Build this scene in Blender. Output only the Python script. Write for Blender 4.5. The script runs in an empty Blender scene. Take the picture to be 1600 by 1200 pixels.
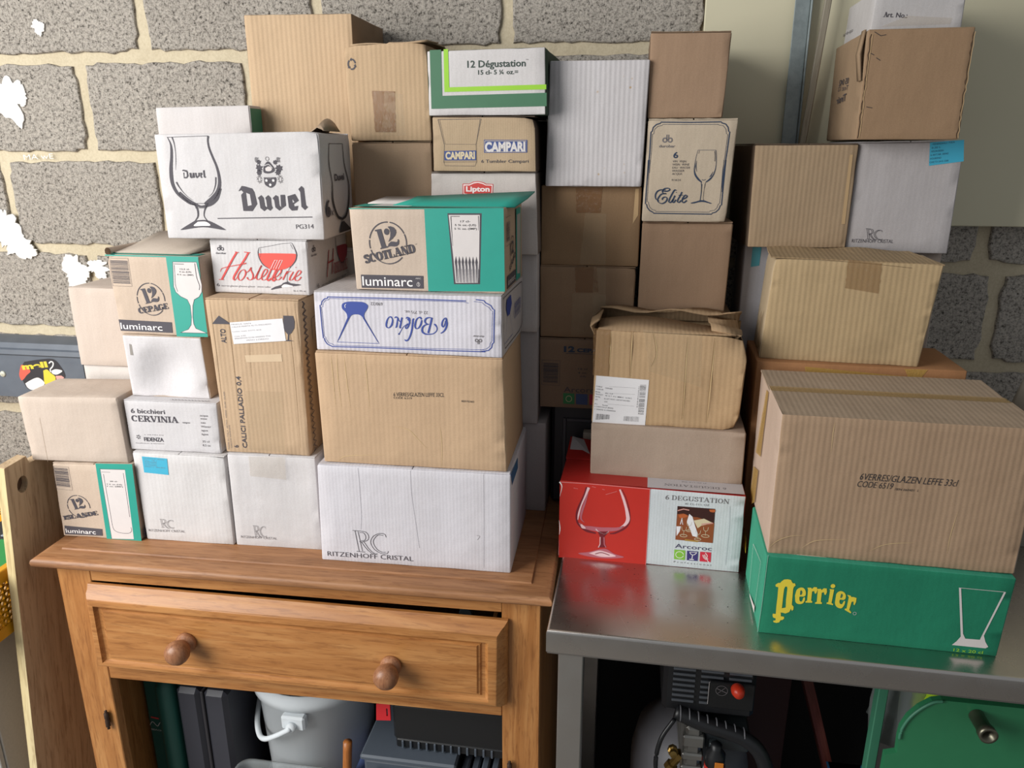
# Stacked boxes of glassware on an oak cabinet and a steel table in a garage.
import bpy, math, random
from mathutils import Vector, Matrix, noise
from mathutils.geometry import tessellate_polygon
S = bpy.context.scene
COL = S.collection
R = math.radians
rnd = random.Random(7)

# ------------------------------------------------------------------ camera
cam_d = bpy.data.cameras.new('camera'); cam = bpy.data.objects.new('camera', cam_d); COL.objects.link(cam)
cam.location = (0, 0, 1.6)
cam.rotation_euler = (R(90 - 17.27), 0, R(8.856))
cam_d.sensor_width = 36; cam_d.lens = 36 * 1192 / 1600
cam_d.clip_start = .02
S.camera = cam

# ------------------------------------------------------------------ world, lights, exposure
w = bpy.data.worlds.new('world'); S.world = w; w.use_nodes = True
w.node_tree.nodes['Background'].inputs[0].default_value = (.92, .96, 1, 1)
w.node_tree.nodes['Background'].inputs[1].default_value = .27
def area(name, loc, target, sx, sy, power, col):
    l = bpy.data.lights.new(name, 'AREA'); l.shape = 'RECTANGLE'; l.size = sx; l.size_y = sy; l.energy = power; l.color = col
    o = bpy.data.objects.new(name, l); COL.objects.link(o); o.location = loc
    o.rotation_euler = (Vector(target) - Vector(loc)).to_track_quat('-Z', 'Y').to_euler()
    return o
area('daylight_opening', (-1.95, -.2, 1.9), (-.6, 1.3, 1.05), 1.4, 1.7, 74, (1, .985, .955))
S.view_settings.view_transform = 'Standard'; S.view_settings.look = 'None'
S.view_settings.gamma = 1; S.view_settings.use_curve_mapping = False
S.view_settings.exposure = 0.15

# ------------------------------------------------------------------ materials
def lin(h):
    h = h.lstrip('#'); c = [int(h[i:i+2], 16) / 255 for i in (0, 2, 4)]
    return tuple(x / 12.92 if x <= .04045 else ((x + .055) / 1.055) ** 2.4 for x in c) + (1,)
MATS = {}
class NT:
    def __init__(s, name):
        s.m = bpy.data.materials.new(name); s.m.use_nodes = True; s.t = s.m.node_tree
        s.b = s.t.nodes['Principled BSDF']; s.l = s.t.links
        s.co = s.t.nodes.new('ShaderNodeTexCoord').outputs['Object']
    def n(s, k, **kw):
        x = s.t.nodes.new(k)
        for a, v in kw.items():
            if a in x.inputs: x.inputs[a].default_value = v
            else: setattr(x, a, v)
        return x
    def map(s, sc=(1, 1, 1), rot=(0, 0, 0)):
        x = s.n('ShaderNodeMapping'); x.inputs['Scale'].default_value = sc; x.inputs['Rotation'].default_value = rot
        s.l.new(s.co, x.inputs[0]); return x.outputs[0]
    def noise(s, scale, detail=4, rough=.6, vec=None, dist=0):
        x = s.n('ShaderNodeTexNoise', Scale=scale, Detail=detail, Roughness=rough, Distortion=dist)
        s.l.new(vec or s.co, x.inputs['Vector']); return x.outputs[0]
    def ramp(s, src, stops):
        x = s.n('ShaderNodeValToRGB'); e = x.color_ramp.elements
        while len(e) < len(stops): e.new(.5)
        for i, (p, c) in enumerate(stops): e[i].position = p; e[i].color = c if len(c) == 4 else (*c, 1)
        s.l.new(src, x.inputs[0]); return x.outputs[0]
    def mix(s, f, a, b, mode='MIX'):
        x = s.n('ShaderNodeMix', data_type='RGBA', blend_type=mode)
        for i, v in ((0, f), (6, a), (7, b)):
            if isinstance(v, (int, float)): x.inputs[i].default_value = v
            elif isinstance(v, tuple): x.inputs[i].default_value = v
            else: s.l.new(v, x.inputs[i])
        return x.outputs[2]
    def bump(s, hs):
        prev = None
        for h, st, d in hs:
            x = s.n('ShaderNodeBump', Strength=st, Distance=d); s.l.new(h, x.inputs['Height'])
            if prev: s.l.new(prev, x.inputs['Normal'])
            prev = x.outputs[0]
        s.l.new(prev, s.b.inputs['Normal'])
def flat(name, h, rough=.6, metal=0, spec=.5, coat=0):
    if name in MATS: return MATS[name]
    k = NT(name); k.b.inputs['Base Color'].default_value = lin(h); k.b.inputs['Roughness'].default_value = rough
    k.b.inputs['Metallic'].default_value = metal; k.b.inputs['Specular IOR Level'].default_value = spec
    v = k.noise(35, 3); c = lin(h)
    k.l.new(k.mix(v, tuple(x * .93 for x in c[:3]) + (1,), tuple(min(1, x * 1.06) for x in c[:3]) + (1,)), k.b.inputs['Base Color'])
    MATS[name] = k.m; return k.m
def card(h, rib=.35, pitch=.0075, axis='X', mottle=.14, name=None, spots=False, stain=.0):
    """corrugated board: paper mottling, flute ribs as fine relief"""
    key = name or 'card_%s_%s_%s_%s' % (h.strip('#'), rib, axis, stain)
    if key in MATS: return MATS[key]
    k = NT(key); c = lin(h)
    if c[0] > c[1] > c[2]:                       # kraft board: a touch greyer and pinker than the named tone
        lum = .3*c[0] + .59*c[1] + .11*c[2]; c = (lum + (c[0]-lum)*.86, (lum + (c[1]-lum)*.86)*.99, (lum + (c[2]-lum)*.86)*1.03, 1)
    dk = tuple(x * (1 - mottle) for x in c[:3]) + (1,); lt = tuple(min(1, x * (1 + mottle * .6)) for x in c[:3]) + (1,)
    big = k.noise(7, 4, .6); fib = k.noise(420, 3, .7)
    col = k.mix(big, dk, lt)
    fr = k.ramp(fib, [(.35, (.86, .85, .83)), (.62, (1.0, 1.0, 1.0))])
    col = k.mix(.55, col, fr, 'MULTIPLY')
    st = k.noise(1.0, 3, .6, k.map({'X': (38, 3, 2.0), 'Y': (3, 38, 2.0)}.get(axis, (38, 38, 2.0))))
    col = k.mix(.35, col, k.ramp(st, [(.3, (.90, .88, .86)), (.6, (1.0, 1.0, 1.0))]), 'MULTIPLY')
    if spots:
        v = k.n('ShaderNodeTexVoronoi', Scale=70.0); k.l.new(k.co, v.inputs['Vector'])
        m = k.ramp(v.outputs['Distance'], [(.10, (1, 1, 1)), (.2, (0, 0, 0))])
        g = k.ramp(k.noise(16, 3), [(.56, (0, 0, 0)), (.64, (1, 1, 1))])
        col = k.mix(k.mix(1.0, m, g, 'MULTIPLY'), col, lin('#a98a5e'))
    if stain:
        g = k.ramp(k.noise(9, 5), [(.52, (0, 0, 0)), (.7, (stain, stain, stain))])
        col = k.mix(g, col, tuple(x * .62 for x in c[:3]) + (1,))
    k.l.new(col, k.b.inputs['Base Color'])
    k.b.inputs['Roughness'].default_value = .82; k.b.inputs['Specular IOR Level'].default_value = .25
    wv = k.n('ShaderNodeTexWave', Scale=1 / pitch / 3.1831, Distortion=.35, Detail=1); wv.bands_direction = axis; wv.wave_profile = 'SIN'
    k.l.new(k.co, wv.inputs[0])
    k.bump([(wv.outputs[0], min(1, rib), .00042 if rib > .45 else .0003), (k.noise(12, 3, .5), .45, .008), (k.noise(90, 5, .65), .25, .0012)])
    MATS[key] = k.m; return k.m
def wood(name, c1, c2, c3, axis='X', scale=1.0, rough=.42):
    if name in MATS: return MATS[name]
    k = NT(name)
    st = {'X': (2.2, 26, 26), 'Y': (26, 2.2, 26), 'Z': (26, 26, 2.2)}[axis]
    v = k.map(tuple(q * scale for q in st))
    a = k.noise(1.0, 6, .62, v, 1.6)
    f = k.map(tuple(q * scale * 5 for q in st)); b = k.noise(1.6, 3, .7, f, .5)
    col = k.ramp(a, [(.30, lin(c1)), (.5, lin(c2)), (.68, lin(c3))])
    pores = k.ramp(b, [(.36, (.62, .55, .5)), (.5, (1, 1, 1))])
    col = k.mix(.7, col, pores, 'MULTIPLY')
    k.l.new(col, k.b.inputs['Base Color']); k.b.inputs['Roughness'].default_value = rough
    k.bump([(b, .25, .0006)])
    MATS[name] = k.m; return k.m
def steel(name='brushed_steel', c='#a8a6a6', rough=.3):
    if name in MATS: return MATS[name]
    k = NT(name); k.b.inputs['Metallic'].default_value = 1
    a = k.noise(1, 4, .6, k.map((3, 260, 260))); b = k.noise(9, 5, .6)
    k.l.new(k.mix(b, lin(c), tuple(x * .72 for x in lin(c)[:3]) + (1,)), k.b.inputs['Base Color'])
    k.l.new(k.ramp(b, [(.3, (rough * .8,) * 3), (.7, (rough * 1.35,) * 3)]), k.b.inputs['Roughness'])
    k.bump([(a, .12, .0003), (k.noise(6, 2), .1, .004)])
    MATS[name] = k.m; return k.m
def block_mat():
    k = NT('aggregate_block')
    n1 = k.noise(130, 7, .82); n3 = k.noise(300, 3, .7); n2 = k.noise(4, 4, .6)
    vo = k.n('ShaderNodeTexVoronoi', Scale=150.0); k.l.new(k.noise(40, 2), vo.inputs['Randomness']); k.l.new(k.co, vo.inputs['Vector'])
    base = k.mix(n2, lin('#bdb6ad'), lin('#d6cfc5'))
    pits = k.ramp(n1, [(.38, (.10, .095, .09)), (.45, (.66, .65, .64)), (.52, (.92, .91, .90)), (.66, (1.12, 1.1, 1.08))])
    col = k.mix(1.0, base, pits, 'MULTIPLY')
    col = k.mix(.8, col, k.ramp(n3, [(.38, (.55, .54, .53)), (.5, (1, 1, 1))]), 'MULTIPLY')
    k.l.new(col, k.b.inputs['Base Color']); k.b.inputs['Roughness'].default_value = .95; k.b.inputs['Specular IOR Level'].default_value = .1
    k.bump([(n1, 1.0, .005), (n3, .6, .002)])
    return k.m
def mortar_mat():
    k = NT('sand_mortar')
    col = k.mix(k.noise(6, 5, .65), lin('#b3a68d'), lin('#d0c5ac'))
    col = k.mix(.5, col, k.ramp(k.noise(220, 4, .7), [(.35, (.75, .73, .7)), (.6, (1, 1, 1))]), 'MULTIPLY')
    k.l.new(col, k.b.inputs['Base Color']); k.b.inputs['Roughness'].default_value = .95; k.b.inputs['Specular IOR Level'].default_value = .1
    k.bump([(k.noise(25, 5, .6), .6, .006), (k.noise(260, 3), .4, .001)])
    return k.m
def translucent(name, h, alpha=.5, rough=.3, tr=.6):
    if name in MATS: return MATS[name]
    k = NT(name); k.b.inputs['Base Color'].default_value = lin(h); k.b.inputs['Roughness'].default_value = rough
    k.b.inputs['Transmission Weight'].default_value = tr; k.b.inputs['IOR'].default_value = 1.12
    k.b.inputs['Alpha'].default_value = alpha
    MATS[name] = k.m; return k.m
def tape_mat(name, h, alpha=.55):
    if name in MATS: return MATS[name]
    k = NT(name); k.b.inputs['Base Color'].default_value = lin(h); k.b.inputs['Roughness'].default_value = .22
    k.b.inputs['Alpha'].default_value = alpha
    k.bump([(k.noise(120, 4, .7, None, 2.0), .7, .0015)])
    MATS[name] = k.m; return k.m

INK = flat('ink_dark', '#47434a', .7); BLK = flat('ink_black', '#2c2a2e', .7); TEAL = flat('ink_teal', '#1f9484', .55)
GREYP = flat('ink_pale_grey', '#cfc8c6', .7); BLUE = flat('ink_blue', '#2f4490', .6); NAVY = flat('ink_navy', '#22344f', .6)
RED = flat('ink_red', '#c8403c', .6); WINE = flat('ink_wine', '#dc4a3e', .6); WHITE = flat('ink_white', '#ece8e6', .6)
YEL = flat('ink_yellow', '#dcc83c', .6); FOREST = flat('ink_forest', '#3c6b4e', .6); LIME = flat('ink_lime', '#8fc22e', .6)
STICK = flat('sticker_blue', '#3fa6c4', .5); MUD = flat('ink_mid_grey', '#6f6a6d', .7); PINK = flat('ink_pink', '#d98c8c', .5)
PAPER = flat('label_paper', '#dcdadc', .45); GOLD = flat('ink_gold', '#9c7433', .5); EMB = flat('ink_cream', '#cdbb9c', .6)

# ------------------------------------------------------------------ mesh helpers
def obj(name, verts, faces, mats, parent=None, mi=None, smooth=False, loc=None, rz=0):
    me = bpy.data.meshes.new(name); me.from_pydata([tuple(v) for v in verts], [], faces)
    for m in (mats if isinstance(mats, (list, tuple)) else [mats]): me.materials.append(m)
    if mi:
        for p, i in zip(me.polygons, mi): p.material_index = i
    if smooth:
        for p in me.polygons: p.use_smooth = True
    me.validate(); me.update()
    o = bpy.data.objects.new(name, me); COL.objects.link(o)
    if parent: o.parent = parent
    if loc: o.location = loc
    if rz: o.rotation_euler[2] = rz
    return o
def empty(name, loc, rz=0):
    o = bpy.data.objects.new(name, None); COL.objects.link(o); o.location = loc; o.rotation_euler[2] = rz; o.empty_display_size = .05
    return o
def tag(o, label=None, cat=None, group=None, kind=None):
    if label: o['label'] = label
    if cat: o['category'] = cat
    if group: o['group'] = group
    if kind: o['kind'] = kind
    return o
class MB:
    """collects shapes into one mesh"""
    def __init__(s): s.v = []; s.f = []; s.mi = []
    def add(s, vs, fs, m=0):
        b = len(s.v); s.v += [tuple(v) for v in vs]; s.f += [tuple(b + i for i in f) for f in fs]; s.mi += [m] * len(fs); return s
    def box(s, a, b, m=0, c=.0015, M=None):
        x0, y0, z0 = a; x1, y1, z1 = b; c = min(c, (x1-x0)*.3, (y1-y0)*.3, (z1-z0)*.3); vs = []; idx = {}
        for ix in (0, 1):
            for iy in (0, 1):
                for iz in (0, 1):
                    p = ((x0, x1)[ix], (y0, y1)[iy], (z0, z1)[iz]); sg = (1 - 2*ix, 1 - 2*iy, 1 - 2*iz)
                    for ax in range(3):
                        q = [p[i] + (0 if i == ax else sg[i]*c) for i in range(3)]
                        idx[(ix, iy, iz, ax)] = len(vs); vs.append(q)
        fs = []
        for ax in range(3):
            o1, o2 = [i for i in range(3) if i != ax]
            for sd in (0, 1):
                l = []
                for u, v in ((0, 0), (1, 0), (1, 1), (0, 1)):
                    k = [0, 0, 0]; k[ax] = sd; k[o1] = u; k[o2] = v; l.append(idx[(*k, ax)])
                fs.append(l if (sd == 1) ^ (ax == 1) else l[::-1])
        for ax in range(3):           # edges along ax
            o1, o2 = [i for i in range(3) if i != ax]
            for u in (0, 1):
                for v in (0, 1):
                    k0 = [0]*3; k0[o1] = u; k0[o2] = v; k1 = list(k0); k1[ax] = 1
                    q = [idx[(*k0, o1)], idx[(*k0, o2)], idx[(*k1, o2)], idx[(*k1, o1)]]
                    fs.append(q if (u ^ v) ^ (ax == 1) else q[::-1])
        for ix in (0, 1):
            for iy in (0, 1):
                for iz in (0, 1):
                    q = [idx[(ix, iy, iz, a_)] for a_ in range(3)]
                    fs.append(q if (ix + iy + iz) % 2 else q[::-1])
        if M is not None: vs = [M @ Vector(v) for v in vs]
        return s.add(vs, fs, m)
    def loft(s, rings, m=0, cap=True, closed=True):
        n = len(rings[0]); b = len(s.v); s.v += [tuple(p) for r in rings for p in r]
        for i in range(len(rings) - 1):
            for j in range(n if closed else n - 1):
                k = (j + 1) % n; s.f.append((b+i*n+j, b+i*n+k, b+(i+1)*n+k, b+(i+1)*n+j)); s.mi.append(m)
        if cap:
            s.f.append(tuple(b + j for j in reversed(range(n)))); s.mi.append(m)
            s.f.append(tuple(b + (len(rings)-1)*n + j for j in range(n))); s.mi.append(m)
        return s
    def lathe(s, prof, n=32, M=None, m=0, cap=True):
        """prof = (radius, height) around local z"""
        rings = []
        for r, z in prof:
            rings.append([(M or Matrix()) @ Vector((r*math.cos(2*math.pi*i/n), r*math.sin(2*math.pi*i/n), z)) for i in range(n)])
        return s.loft(rings, m, cap)
    def tube(s, pts, r, n=10, m=0, smooth=True):
        P = [Vector(p) for p in (catmull(pts, 8) if smooth and len(pts) > 2 else pts)]; rings = []
        rr = r if isinstance(r, (list, tuple)) else None
        up = Vector((0, 0, 1))
        for i, p in enumerate(P):
            t = (P[min(i+1, len(P)-1)] - P[max(i-1, 0)]).normalized()
            a = t.cross(up)
            if a.length < .1: a = t.cross(Vector((1, 0, 0)))
            a.normalize(); bb = a.cross(t)
            q = rr[min(len(rr)-1, int(i/(len(P)-1)*(len(rr)-1)+.5))] if rr else r
            rings.append([p + a*q*math.cos(2*math.pi*j/n) + bb*q*math.sin(2*math.pi*j/n) for j in range(n)])
        return s.loft(rings, m)
    def prism(s, poly, fn, d0, d1, m=0, holes=()):
        """polygon in a plane extruded between d0 and d1; fn(u, v, d) gives the 3D point"""
        loops = [list(poly)] + [list(h) for h in holes]
        flat_ = [p for l in loops for p in l]; tri = tessellate_polygon([[Vector((p[0], p[1], 0)) for p in l] for l in loops])
        n = len(flat_); vs = [fn(p[0], p[1], d0) for p in flat_] + [fn(p[0], p[1], d1) for p in flat_]
        fs = [tuple(t) for t in tri] + [tuple(n + i for i in reversed(t)) for t in tri]; k = 0
        for l in loops:
            for i in range(len(l)):
                j = (i + 1) % len(l); fs.append((k+i, k+j, n+k+j, n+k+i))
            k += len(l)
        return s.add(vs, fs, m)
    def build(s, name, mats, parent=None, smooth=False, loc=None, rz=0):
        return obj(name, s.v, s.f, mats, parent, s.mi, smooth, loc, rz)
def smooth_by_angle(o, ang=35):
    me = o.data
    for p in me.polygons: p.use_smooth = True
    try: me.set_sharp_from_angle(angle=R(ang))
    except Exception: pass
    return o
def catmull(pts, n=8):
    P = [Vector(p) for p in pts]; out = []
    for i in range(len(P) - 1):
        a = P[i-1] if i else P[0]*2 - P[1]; b, c = P[i], P[i+1]; d = P[i+2] if i + 2 < len(P) else P[-1]*2 - P[-2]
        for k in range(n):
            t = k / n
            out.append(.5*((2*b) + (c - a)*t + (2*a - 5*b + 4*c - d)*t*t + (3*b - a - 3*c + d)*t**3))
    out.append(P[-1]); return out
def ell(cx, cy, rx, ry, a0=0, a1=360, n=28):
    return [(cx + rx*math.cos(R(a0 + (a1-a0)*i/n)), cy + ry*math.sin(R(a0 + (a1-a0)*i/n))) for i in range(n + 1)]
# ------------------------------------------------------------------ print on faces
_T = {}
def glyphs(s, bold=0, shear=0):
    key = (s, bold, shear)
    if key in _T: return _T[key]
    c = bpy.data.curves.new('t', 'FONT'); c.body = s; c.size = 1; c.shear = shear; c.offset = bold; c.resolution_u = 2 if len(s) > 12 else 4
    o = bpy.data.objects.new('t', c); COL.objects.link(o); bpy.context.view_layer.update()
    dg = bpy.context.evaluated_depsgraph_get(); me = bpy.data.meshes.new_from_object(o.evaluated_get(dg))
    vs = [(v.co.x, v.co.y) for v in me.vertices]; fs = [tuple(p.vertices) for p in me.polygons]
    bpy.data.objects.remove(o); bpy.data.curves.remove(c); bpy.data.meshes.remove(me)
    if not vs: vs = [(0, 0), (1, 0), (0, 1)]; fs = [(0, 1, 2)]
    _T[key] = (vs, fs); return _T[key]
def W_(a, b, thick, thin):
    d = Vector(b) - Vector(a)
    return thin + (thick - thin) * abs(d.y) / (d.length + 1e-9)
SER = {  # roman capitals as pen strokes on a unit-high grid: n thin, k thick, c curve by pen, f serif
 'A': (.98, [('n', [(.12, 0), (.47, 1)]), ('k', [(.45, 1), (.82, 0)]), ('n', [(.24, .34), (.70, .34)]), ('f', (.12, 0)), ('f', (.82, 0))]),
 'C': (.9, [('c', ell(.47, .5, .34, .45, 48, 312)), ('n', [(.76, .66), (.76, .95)])]),
 'D': (.95, [('k', [(.2, 0), (.2, 1)]), ('c', [(.15, .96), (.45, .95), (.68, .82), (.76, .5), (.68, .18), (.45, .05), (.15, .04)]), ('f', (.2, 0)), ('f', (.2, 1))]),
 'E': (.85, [('k', [(.2, 0), (.2, 1)]), ('n', [(.1, .96), (.7, .96)]), ('n', [(.2, .5), (.55, .5)]), ('n', [(.1, .04), (.74, .04)]), ('n', [(.7, .7), (.7, 1)]), ('n', [(.74, 0), (.74, .3)]), ('n', [(.55, .38), (.55, .62)])]),
 'G': (.98, [('c', ell(.47, .5, .34, .45, 48, 340)), ('n', [(.76, .68), (.76, .95)]), ('k', [(.78, .08), (.78, .42)]), ('n', [(.6, .42), (.9, .42)])]),
 'H': (1., [('k', [(.2, 0), (.2, 1)]), ('k', [(.8, 0), (.8, 1)]), ('n', [(.2, .5), (.8, .5)]), ('f', (.2, 0)), ('f', (.2, 1)), ('f', (.8, 0)), ('f', (.8, 1))]),
 'I': (.46, [('k', [(.23, 0), (.23, 1)]), ('f', (.23, 0)), ('f', (.23, 1))]),
 'L': (.82, [('k', [(.2, 0), (.2, 1)]), ('n', [(.1, .04), (.7, .04)]), ('n', [(.72, 0), (.72, .34)]), ('f', (.2, 1))]),
 'N': (1.02, [('n', [(.17, 0), (.17, 1)]), ('k', [(.17, 1), (.82, 0)]), ('n', [(.84, 0), (.84, 1)]), ('f', (.17, 0)), ('f', (.84, 1))]),
 'O': (.96, [('c', ell(.48, .5, .35, .45, 0, 360))]),
 'P': (.85, [('k', [(.2, 0), (.2, 1)]), ('c', [(.15, .96), (.5, .95), (.68, .8), (.68, .62), (.5, .47), (.2, .46)]), ('f', (.2, 0)), ('f', (.2, 1))]),
 'R': (.95, [('k', [(.2, 0), (.2, 1)]), ('c', [(.15, .96), (.5, .95), (.68, .8), (.68, .65), (.5, .5), (.2, .49)]), ('k', [(.45, .48), (.8, .02)]), ('f', (.2, 0)), ('f', (.2, 1)), ('f', (.84, 0))]),
 'S': (.76, [('c', [(.6, .74), (.5, .93), (.34, .96), (.17, .84), (.18, .66), (.4, .52), (.6, .38), (.6, .16), (.42, .04), (.24, .07), (.13, .26)]), ('n', [(.62, .7), (.62, .97)]), ('n', [(.12, .03), (.12, .3)])]),
 'T': (.85, [('k', [(.42, 0), (.42, 1)]), ('n', [(.08, .96), (.76, .96)]), ('n', [(.1, .72), (.1, 1)]), ('n', [(.75, .72), (.75, 1)]), ('f', (.42, 0))]),
 'U': (.98, [('k', [(.2, 1), (.2, .3)]), ('c', [(.2, .4), (.24, .12), (.48, .04), (.74, .12), (.78, .4)]), ('n', [(.79, .3), (.79, 1)]), ('f', (.2, 1)), ('f', (.79, 1))]),
 'V': (.95, [('k', [(.12, 1), (.47, 0)]), ('n', [(.48, 0), (.82, 1)]), ('f', (.12, 1)), ('f', (.82, 1))]),
 'Z': (.85, [('n', [(.12, .96), (.7, .96)]), ('k', [(.68, .94), (.14, .06)]), ('n', [(.1, .04), (.74, .04)])]),
 '6': (.7, [('c', [(.56, .92), (.3, .78), (.13, .4), (.2, .1), (.36, .03), (.54, .16), (.55, .38), (.38, .52), (.18, .42)])]),
 '1': (.5, [('k', [(.25, 0), (.25, 1)]), ('f', (.25, 0)), ('n', [(.06, .8), (.25, .98)])]),
 '2': (.7, [('c', [(.12, .72), (.2, .92), (.4, .95), (.56, .75), (.5, .5), (.14, .06)]), ('k', [(.12, .06), (.6, .06)])]),
 ' ': (.4, []), '-': (.5, [('n', [(.1, .5), (.4, .5)])]),
}
class Face:
    """a plane of a thing to print on: origin, across, up and outward normal in the thing's frame (millimetres)"""
    def __init__(s, root, o, ux, uz, n, gap=.45):
        s.root = root; s.o = Vector(o); s.ux = Vector(ux); s.uz = Vector(uz); s.n = Vector(n); s.b = {}; s.gap = gap; s.labels = {}
    def P(s, u, v, l=0): return s.o + s.ux*u/1000 + s.uz*v/1000 + s.n*(s.gap + .12*l)/1000
    def _b(s, name):
        return s.b.setdefault(name, (MB(), []))
    def raw(s, name, mat, vs, fs, l=0):
        mb, ms = s._b(name)
        if mat not in ms: ms.append(mat)
        mb.add([s.P(u, v, l) for u, v in vs], fs, ms.index(mat)); return s
    def poly(s, name, mat, pts, l=0, holes=()):
        loops = [list(pts)] + [list(h) for h in holes]
        t = tessellate_polygon([[Vector((p[0], p[1], 0)) for p in q] for q in loops])
        return s.raw(name, mat, [p for q in loops for p in q], [tuple(i) for i in t], l)
    def spoly(s, name, mat, pts, l=0):
        return s.poly(name, mat, [tuple(p) for p in catmull([(a, b, 0) for a, b in list(pts) + [pts[0]]], 5)][:-1] and [(p[0], p[1]) for p in catmull([(a, b, 0) for a, b in list(pts) + [pts[0]]], 5)[:-1]], l)
    def stroke(s, name, mat, pts, w, l=0, smooth=True, closed=False):
        P = [Vector((a, b, 0)) for a, b in pts]
        if closed: P.append(P[0])
        if smooth and len(P) > 2: P = catmull(P, 6)
        n = len(P); vs = []
        for i, p in enumerate(P):
            t = P[min(i+1, n-1)] - P[max(i-1, 0)]
            if closed and i in (0, n-1): t = P[1] - P[n-2]
            if t.length < 1e-6: t = Vector((1, 0, 0))
            t.normalize(); q = Vector((-t.y, t.x, 0)); f = i/(n-1)
            if callable(w): ww = w(t)
            elif isinstance(w, (list, tuple)):
                g = f*(len(w)-1); k = min(int(g), len(w)-2); ww = w[k] + (w[k+1]-w[k])*(g-k)
            else: ww = w
            a = p + q*ww/2; b = p - q*ww/2; vs += [(a.x, a.y), (b.x, b.y)]
        return s.raw(name, mat, vs, [(2*i, 2*i+1, 2*i+3, 2*i+2) for i in range(n-1)], l)
    def line(s, name, mat, pts, w, l=0): return s.stroke(name, mat, pts, w, l, False)
    def text(s, name, mat, t, pp, h, bold=0, shear=0, l=1):
        """text whose baseline runs between the two points pp, capitals h high"""
        vs, fs = glyphs(t, bold, shear); x0 = min(v[0] for v in vs); x1 = max(v[0] for v in vs)
        a = Vector(pp[0]); d = Vector(pp[1]) - a; up = Vector((-d.y, d.x)).normalized(); kx = d/(x1 - x0 + 1e-9); ky = up*h/.72
        q = [a + kx*(x-x0) + ky*y for x, y in vs]
        return s.raw(name, mat, [(p.x, p.y) for p in q], fs, l)
    def serif(s, name, mat, t, pp, h, thick=.2, thin=.07, l=1):
        a = Vector(pp[0]); d = Vector(pp[1]) - a; up = Vector((-d.y, d.x)).normalized()*h
        tot = sum(SER.get(c, SER['I'])[0] for c in t); kx = d/tot; x = 0; sx = d.length/tot
        for c in t:
            wd, its = SER.get(c, SER['I'])
            Q = lambda p: tuple(a + kx*(x + p[0]) + up*p[1])
            for k, p in its:
                if k == 'f':
                    s.line(name, mat, [Q((p[0]-thick*.5-.13, p[1] + (thin/2 if p[1] < .5 else -thin/2))), Q((p[0]+thick*.5+.13, p[1] + (thin/2 if p[1] < .5 else -thin/2)))], thin*h, l)
                elif k == 'c':
                    m_ = (sx + h)/2
                    s.stroke(name, mat, [Q(z) for z in p], lambda tt: m_*thin + (sx*thick - m_*thin)*abs(tt.dot(up.to_3d().normalized()))**1.3, l, len(p) < 20)
                else: s.line(name, mat, [Q(z) for z in p], (thick*sx if k == 'k' else thin*(sx+h)/2), l)
            x += wd
        return s
    def bars(s, name, mat, quad, seed=1, n=26, l=1, vertical=False):
        """bar code inside a quad given tl, tr, br, bl"""
        q = [Vector(p) for p in quad]; r = random.Random(seed); t = .0
        while t < 1:
            w_ = r.choice((.012, .02, .03)); t2 = min(1, t + w_)
            if vertical: c = [q[0].lerp(q[1], t), q[0].lerp(q[1], t2), q[3].lerp(q[2], t2), q[3].lerp(q[2], t)]
            else: c = [q[0].lerp(q[3], t), q[1].lerp(q[2], t), q[1].lerp(q[2], t2), q[0].lerp(q[3], t2)]
            s.raw(name, mat, [(p.x, p.y) for p in c], [(0, 1, 2, 3)], l); t = t2 + r.choice((.012, .018, .028))
        return s
    def done(s):
        for name, (mb, ms) in s.b.items():
            o = mb.build(name, ms, s.root)
            if name in s.labels: o['label'] = s.labels[name]
        s.b = {}

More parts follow.
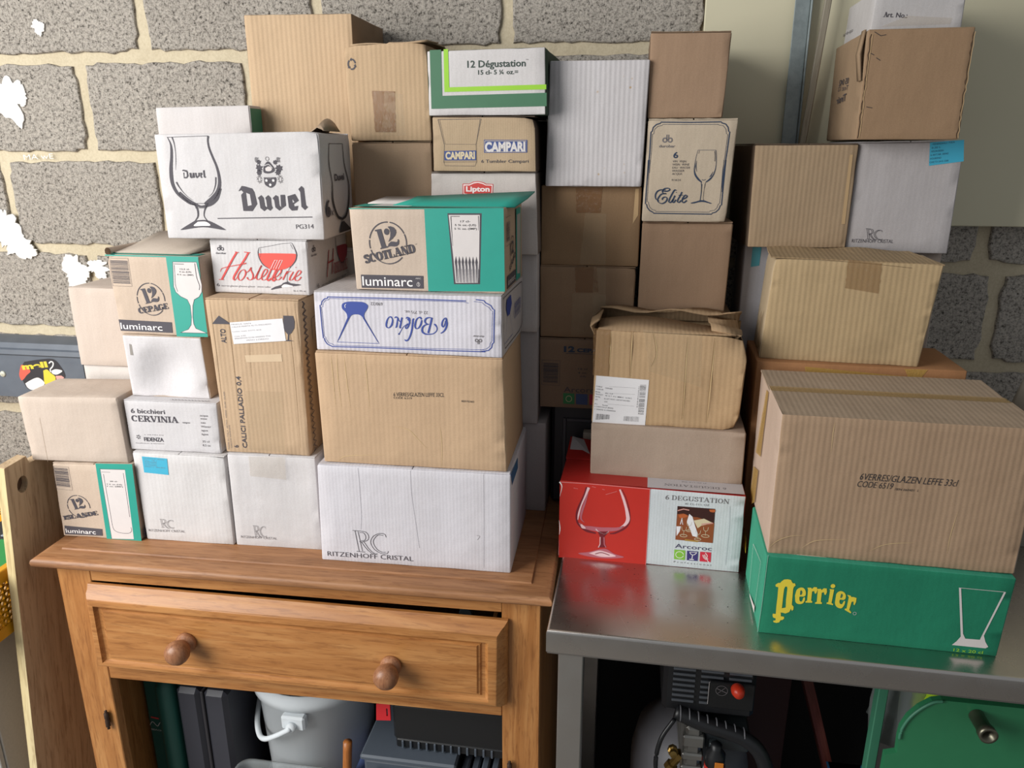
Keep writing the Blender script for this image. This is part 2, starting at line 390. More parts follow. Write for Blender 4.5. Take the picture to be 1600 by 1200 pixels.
# ------------------------------------------------------------------ cardboard boxes
# x, y, z, turn (degrees), depth (mm), front corners tl tr bl br (mm from the front left foot)
BOX = {
    'A': (-1.0310, 1.1431, 0.9000, 1.61, 150.0, [(2.4, 150.3), (157.0, 153.1), (-3.2, 0), (153.0, 0)]),
    'B': (-0.8715, 1.1554, 0.9000, 1.10, 200.0, [(-1.4, 176.6), (174.8, 176.6), (1.2, 0), (173.9, 0)]),
    'C': (-0.6930, 1.1608, 0.9000, 2.10, 200.0, [(0.6, 182.1), (162.9, 182.8), (-1.1, 0), (163.0, 0)]),
    'D': (-0.5158, 1.1350, 0.9000, 1.10, 225.2, [(2.5, 185.2), (335.9, 186.2), (-2.7, 0), (335.8, 0)]),
    'E': (-1.0664, 1.1415, 1.0527, 3.99, 115.0, [(-5.5, 121.6), (181.7, 124.5), (0.3, 0), (184.9, 0)]),
    'F': (-0.8804, 1.1641, 1.0767, 1.40, 170.0, [(-0.4, 95.0), (175.5, 95.5), (0.1, 0), (173.7, 0)]),
    'G': (-0.6994, 1.1669, 1.0824, 0.99, 170.0, [(-3.4, 276.9), (161.6, 278.0), (3.6, 0), (158.6, 0)]),
    'H': (-0.5042, 1.1435, 1.0858, 0.61, 204.9, [(-1.3, 195.7), (311.2, 195.7), (1.0, 0), (317.0, 0)]),
    'I': (-0.5041, 1.1526, 1.2812, -1.07, 200.9, [(0.5, 98.1), (309.5, 100.1), (-1.0, 0), (310.2, 0)]),
    'J': (-0.4374, 1.1657, 1.3809, -0.67, 176.2, [(-2.3, 127.9), (243.5, 130.1), (2.1, 0), (245.1, 0)]),
    'L': (-0.8783, 1.1859, 1.1719, 1.27, 170.0, [(-1.3, 113.6), (145.9, 112.6), (0.9, 0), (151.1, 0)]),
    'K': (-0.8876, 1.1914, 1.2853, -0.44, 170.0, [(-2.7, 139.2), (169.4, 138.6), (3.1, 0), (169.0, 0)]),
    'O': (-0.7085, 1.2119, 1.3600, -1.22, 170.0, [(0.0, 93.5), (176.4, 93.5), (-0.0, 0), (174.3, 0)]),
    'P': (-0.7729, 1.1946, 1.4531, 3.24, 162.6, [(-0.5, 166.1), (274.3, 170.4), (0.7, 0), (272.2, 0)]),
    'X3': (-0.2154, 1.3828, 0.9000, 0.45, 200.0, [(-0.1, 185.1), (66.4, 188.0), (-0.1, 0), (67.6, 0)]),
    'X2': (-0.2637, 1.3735, 1.0876, 2.06, 200.0, [(0, 185.0), (98.6, 185.4), (0, 0), (99.2, 0)]),
    'X1': (-0.2601, 1.3635, 1.2725, 1.31, 200.0, [(0, 143.6), (93.7, 143.9), (0, 0), (95.1, 0)]),
    'W': (-0.3563, 1.3502, 1.4162, 0.72, 200.0, [(1.6, 142.5), (188.0, 143.8), (-1.9, 0), (192.7, 0)]),
    'V': (-0.3471, 1.3402, 1.5595, 0.31, 200.0, [(0.3, 91.8), (177.2, 91.0), (-0.2, 0), (180.1, 0)]),
    'U': (-0.3555, 1.3519, 1.6510, -1.52, 200.0, [(0.0, 102.5), (200.8, 104.8), (0.1, 0), (203.7, 0)]),
    'AF': (-0.1051, 1.2111, 0.9000, -1.32, 181.8, [(0.5, 146.5), (312.4, 143.6), (-0.1, 0), (313.3, 0)]),
    'AE': (-0.0552, 1.2522, 1.0461, -1.84, 150.0, [(-0.3, 95.5), (259.3, 94.9), (0.4, 0), (260.4, 0)]),
    'AD': (-0.0542, 1.2584, 1.1413, -1.70, 135.3, [(1.8, 165.0), (250.9, 162.2), (-1.6, 0), (244.5, 0)]),
    'AG': (0.2131, 1.0335, 0.9000, -1.21, 164.8, [(1.6, 129.7), (335.7, 127.5), (1.2, 0), (332.0, 0)]),
    'AH': (0.2163, 1.0439, 1.0293, -1.47, 221.0, [(0.1, 216.6), (333.0, 216.2), (1.1, 0), (333.0, 0)]),
    'AI': (0.2177, 1.2900, 0.9000, -1.30, 150.0, [(-0.1, 354.7), (327.8, 353.8), (0, 0), (326.5, 0)]),
    'AJ': (0.2293, 1.3109, 1.2543, -3.98, 120.0, [(3.9, 170.9), (259.1, 168.1), (-5.7, 0), (245.0, 0)]),
    'Z3': (-0.1645, 1.4001, 1.1160, 0.74, 180.0, [(-0.7, 138.9), (169.7, 141.0), (0.8, 0), (169.7, 0)]),
    'Z2': (-0.1649, 1.4002, 1.2566, 0.66, 200.0, [(-0.7, 136.4), (174.3, 135.5), (0.8, 0), (172.4, 0)]),
    'Z': (-0.1647, 1.4003, 1.3926, 0.50, 200.0, [(-0.2, 141.6), (177.3, 140.2), (0.2, 0), (177.4, 0)]),
    'Y': (-0.1531, 1.3803, 1.5338, 0.28, 200.0, [(2.4, 204.4), (169.0, 203.9), (-2.6, 0), (164.4, 0)]),
    'AC': (0.0162, 1.3948, 1.3100, 0.59, 200.0, [(0.5, 163.8), (156.7, 165.3), (-0.4, 0), (153.6, 0)]),
    'AA': (0.0165, 1.3856, 1.4749, 0.42, 200.0, [(1.1, 171.0), (149.2, 171.3), (-1.3, 0), (142.1, 0)]),
    'AB': (0.0156, 1.3898, 1.6463, 0.07, 200.0, [(-1.0, 135.8), (129.0, 134.5), (0.7, 0), (124.4, 0)]),
    'AK': (0.3706, 1.4260, 1.4231, 1.63, 200.0, [(1.1, 185.6), (169.0, 188.4), (-1.3, 0), (170.5, 0)]),
    'AL': (0.3522, 1.3800, 1.6112, -2.01, 240.0, [(-0.6, 164.9), (154.0, 165.1), (0.5, 0), (156.4, 0)]),
    'AM': (0.3709, 1.4369, 1.7758, -0.81, 180.0, [(0.7, 67.9), (135.7, 65.5), (-2.2, 0), (136.0, 0)]),
    'AN': (0.2010, 1.4081, 1.4309, 3.79, 190.0, [(-1.7, 174.7), (169.4, 175.6), (0.8, 0), (169.1, 0)]),
    'AO': (0.2048, 1.4550, 0.9000, -1.59, 150.0, [(-0.5, 531.3), (154.0, 530.9), (0, 0), (154.0, 0)]),
    'S': (-0.5089, 1.3750, 1.6103, -1.24, 150.0, [(-3.0, 156.6), (147.8, 161.1), (2.9, 0), (152.8, 0)]),
    'T': (-0.5078, 1.3800, 1.4100, -0.03, 150.0, [(-0.1, 198.2), (148.2, 200.7), (0, 0), (148.1, 0)]),
    'AP': (0.3737, 1.4550, 0.9000, 0.13, 160.0, [(0.1, 522.6), (168.6, 523.5), (0, 0), (168.6, 0)]),
    'M': (-1.0636, 1.3000, 1.1893, 0.00, 200.0, [(0, 154.0), (165.0, 154.0), (0, 0), (165.0, 0)]),
    'N': (-1.0620, 1.3050, 0.9000, 0.00, 200.0, [(0, 289.3), (162.0, 289.3), (0, 0), (162.0, 0)]),
    'R': (-0.7273, 1.4500, 1.4100, 0.78, 190.0, [(0.1, 422.3), (207.1, 420.2), (0, 0), (207.2, 0)]),
    'Q': (-0.8962, 1.4000, 1.4100, -0.26, 46.0, [(-0.3, 260.4), (189.0, 263.0), (0, 0), (188.8, 0)]),
    'KB': (-0.8940, 1.4050, 0.9000, 0.00, 230.0, [(0, 510.0), (574.0, 510.0), (0, 0), (574.0, 0)]),
    'AC0': (0.0160, 1.4000, 1.1160, 0.00, 200.0, [(0, 194.0), (170.0, 194.0), (0, 0), (170.0, 0)]),
    'CR': (-0.0780, 1.4050, 0.9000, 0.00, 22.0, [(0, 165.0), (80.0, 165.0), (0, 0), (80.0, 0)]),
}

class Box: pass
def cbox(key, label, mat, flaps='lr', crush=1.0, nx=10, dents=(), inner=None, group='cardboard boxes of glassware', flap_mat=None, side_mat=None, bev=.0022, name='cardboard_box', cuts=None):
    x, y, z, tz, d, c = BOX[key]; b = Box(); b.key = key
    root = empty(name, (x, y, z), R(tz)); tag(root, label, 'box', group); b.root = root; b.mat = mat
    tl, tr, bl, br = [(p[0]/1000, p[1]/1000) for p in c]; d /= 1000
    th = .003 if flaps == 'lr' else (.0018 if flaps == 'fb' else 0)
    b.tl, b.tr, b.bl, b.br, b.d = tl, tr, bl, br, d
    def at(s, t, r):
        u = (bl[0]*(1-s) + br[0]*s)*(1-t) + (tl[0]*(1-s) + tr[0]*s)*t
        v = ((bl[1]*(1-s) + br[1]*s)*(1-t) + ((tl[1]-th)*(1-s) + (tr[1]-th)*s)*t)
        return Vector((u, r*d, v))
    W = br[0]-bl[0]; H = tl[1]-bl[1]; e = bev
    def axis(L, n): return [0, e/L] + [i/n for i in range(1, n)] + [1-e/L, 1]
    ax = (axis(W, nx), axis(d, 6), axis(H, nx))
    N = [len(a) for a in ax]; vid = {}; vs = []; fs = []; mi = []
    seed = sum(ord(k_)*7 for k_ in key)
    def vert(i, j, k):
        if (i, j, k) in vid: return vid[(i, j, k)]
        s_, r_, t_ = ax[0][i], ax[1][j], ax[2][k]; p = at(s_, t_, r_)
        ext = [(i in (0, N[0]-1)), (j in (0, N[1]-1)), (k in (0, N[2]-1))]
        nn = noise.noise(p*28 + Vector((seed, 0, 0)))
        if sum(ext) >= 2:
            q = e*(.32 + .75*crush*max(0, nn))*(1.5 if sum(ext) == 3 else 1)
            if ext[0]: p.x += q if i == 0 else -q
            if ext[1]: p.y += q if j == 0 else -q
            if ext[2]: p.z += q*.6 if k == 0 else -q*.6
        for fc, du, dv, rad, dep in dents:
            if fc == 'F' and j == 0:
                dd = math.hypot(p.x*1000-du, p.z*1000-dv)/rad
                if dd < 1: p.y += dep/1000*(1-dd*dd)**2
            if fc == 'C':                      # crushed corner pulled in towards the middle
                dd = math.hypot(p.x*1000-du, p.z*1000-dv)/rad
                if dd < 1 and j < N[1]-1:
                    f = (1-dd)**1.2*dep/1000; p.x += f*(.6 if du < W*500 else -.6); p.y += f*.8*(1-r_); p.z += f*(.5 if dv < H*500 else -.5)
        vid[(i, j, k)] = len(vs); vs.append(p); return vid[(i, j, k)]
    def quad(a, b_, c_, d_, m): fs.append((a, b_, c_, d_)); mi.append(m)
    for i in range(N[0]-1):
        for k in range(N[2]-1):
            quad(vert(i, 0, k), vert(i+1, 0, k), vert(i+1, 0, k+1), vert(i, 0, k+1), 0)
            quad(vert(i, N[1]-1, k), vert(i, N[1]-1, k+1), vert(i+1, N[1]-1, k+1), vert(i+1, N[1]-1, k), 1)
    for j in range(N[1]-1):
        for k in range(N[2]-1):
            quad(vert(0, j, k), vert(0, j, k+1), vert(0, j+1, k+1), vert(0, j+1, k), 1)
            quad(vert(N[0]-1, j, k), vert(N[0]-1, j+1, k), vert(N[0]-1, j+1, k+1), vert(N[0]-1, j, k+1), 1)
    for i in range(N[0]-1):
        for j in range(N[1]-1):
            if cuts == 'open': pass
            else: quad(vert(i, j, N[2]-1), vert(i+1, j, N[2]-1), vert(i+1, j+1, N[2]-1), vert(i, j+1, N[2]-1), 1)
            quad(vert(i, j, 0), vert(i, j+1, 0), vert(i+1, j+1, 0), vert(i+1, j, 0), 1)
    obj('carton_body', vs, fs, [mat, side_mat or mat], root, mi, True)
    o_ = bpy.data.objects[-1] if False else root.children[0]
    smooth_by_angle(o_, 40)
    fm = flap_mat or side_mat or mat
    if th and cuts != 'open':
        rr = random.Random(seed); g = .0012
        def ft(s_, r_, dz): p = at(s_, 1, r_); p.z += dz; return p
        if flaps == 'lr':
            m_ = .5 + rr.uniform(-.04, .04)
            spans = [((0, .002/W + 0), (m_ - g/W, 0), (0, 1)), ((m_ + g/W, 0), (1, 0), (0, 1))]
            for a_, b_, rg in (((.006), m_-g/W, 0), (m_+g/W, .994, 1)):
                s0, s1 = a_, b_; up0 = rr.uniform(.0, .0006); ns = 6; rings = []
                for q in range(ns+1):
                    s_ = s0 + (s1-s0)*q/ns; lift = .0002 + rr.uniform(0, .0005)
                    rings.append([ft(s_, .008, lift), ft(s_, .992, lift), ft(s_, .992, th - .0004 - rr.uniform(0, .0004)), ft(s_, .008, th - .0003 - rr.uniform(0, .0009))])
                MB().loft(rings).build('flap', fm, root)
        else:
            for r0, r1 in ((.004, .495), (.505, .996)):
                rings = []
                for q in range(7):
                    s_ = .004 + .992*q/6
                    rings.append([ft(s_, r0, .0002), ft(s_, r1, .0002), ft(s_, r1, th - .0002), ft(s_, r0, th - .0002 - rr.uniform(0, .0004))])
                MB().loft(rings).build('flap', fm, root)
    b.F = Face(root, (0, 0, 0), (1, 0, 0), (0, 0, 1), (0, -1, 0))
    b.Rt = Face(root, ((tr[0]+br[0])/2, 0, 0), (0, 1, 0), (0, 0, 1), (1, 0, 0), .6 + abs(tr[0]-br[0])*500)
    b.L = Face(root, (0, 0, 0), (0, 1, 0), (0, 0, 1), (-1, 0, 0), .6 + abs(tl[0]-bl[0])*500)
    b.T = Face(root, (0, 0, max(tl[1], tr[1])), (1, 0, 0), (0, 1, 0), (0, 0, 1), .3)
    b.W = W*1000; b.H = H*1000
    return b
def tape(b, face, quad, mat, label=None):
    """a strip of tape with its own thickness and wrinkles on a face"""
    q = [Vector(p) for p in quad]; n = 10; vs = []; fs = []
    for i in range(n+1):
        for j in range(5):
            p = q[0].lerp(q[1], j/4).lerp(q[3].lerp(q[2], j/4), i/n)
            w_ = noise.noise(Vector((p.x*.2, p.y*.2, 3)))*.35
            ej = noise.noise(Vector((i*.9, j*2.1, p.x*.01)))*(1.5 if j in (0, 4) else .3)
            vs.append(face.P(p.x + ej, p.y, 2 + max(0, w_)*3))
    for i in range(n):
        for j in range(4): a = i*5+j; fs.append((a, a+1, a+6, a+5))
    o = obj('tape', vs, fs, mat, b.root, smooth=True)
    if label: o['label'] = label
    return o
KR = '#b99c78'; KRL = '#c4af97'; KRD = '#a88a66'; WH = '#cfcccc'; GRK = '#bfa98f'
INKN = 'printed_lettering'
def badge(f, c, rx, ry, name, nb, hh):
    """the stencilled 12 in a ring with a name under it; c centre, nb name baseline"""
    M_ = lambda p: (c[0] + (p[0]-612)/315*rx, c[1] - (p[1]-598)/338*ry)
    f.labels['stamped_badge'] = 'stamped number 12 in a broken ring'
    for a0, a1 in ((28, 82), (88, 168), (172, 196), (200, 232), (268, 318), (-5, 26)):
        f.stroke('stamped_badge', INK, ell(c[0], c[1], rx, ry, a0 - 0, a1, 14), rx*.058, 1, False)
    f.stroke('stamped_badge', INK, ell(c[0], c[1], rx, ry, 232, 268, 6), rx*.045, 1, False)
    one = [(400, 390), (505, 370), (575, 645), (612, 652), (606, 670), (480, 700), (476, 685), (500, 672), (432, 412), (402, 412)]
    two = [(620, 333), (665, 326), (718, 342), (755, 385), (760, 425), (742, 470), (690, 528), (618, 582), (655, 500), (662, 430), (650, 375)]
    foot = [(608, 662), (622, 610), (665, 572), (712, 572), (758, 580), (780, 562), (776, 540), (794, 530), (804, 560), (796, 612), (760, 646), (705, 652), (650, 648)]
    for p in (one, two, foot): f.poly('stamped_badge', INK, [M_(q) for q in p], 2)
    f.poly('stamped_badge', INK, [M_(q) for q in ell(598, 415, 44, 52, 0, 340, 16)], 2)
    f.serif('stamped_badge', INK, name, nb, hh, .34, .1, 3)
def luminarc_bar(f, quad, tp, h):
    f.poly('name_bar', INK, quad, 1); f.labels['name_bar'] = 'dark bar with pale lettering'
    f.text('name_bar', WHITE, 'luminarc', tp, h, .004, 0, 3)
def rc_logo(f, tl, tr, bl, txt, h, w=.5, mat=None):
    """outlined R and C over the maker's name"""
    mat = mat or MUD
    a = Vector(tl); ex = Vector(tr) - a; ey = Vector(bl) - a
    Q = lambda l_: [tuple(a + ex*x_ + ey*y_) for x_, y_ in l_]
    for l_ in ([(0, 0), (.3, 0)], [(.07, 0), (.12, 1)], [(.16, .03), (.22, .97)], [(.04, 1), (.3, 1)], [(.16, .52), (.27, .52)]): f.line('maker_mark', mat, Q(l_), w, 1)
    for l_ in ([(.28, 0), (.4, .04), (.46, .2), (.42, .4), (.25, .52)], [(.2, .07), (.32, .08), (.37, .24), (.33, .42), (.2, .47)], [(.3, .5), (.42, .82), (.56, 1.02), (.66, 1.02)], [(.22, .53), (.36, .85), (.5, 1.04), (.56, 1.04)],
               [(.98, .2), (.95, .06), (.8, .04), (.6, .2), (.5, .5), (.58, .82), (.78, 1.0), (.95, .98), (1.0, .86)], [(.9, .12), (.75, .12), (.62, .32), (.58, .52), (.66, .8), (.8, .93), (.92, .92)]):
        f.stroke('maker_mark', mat, Q(l_), w, 1)
    f.text('maker_mark', mat, 'RITZENHOFF CRISTAL', txt, h, -.006, 0, 2)
def duro(f, c, r, mat, up=1, h=None):
    """two linked rings with two stems, over the word durobar"""
    x, y = c; s = up
    for k in (-1, 1):
        f.stroke('maker_mark', mat, ell(x + k*r*.95, y, r*.72, r*.72, 0, 360, 16), r*.42, 1, False)
        f.line('maker_mark', mat, [(x + k*r*.34, y), (x + k*r*.34, y + s*r*1.9)], r*.34, 1)
    a = [(x - 2.9*r, y - s*2.6*r), (x + 2.9*r, y - s*2.6*r)]
    if s < 0: a = a[::-1]
    f.text('maker_mark', mat, 'durobar', a, r*1.0, .012, 0, 1)
#PARTS#
# ------------------------------------------------------------------ setting: block wall, floor, wall panel
BM = block_mat(); MM = mortar_mat()
WY = 1.66
mb = MB(); nx_, nz_ = 70, 60; vs = []; fs = []
for k in range(nz_ + 1):
    for i in range(nx_ + 1):
        x = -3.2 + 6.0*i/nx_; z = 2.9*k/nz_; vs.append((x, WY + .002 + .002*noise.noise(Vector((x*9, z*9, 0))), z))
for k in range(nz_):
    for i in range(nx_): a = k*(nx_+1) + i; fs.append((a, a+1, a+nx_+2, a+nx_+1))
wall = obj('wall_back', vs, fs, MM, smooth=True); wall['kind'] = 'structure'
rows = [(1.601 + .2085*k - .6255 + .0, k) for k in range(-4, 7)]
zs = [1.6 + v for v in (-1.49, -1.28, -1.07, -.86, -.65, -.437, -.234, -.0205, .187, .395, .605, .81)]
# joint positions per course; the course above the second bed joint starts a block at x = -1.059
offs = {8: -1.059, 7: -1.223, 6: -1.458, 5: -1.27, 4: -1.10, 9: -1.22}
right = {6: .689, 5: .729, 7: .9, 4: .60}
rb = random.Random(12)
for r_ in range(len(zs) - 1):
    z0, z1 = zs[r_], zs[r_ + 1]; o0 = offs.get(r_, -1.059 - .2*(r_ % 2)); x = o0 - .4*5
    edges = []
    while x < 2.6:
        edges.append(x); x += .3985
    if r_ in right:
        sh = min((right[r_] - e_ for e_ in edges), key=abs); edges = [e_ + (sh if e_ > -.1 else 0) for e_ in edges]
    for e0, e1 in zip(edges, edges[1:]):
        if e1 - e0 < .1: continue
        g = .0105; pts = []; a0, a1, b0, b1 = e0 + g, e1 - g, z0 + g*.95, z1 - g*.95
        nH, nV = 22, 11
        per = [(a0 + (a1-a0)*i/nH, b0) for i in range(nH)] + [(a1, b0 + (b1-b0)*i/nV) for i in range(nV)] + [(a1 - (a1-a0)*i/nH, b1) for i in range(nH)] + [(a0, b1 - (b1-b0)*i/nV) for i in range(nV)]
        rings = []
        for dep, ins in ((.006, -.001), (-.001, .0), (-.0045, .0015), (-.0055, .004)):
            rg = []
            for (px_, pz_) in per:
                nx2 = noise.noise(Vector((px_*31, pz_*31, r_)))*.006 + noise.noise(Vector((px_*97, pz_*97, r_)))*.0022; cx_, cz_ = (a0+a1)/2, (b0+b1)/2
                sx_ = 1 - (ins + nx2 + .0015)/abs((a1-a0)/2); sz_ = 1 - (ins + nx2 + .0015)/abs((b1-b0)/2)
                corner = .004 if min(abs(px_-a0), abs(px_-a1)) < .02 and min(abs(pz_-b0), abs(pz_-b1)) < .02 else 0
                rg.append((cx_ + (px_-cx_)*(sx_ - corner/.19), WY + dep + noise.noise(Vector((px_*20, pz_*20, 5)))*.0015, cz_ + (pz_-cz_)*(sz_ - corner/.1)))
            rings.append(rg)
        mb = MB().loft(rings, cap=False); n0 = len(mb.v) - len(per); mb.f.append(tuple(n0 + i for i in range(len(per)))); mb.mi.append(0)
        mb.build('concrete_block', BM, wall)
PW = flat('white_paint', '#dcdad6', .7)
def splash(cx, cz, rx, rz_, seed, n=46):
    r = random.Random(seed); pts = []
    for i in range(n):
        a = 2*math.pi*i/n; q = .74 + .5*noise.noise(Vector((math.cos(a)*1.6, math.sin(a)*1.6, seed*3.1))) + .22*noise.noise(Vector((math.cos(a)*6, math.sin(a)*6, seed*1.7))) + r.uniform(-.03, .05)
        pts.append((cx + rx*q*math.cos(a), cz + rz_*q*math.sin(a)))
    o = obj('paint_splash', [(cx, WY - .0105, cz)] + [(u, WY - .0095, v) for u, v in pts] + [(u, WY - .006, v) for u, v in pts], [(0, 1 + (i+1) % n, 1 + i) for i in range(n)] + [(1 + i, 1 + (i+1) % n, 1 + n + (i+1) % n, 1 + n + i) for i in range(n)], PW, wall); return o
for k, (p, rx, rz_) in enumerate((([(-1.417,1.707)][0], .045, .05), ([(-1.380,1.713)][0], .014, .022), ([(-1.312,1.852)][0], .015, .016), ([(-1.309,1.839)][0], .006, .008), ([(-1.487,1.420)][0], .03, .055), ([(-1.468,1.381)][0], .045, .035), ([(-1.441,1.359)][0], .026, .016), ([(-1.323,1.317)][0], .034, .038), ([(-1.316,1.297)][0], .03, .034), ([(-1.264,1.324)][0], .036, .02), ([(-1.254,1.306)][0], .016, .01))):
    splash(p[0], p[1], rx*1.15, rz_*1.15, k + 1)
ck = Face(wall, (0, WY - .005, 0), (1, 0, 0), (0, 0, 1), (0, -1, 0), 1)
q = [(-1.407,1.571),(-1.330,1.574)]
ck.text('chalk_scrawl', PW, 'MA wE', [(p[0]*1000, p[1]*1000) for p in q], 12, -.01); ck.done()

k = NT('concrete_floor'); k.l.new(k.mix(k.noise(5, 5), lin('#77736f'), lin('#8f8b86')), k.b.inputs['Base Color']); k.b.inputs['Roughness'].default_value = .8; k.bump([(k.noise(60, 4), .3, .002)])
fl = MB().box((-3.2, -2.5, -.05), (2.8, 1.70, 0)).build('floor', k.m); fl['kind'] = 'structure'

o = MB().box((-.10, 1.650, .02), (1.5, 1.6515, .86)).build('darkening_sheet', flat('shade_black', '#151414', .9)); tag(o, 'added black sheet standing in for the shade at the back under the steel table', 'sheet')  # added sheet, keeps the space under the table dark
# large cream board on the wall with a galvanised strip and a thin lath in front of it
k = NT('cream_board'); k.l.new(k.mix(k.noise(3, 4), lin('#c6bfa3'), lin('#d0cab0')), k.b.inputs['Base Color']); k.b.inputs['Roughness'].default_value = .6; k.bump([(k.noise(120, 3), .12, .001)])
pn = MB().box((.117, 1.630, 1.452), (2.2, 1.645, 2.75)).build('wall_board', k.m); tag(pn, 'large flat cream board fixed to the block wall behind the right-hand boxes', 'board')
k = NT('galvanised'); k.b.inputs['Metallic'].default_value = .35; k.l.new(k.ramp(k.noise(26, 6, .75), [(.28, lin('#4f463c')), (.36, lin('#7d8788')), (.7, lin('#97a1a2'))]), k.b.inputs['Base Color']); k.b.inputs['Roughness'].default_value = .5
st = empty('metal_strip', (.2925, 1.6165, 1.46)); tag(st, 'worn blue-grey metal strip standing upright against the cream board', 'metal strip')
MB().box((-.015, 0, 0), (.012, .003, 1.2)).build('web', k.m, st); MB().box((.0125, -.008, 0), (.0155, .003, 1.2)).build('flange', k.m, st)
lt = obj('wooden_lath', *(lambda m_: (m_.v, m_.f))(MB().box((-.006, -.004, 0), (.006, .004, .75))), wood('lath_wood', '#7b7466', '#8c8474', '#9b9383', 'Z'))
lt.location = (.306, 1.600, 1.50); lt.rotation_euler = (0, R(4.2), 0); tag(lt, 'thin grey-brown lath leaning against the cream board beside the metal strip', 'lath')

# ------------------------------------------------------------------ slate-grey bar on the wall with its sticker
k = NT('slate_paint'); k.l.new(k.mix(k.noise(18, 5), lin('#4b525c'), lin('#646b75')), k.b.inputs['Base Color']); k.b.inputs['Roughness'].default_value = .5; k.bump([(k.noise(50, 4), .2, .001)])
bar = empty('metal_rail', (-1.30, 1.655, 0)); tag(bar, 'slate-grey metal rail fixed to the wall at the left edge, with a sticker on it', 'rail')
prof = [(1.655, 1.005), (1.655, 1.150), (1.605, 1.142), (1.600, 1.130), (1.594, 1.127), (1.592, 1.116), (1.596, 1.112), (1.596, 1.005)]
MB().loft([[(x_, y_ - 1.655, z_) for y_, z_ in prof] for x_ in (-1.9, 0)]).build('rail_body', k.m, bar)
bf = Face(bar, (1.30, 1.596 - 1.655, 0), (1, 0, 0), (0, 0, 1), (0, -1, 0), .6)
mm = lambda q: [(a_*1000, c_*1000) for a_, c_ in q]
bf.labels['sticker'] = 'faded sticker with yellow letters and a white swan'
bf.spoly('sticker', BLK, mm([(-1.458,1.097),(-1.426,1.103),(-1.388,1.108),(-1.371,1.104),(-1.359,1.087),(-1.353,1.073),(-1.358,1.058),(-1.404,1.039),(-1.441,1.026),(-1.461,1.027),(-1.470,1.041),(-1.473,1.062),(-1.466,1.086)]), 0)
bf.spoly('sticker', flat('sticker_white', '#dcdbd8', .5), mm([(-1.467,1.041),(-1.451,1.050),(-1.428,1.058),(-1.413,1.045),(-1.426,1.032),(-1.449,1.025),(-1.462,1.030)]), 1)
bf.spoly('sticker', flat('sticker_red', '#cf5a48', .5), mm([(-1.475,1.075),(-1.467,1.089),(-1.452,1.083),(-1.446,1.073),(-1.458,1.063),(-1.468,1.053),(-1.476,1.049),(-1.479,1.062)]), 1)
bf.spoly('sticker', flat('sticker_yellow', '#d9c33a', .5), mm([(-1.410,1.077),(-1.399,1.080),(-1.390,1.071),(-1.380,1.062),(-1.386,1.047),(-1.407,1.039),(-1.413,1.045),(-1.412,1.059)]), 2)
bf.poly('sticker', flat('sticker_pink', '#d99a92', .5), mm([(-1.379,1.065),(-1.363,1.066),(-1.356,1.061),(-1.377,1.050)]), 1)
bf.text('sticker', flat('sticker_yellow', '#d9c33a', .5), 'meII', mm([(-1.466,1.077),(-1.395,1.087)]), 14, .05, 0, 3)
sw_ = flat('sticker_white', '#dcdbd8', .5)
bf.stroke('sticker', sw_, mm([(-1.391,1.096),(-1.384,1.101),(-1.379,1.098),(-1.382,1.089),(-1.390,1.081),(-1.390,1.074)]), 3.2, 3); bf.spoly('sticker', sw_, mm([(-1.387,1.078),(-1.374,1.082),(-1.358,1.079),(-1.366,1.072),(-1.377,1.068),(-1.387,1.071)]), 3)
bf.done()
MB().lathe([(.0, .004), (.006, .004), (.0085, 0)], 20, Matrix.Translation(([(-1.524,1.063)][0][0] + 1.30, 1.5965 - 1.655, [(-1.524,1.063)][0][1])) @ Matrix.Rotation(R(90), 4, 'X')).build('button', flat('button_cream', '#c9cbbc', .4), bar, True)

# ------------------------------------------------------------------ oak cabinet
OX = wood('oak_x', '#96602f', '#ab7440', '#bc8852', 'X'); OZ = wood('oak_z', '#96602f', '#ab7440', '#bc8852', 'Z'); OT = wood('oak_top', '#865c3c', '#9a6c47', '#a97c57', 'X', 1, .5); OK_ = wood('oak_knob', '#80543a', '#966646', '#a57656', 'Z', 2, .4)
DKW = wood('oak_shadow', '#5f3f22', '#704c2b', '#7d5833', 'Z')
cb = empty('oak_cabinet', (-.5715, 1.1015, 0), R(1.1)); tag(cb, 'oak sideboard cabinet with one drawer and no doors, carrying the left stacks', 'cabinet')
cx0, cy0 = -.5715, 1.09
def L_(x, y, z): return (x - cx0, y - cy0, z)
X0, X1, Y0, Y1, ZT = -1.043, -.104, 1.063, 1.628, .900
rings = []
for o_, z_ in ((-.060, .8745), (-.012, .8745), (-.004, .8765), (0, .8805), (.001, .8860), (-.0005, .8905), (-.005, .8940), (-.013, .8955), (-.030, .8962), (-.0365, .8965), (-.0375, .8993), (-.042, .900)):
    a0, a1, b0 = X0 - o_, X1 + o_, Y0 - o_
    rings.append([L_(a0, b0, z_), L_(a1, b0, z_), L_(a1, Y1, z_), L_(a0, Y1, z_)])
tp = MB().loft(rings).build('cabinet_top', OT, cb); smooth_by_angle(tp, 50)
BX0, BX1 = -1.017, -.1238
MB().box(L_(BX0, 1.09, 0), L_(-.950, 1.112, .874)).build('stile', OZ, cb); MB().box(L_(-.1905, 1.09, 0), L_(BX1, 1.112, .874)).build('stile', OZ, cb)
mb = MB().loft([[L_(-.9495, 1.0905, .874), L_(-.9495, 1.0905, .8420), L_(-.9495, 1.112, .8420), L_(-.9495, 1.112, .874)], [L_(-.191, 1.0905, .874), L_(-.191, 1.0905, .8435), L_(-.191, 1.112, .8435), L_(-.191, 1.112, .874)]]).build('top_rail', OX, cb)
MB().box(L_(-.9495, 1.0905, .6285), L_(-.191, 1.112, .670)).build('lower_rail', OX, cb)
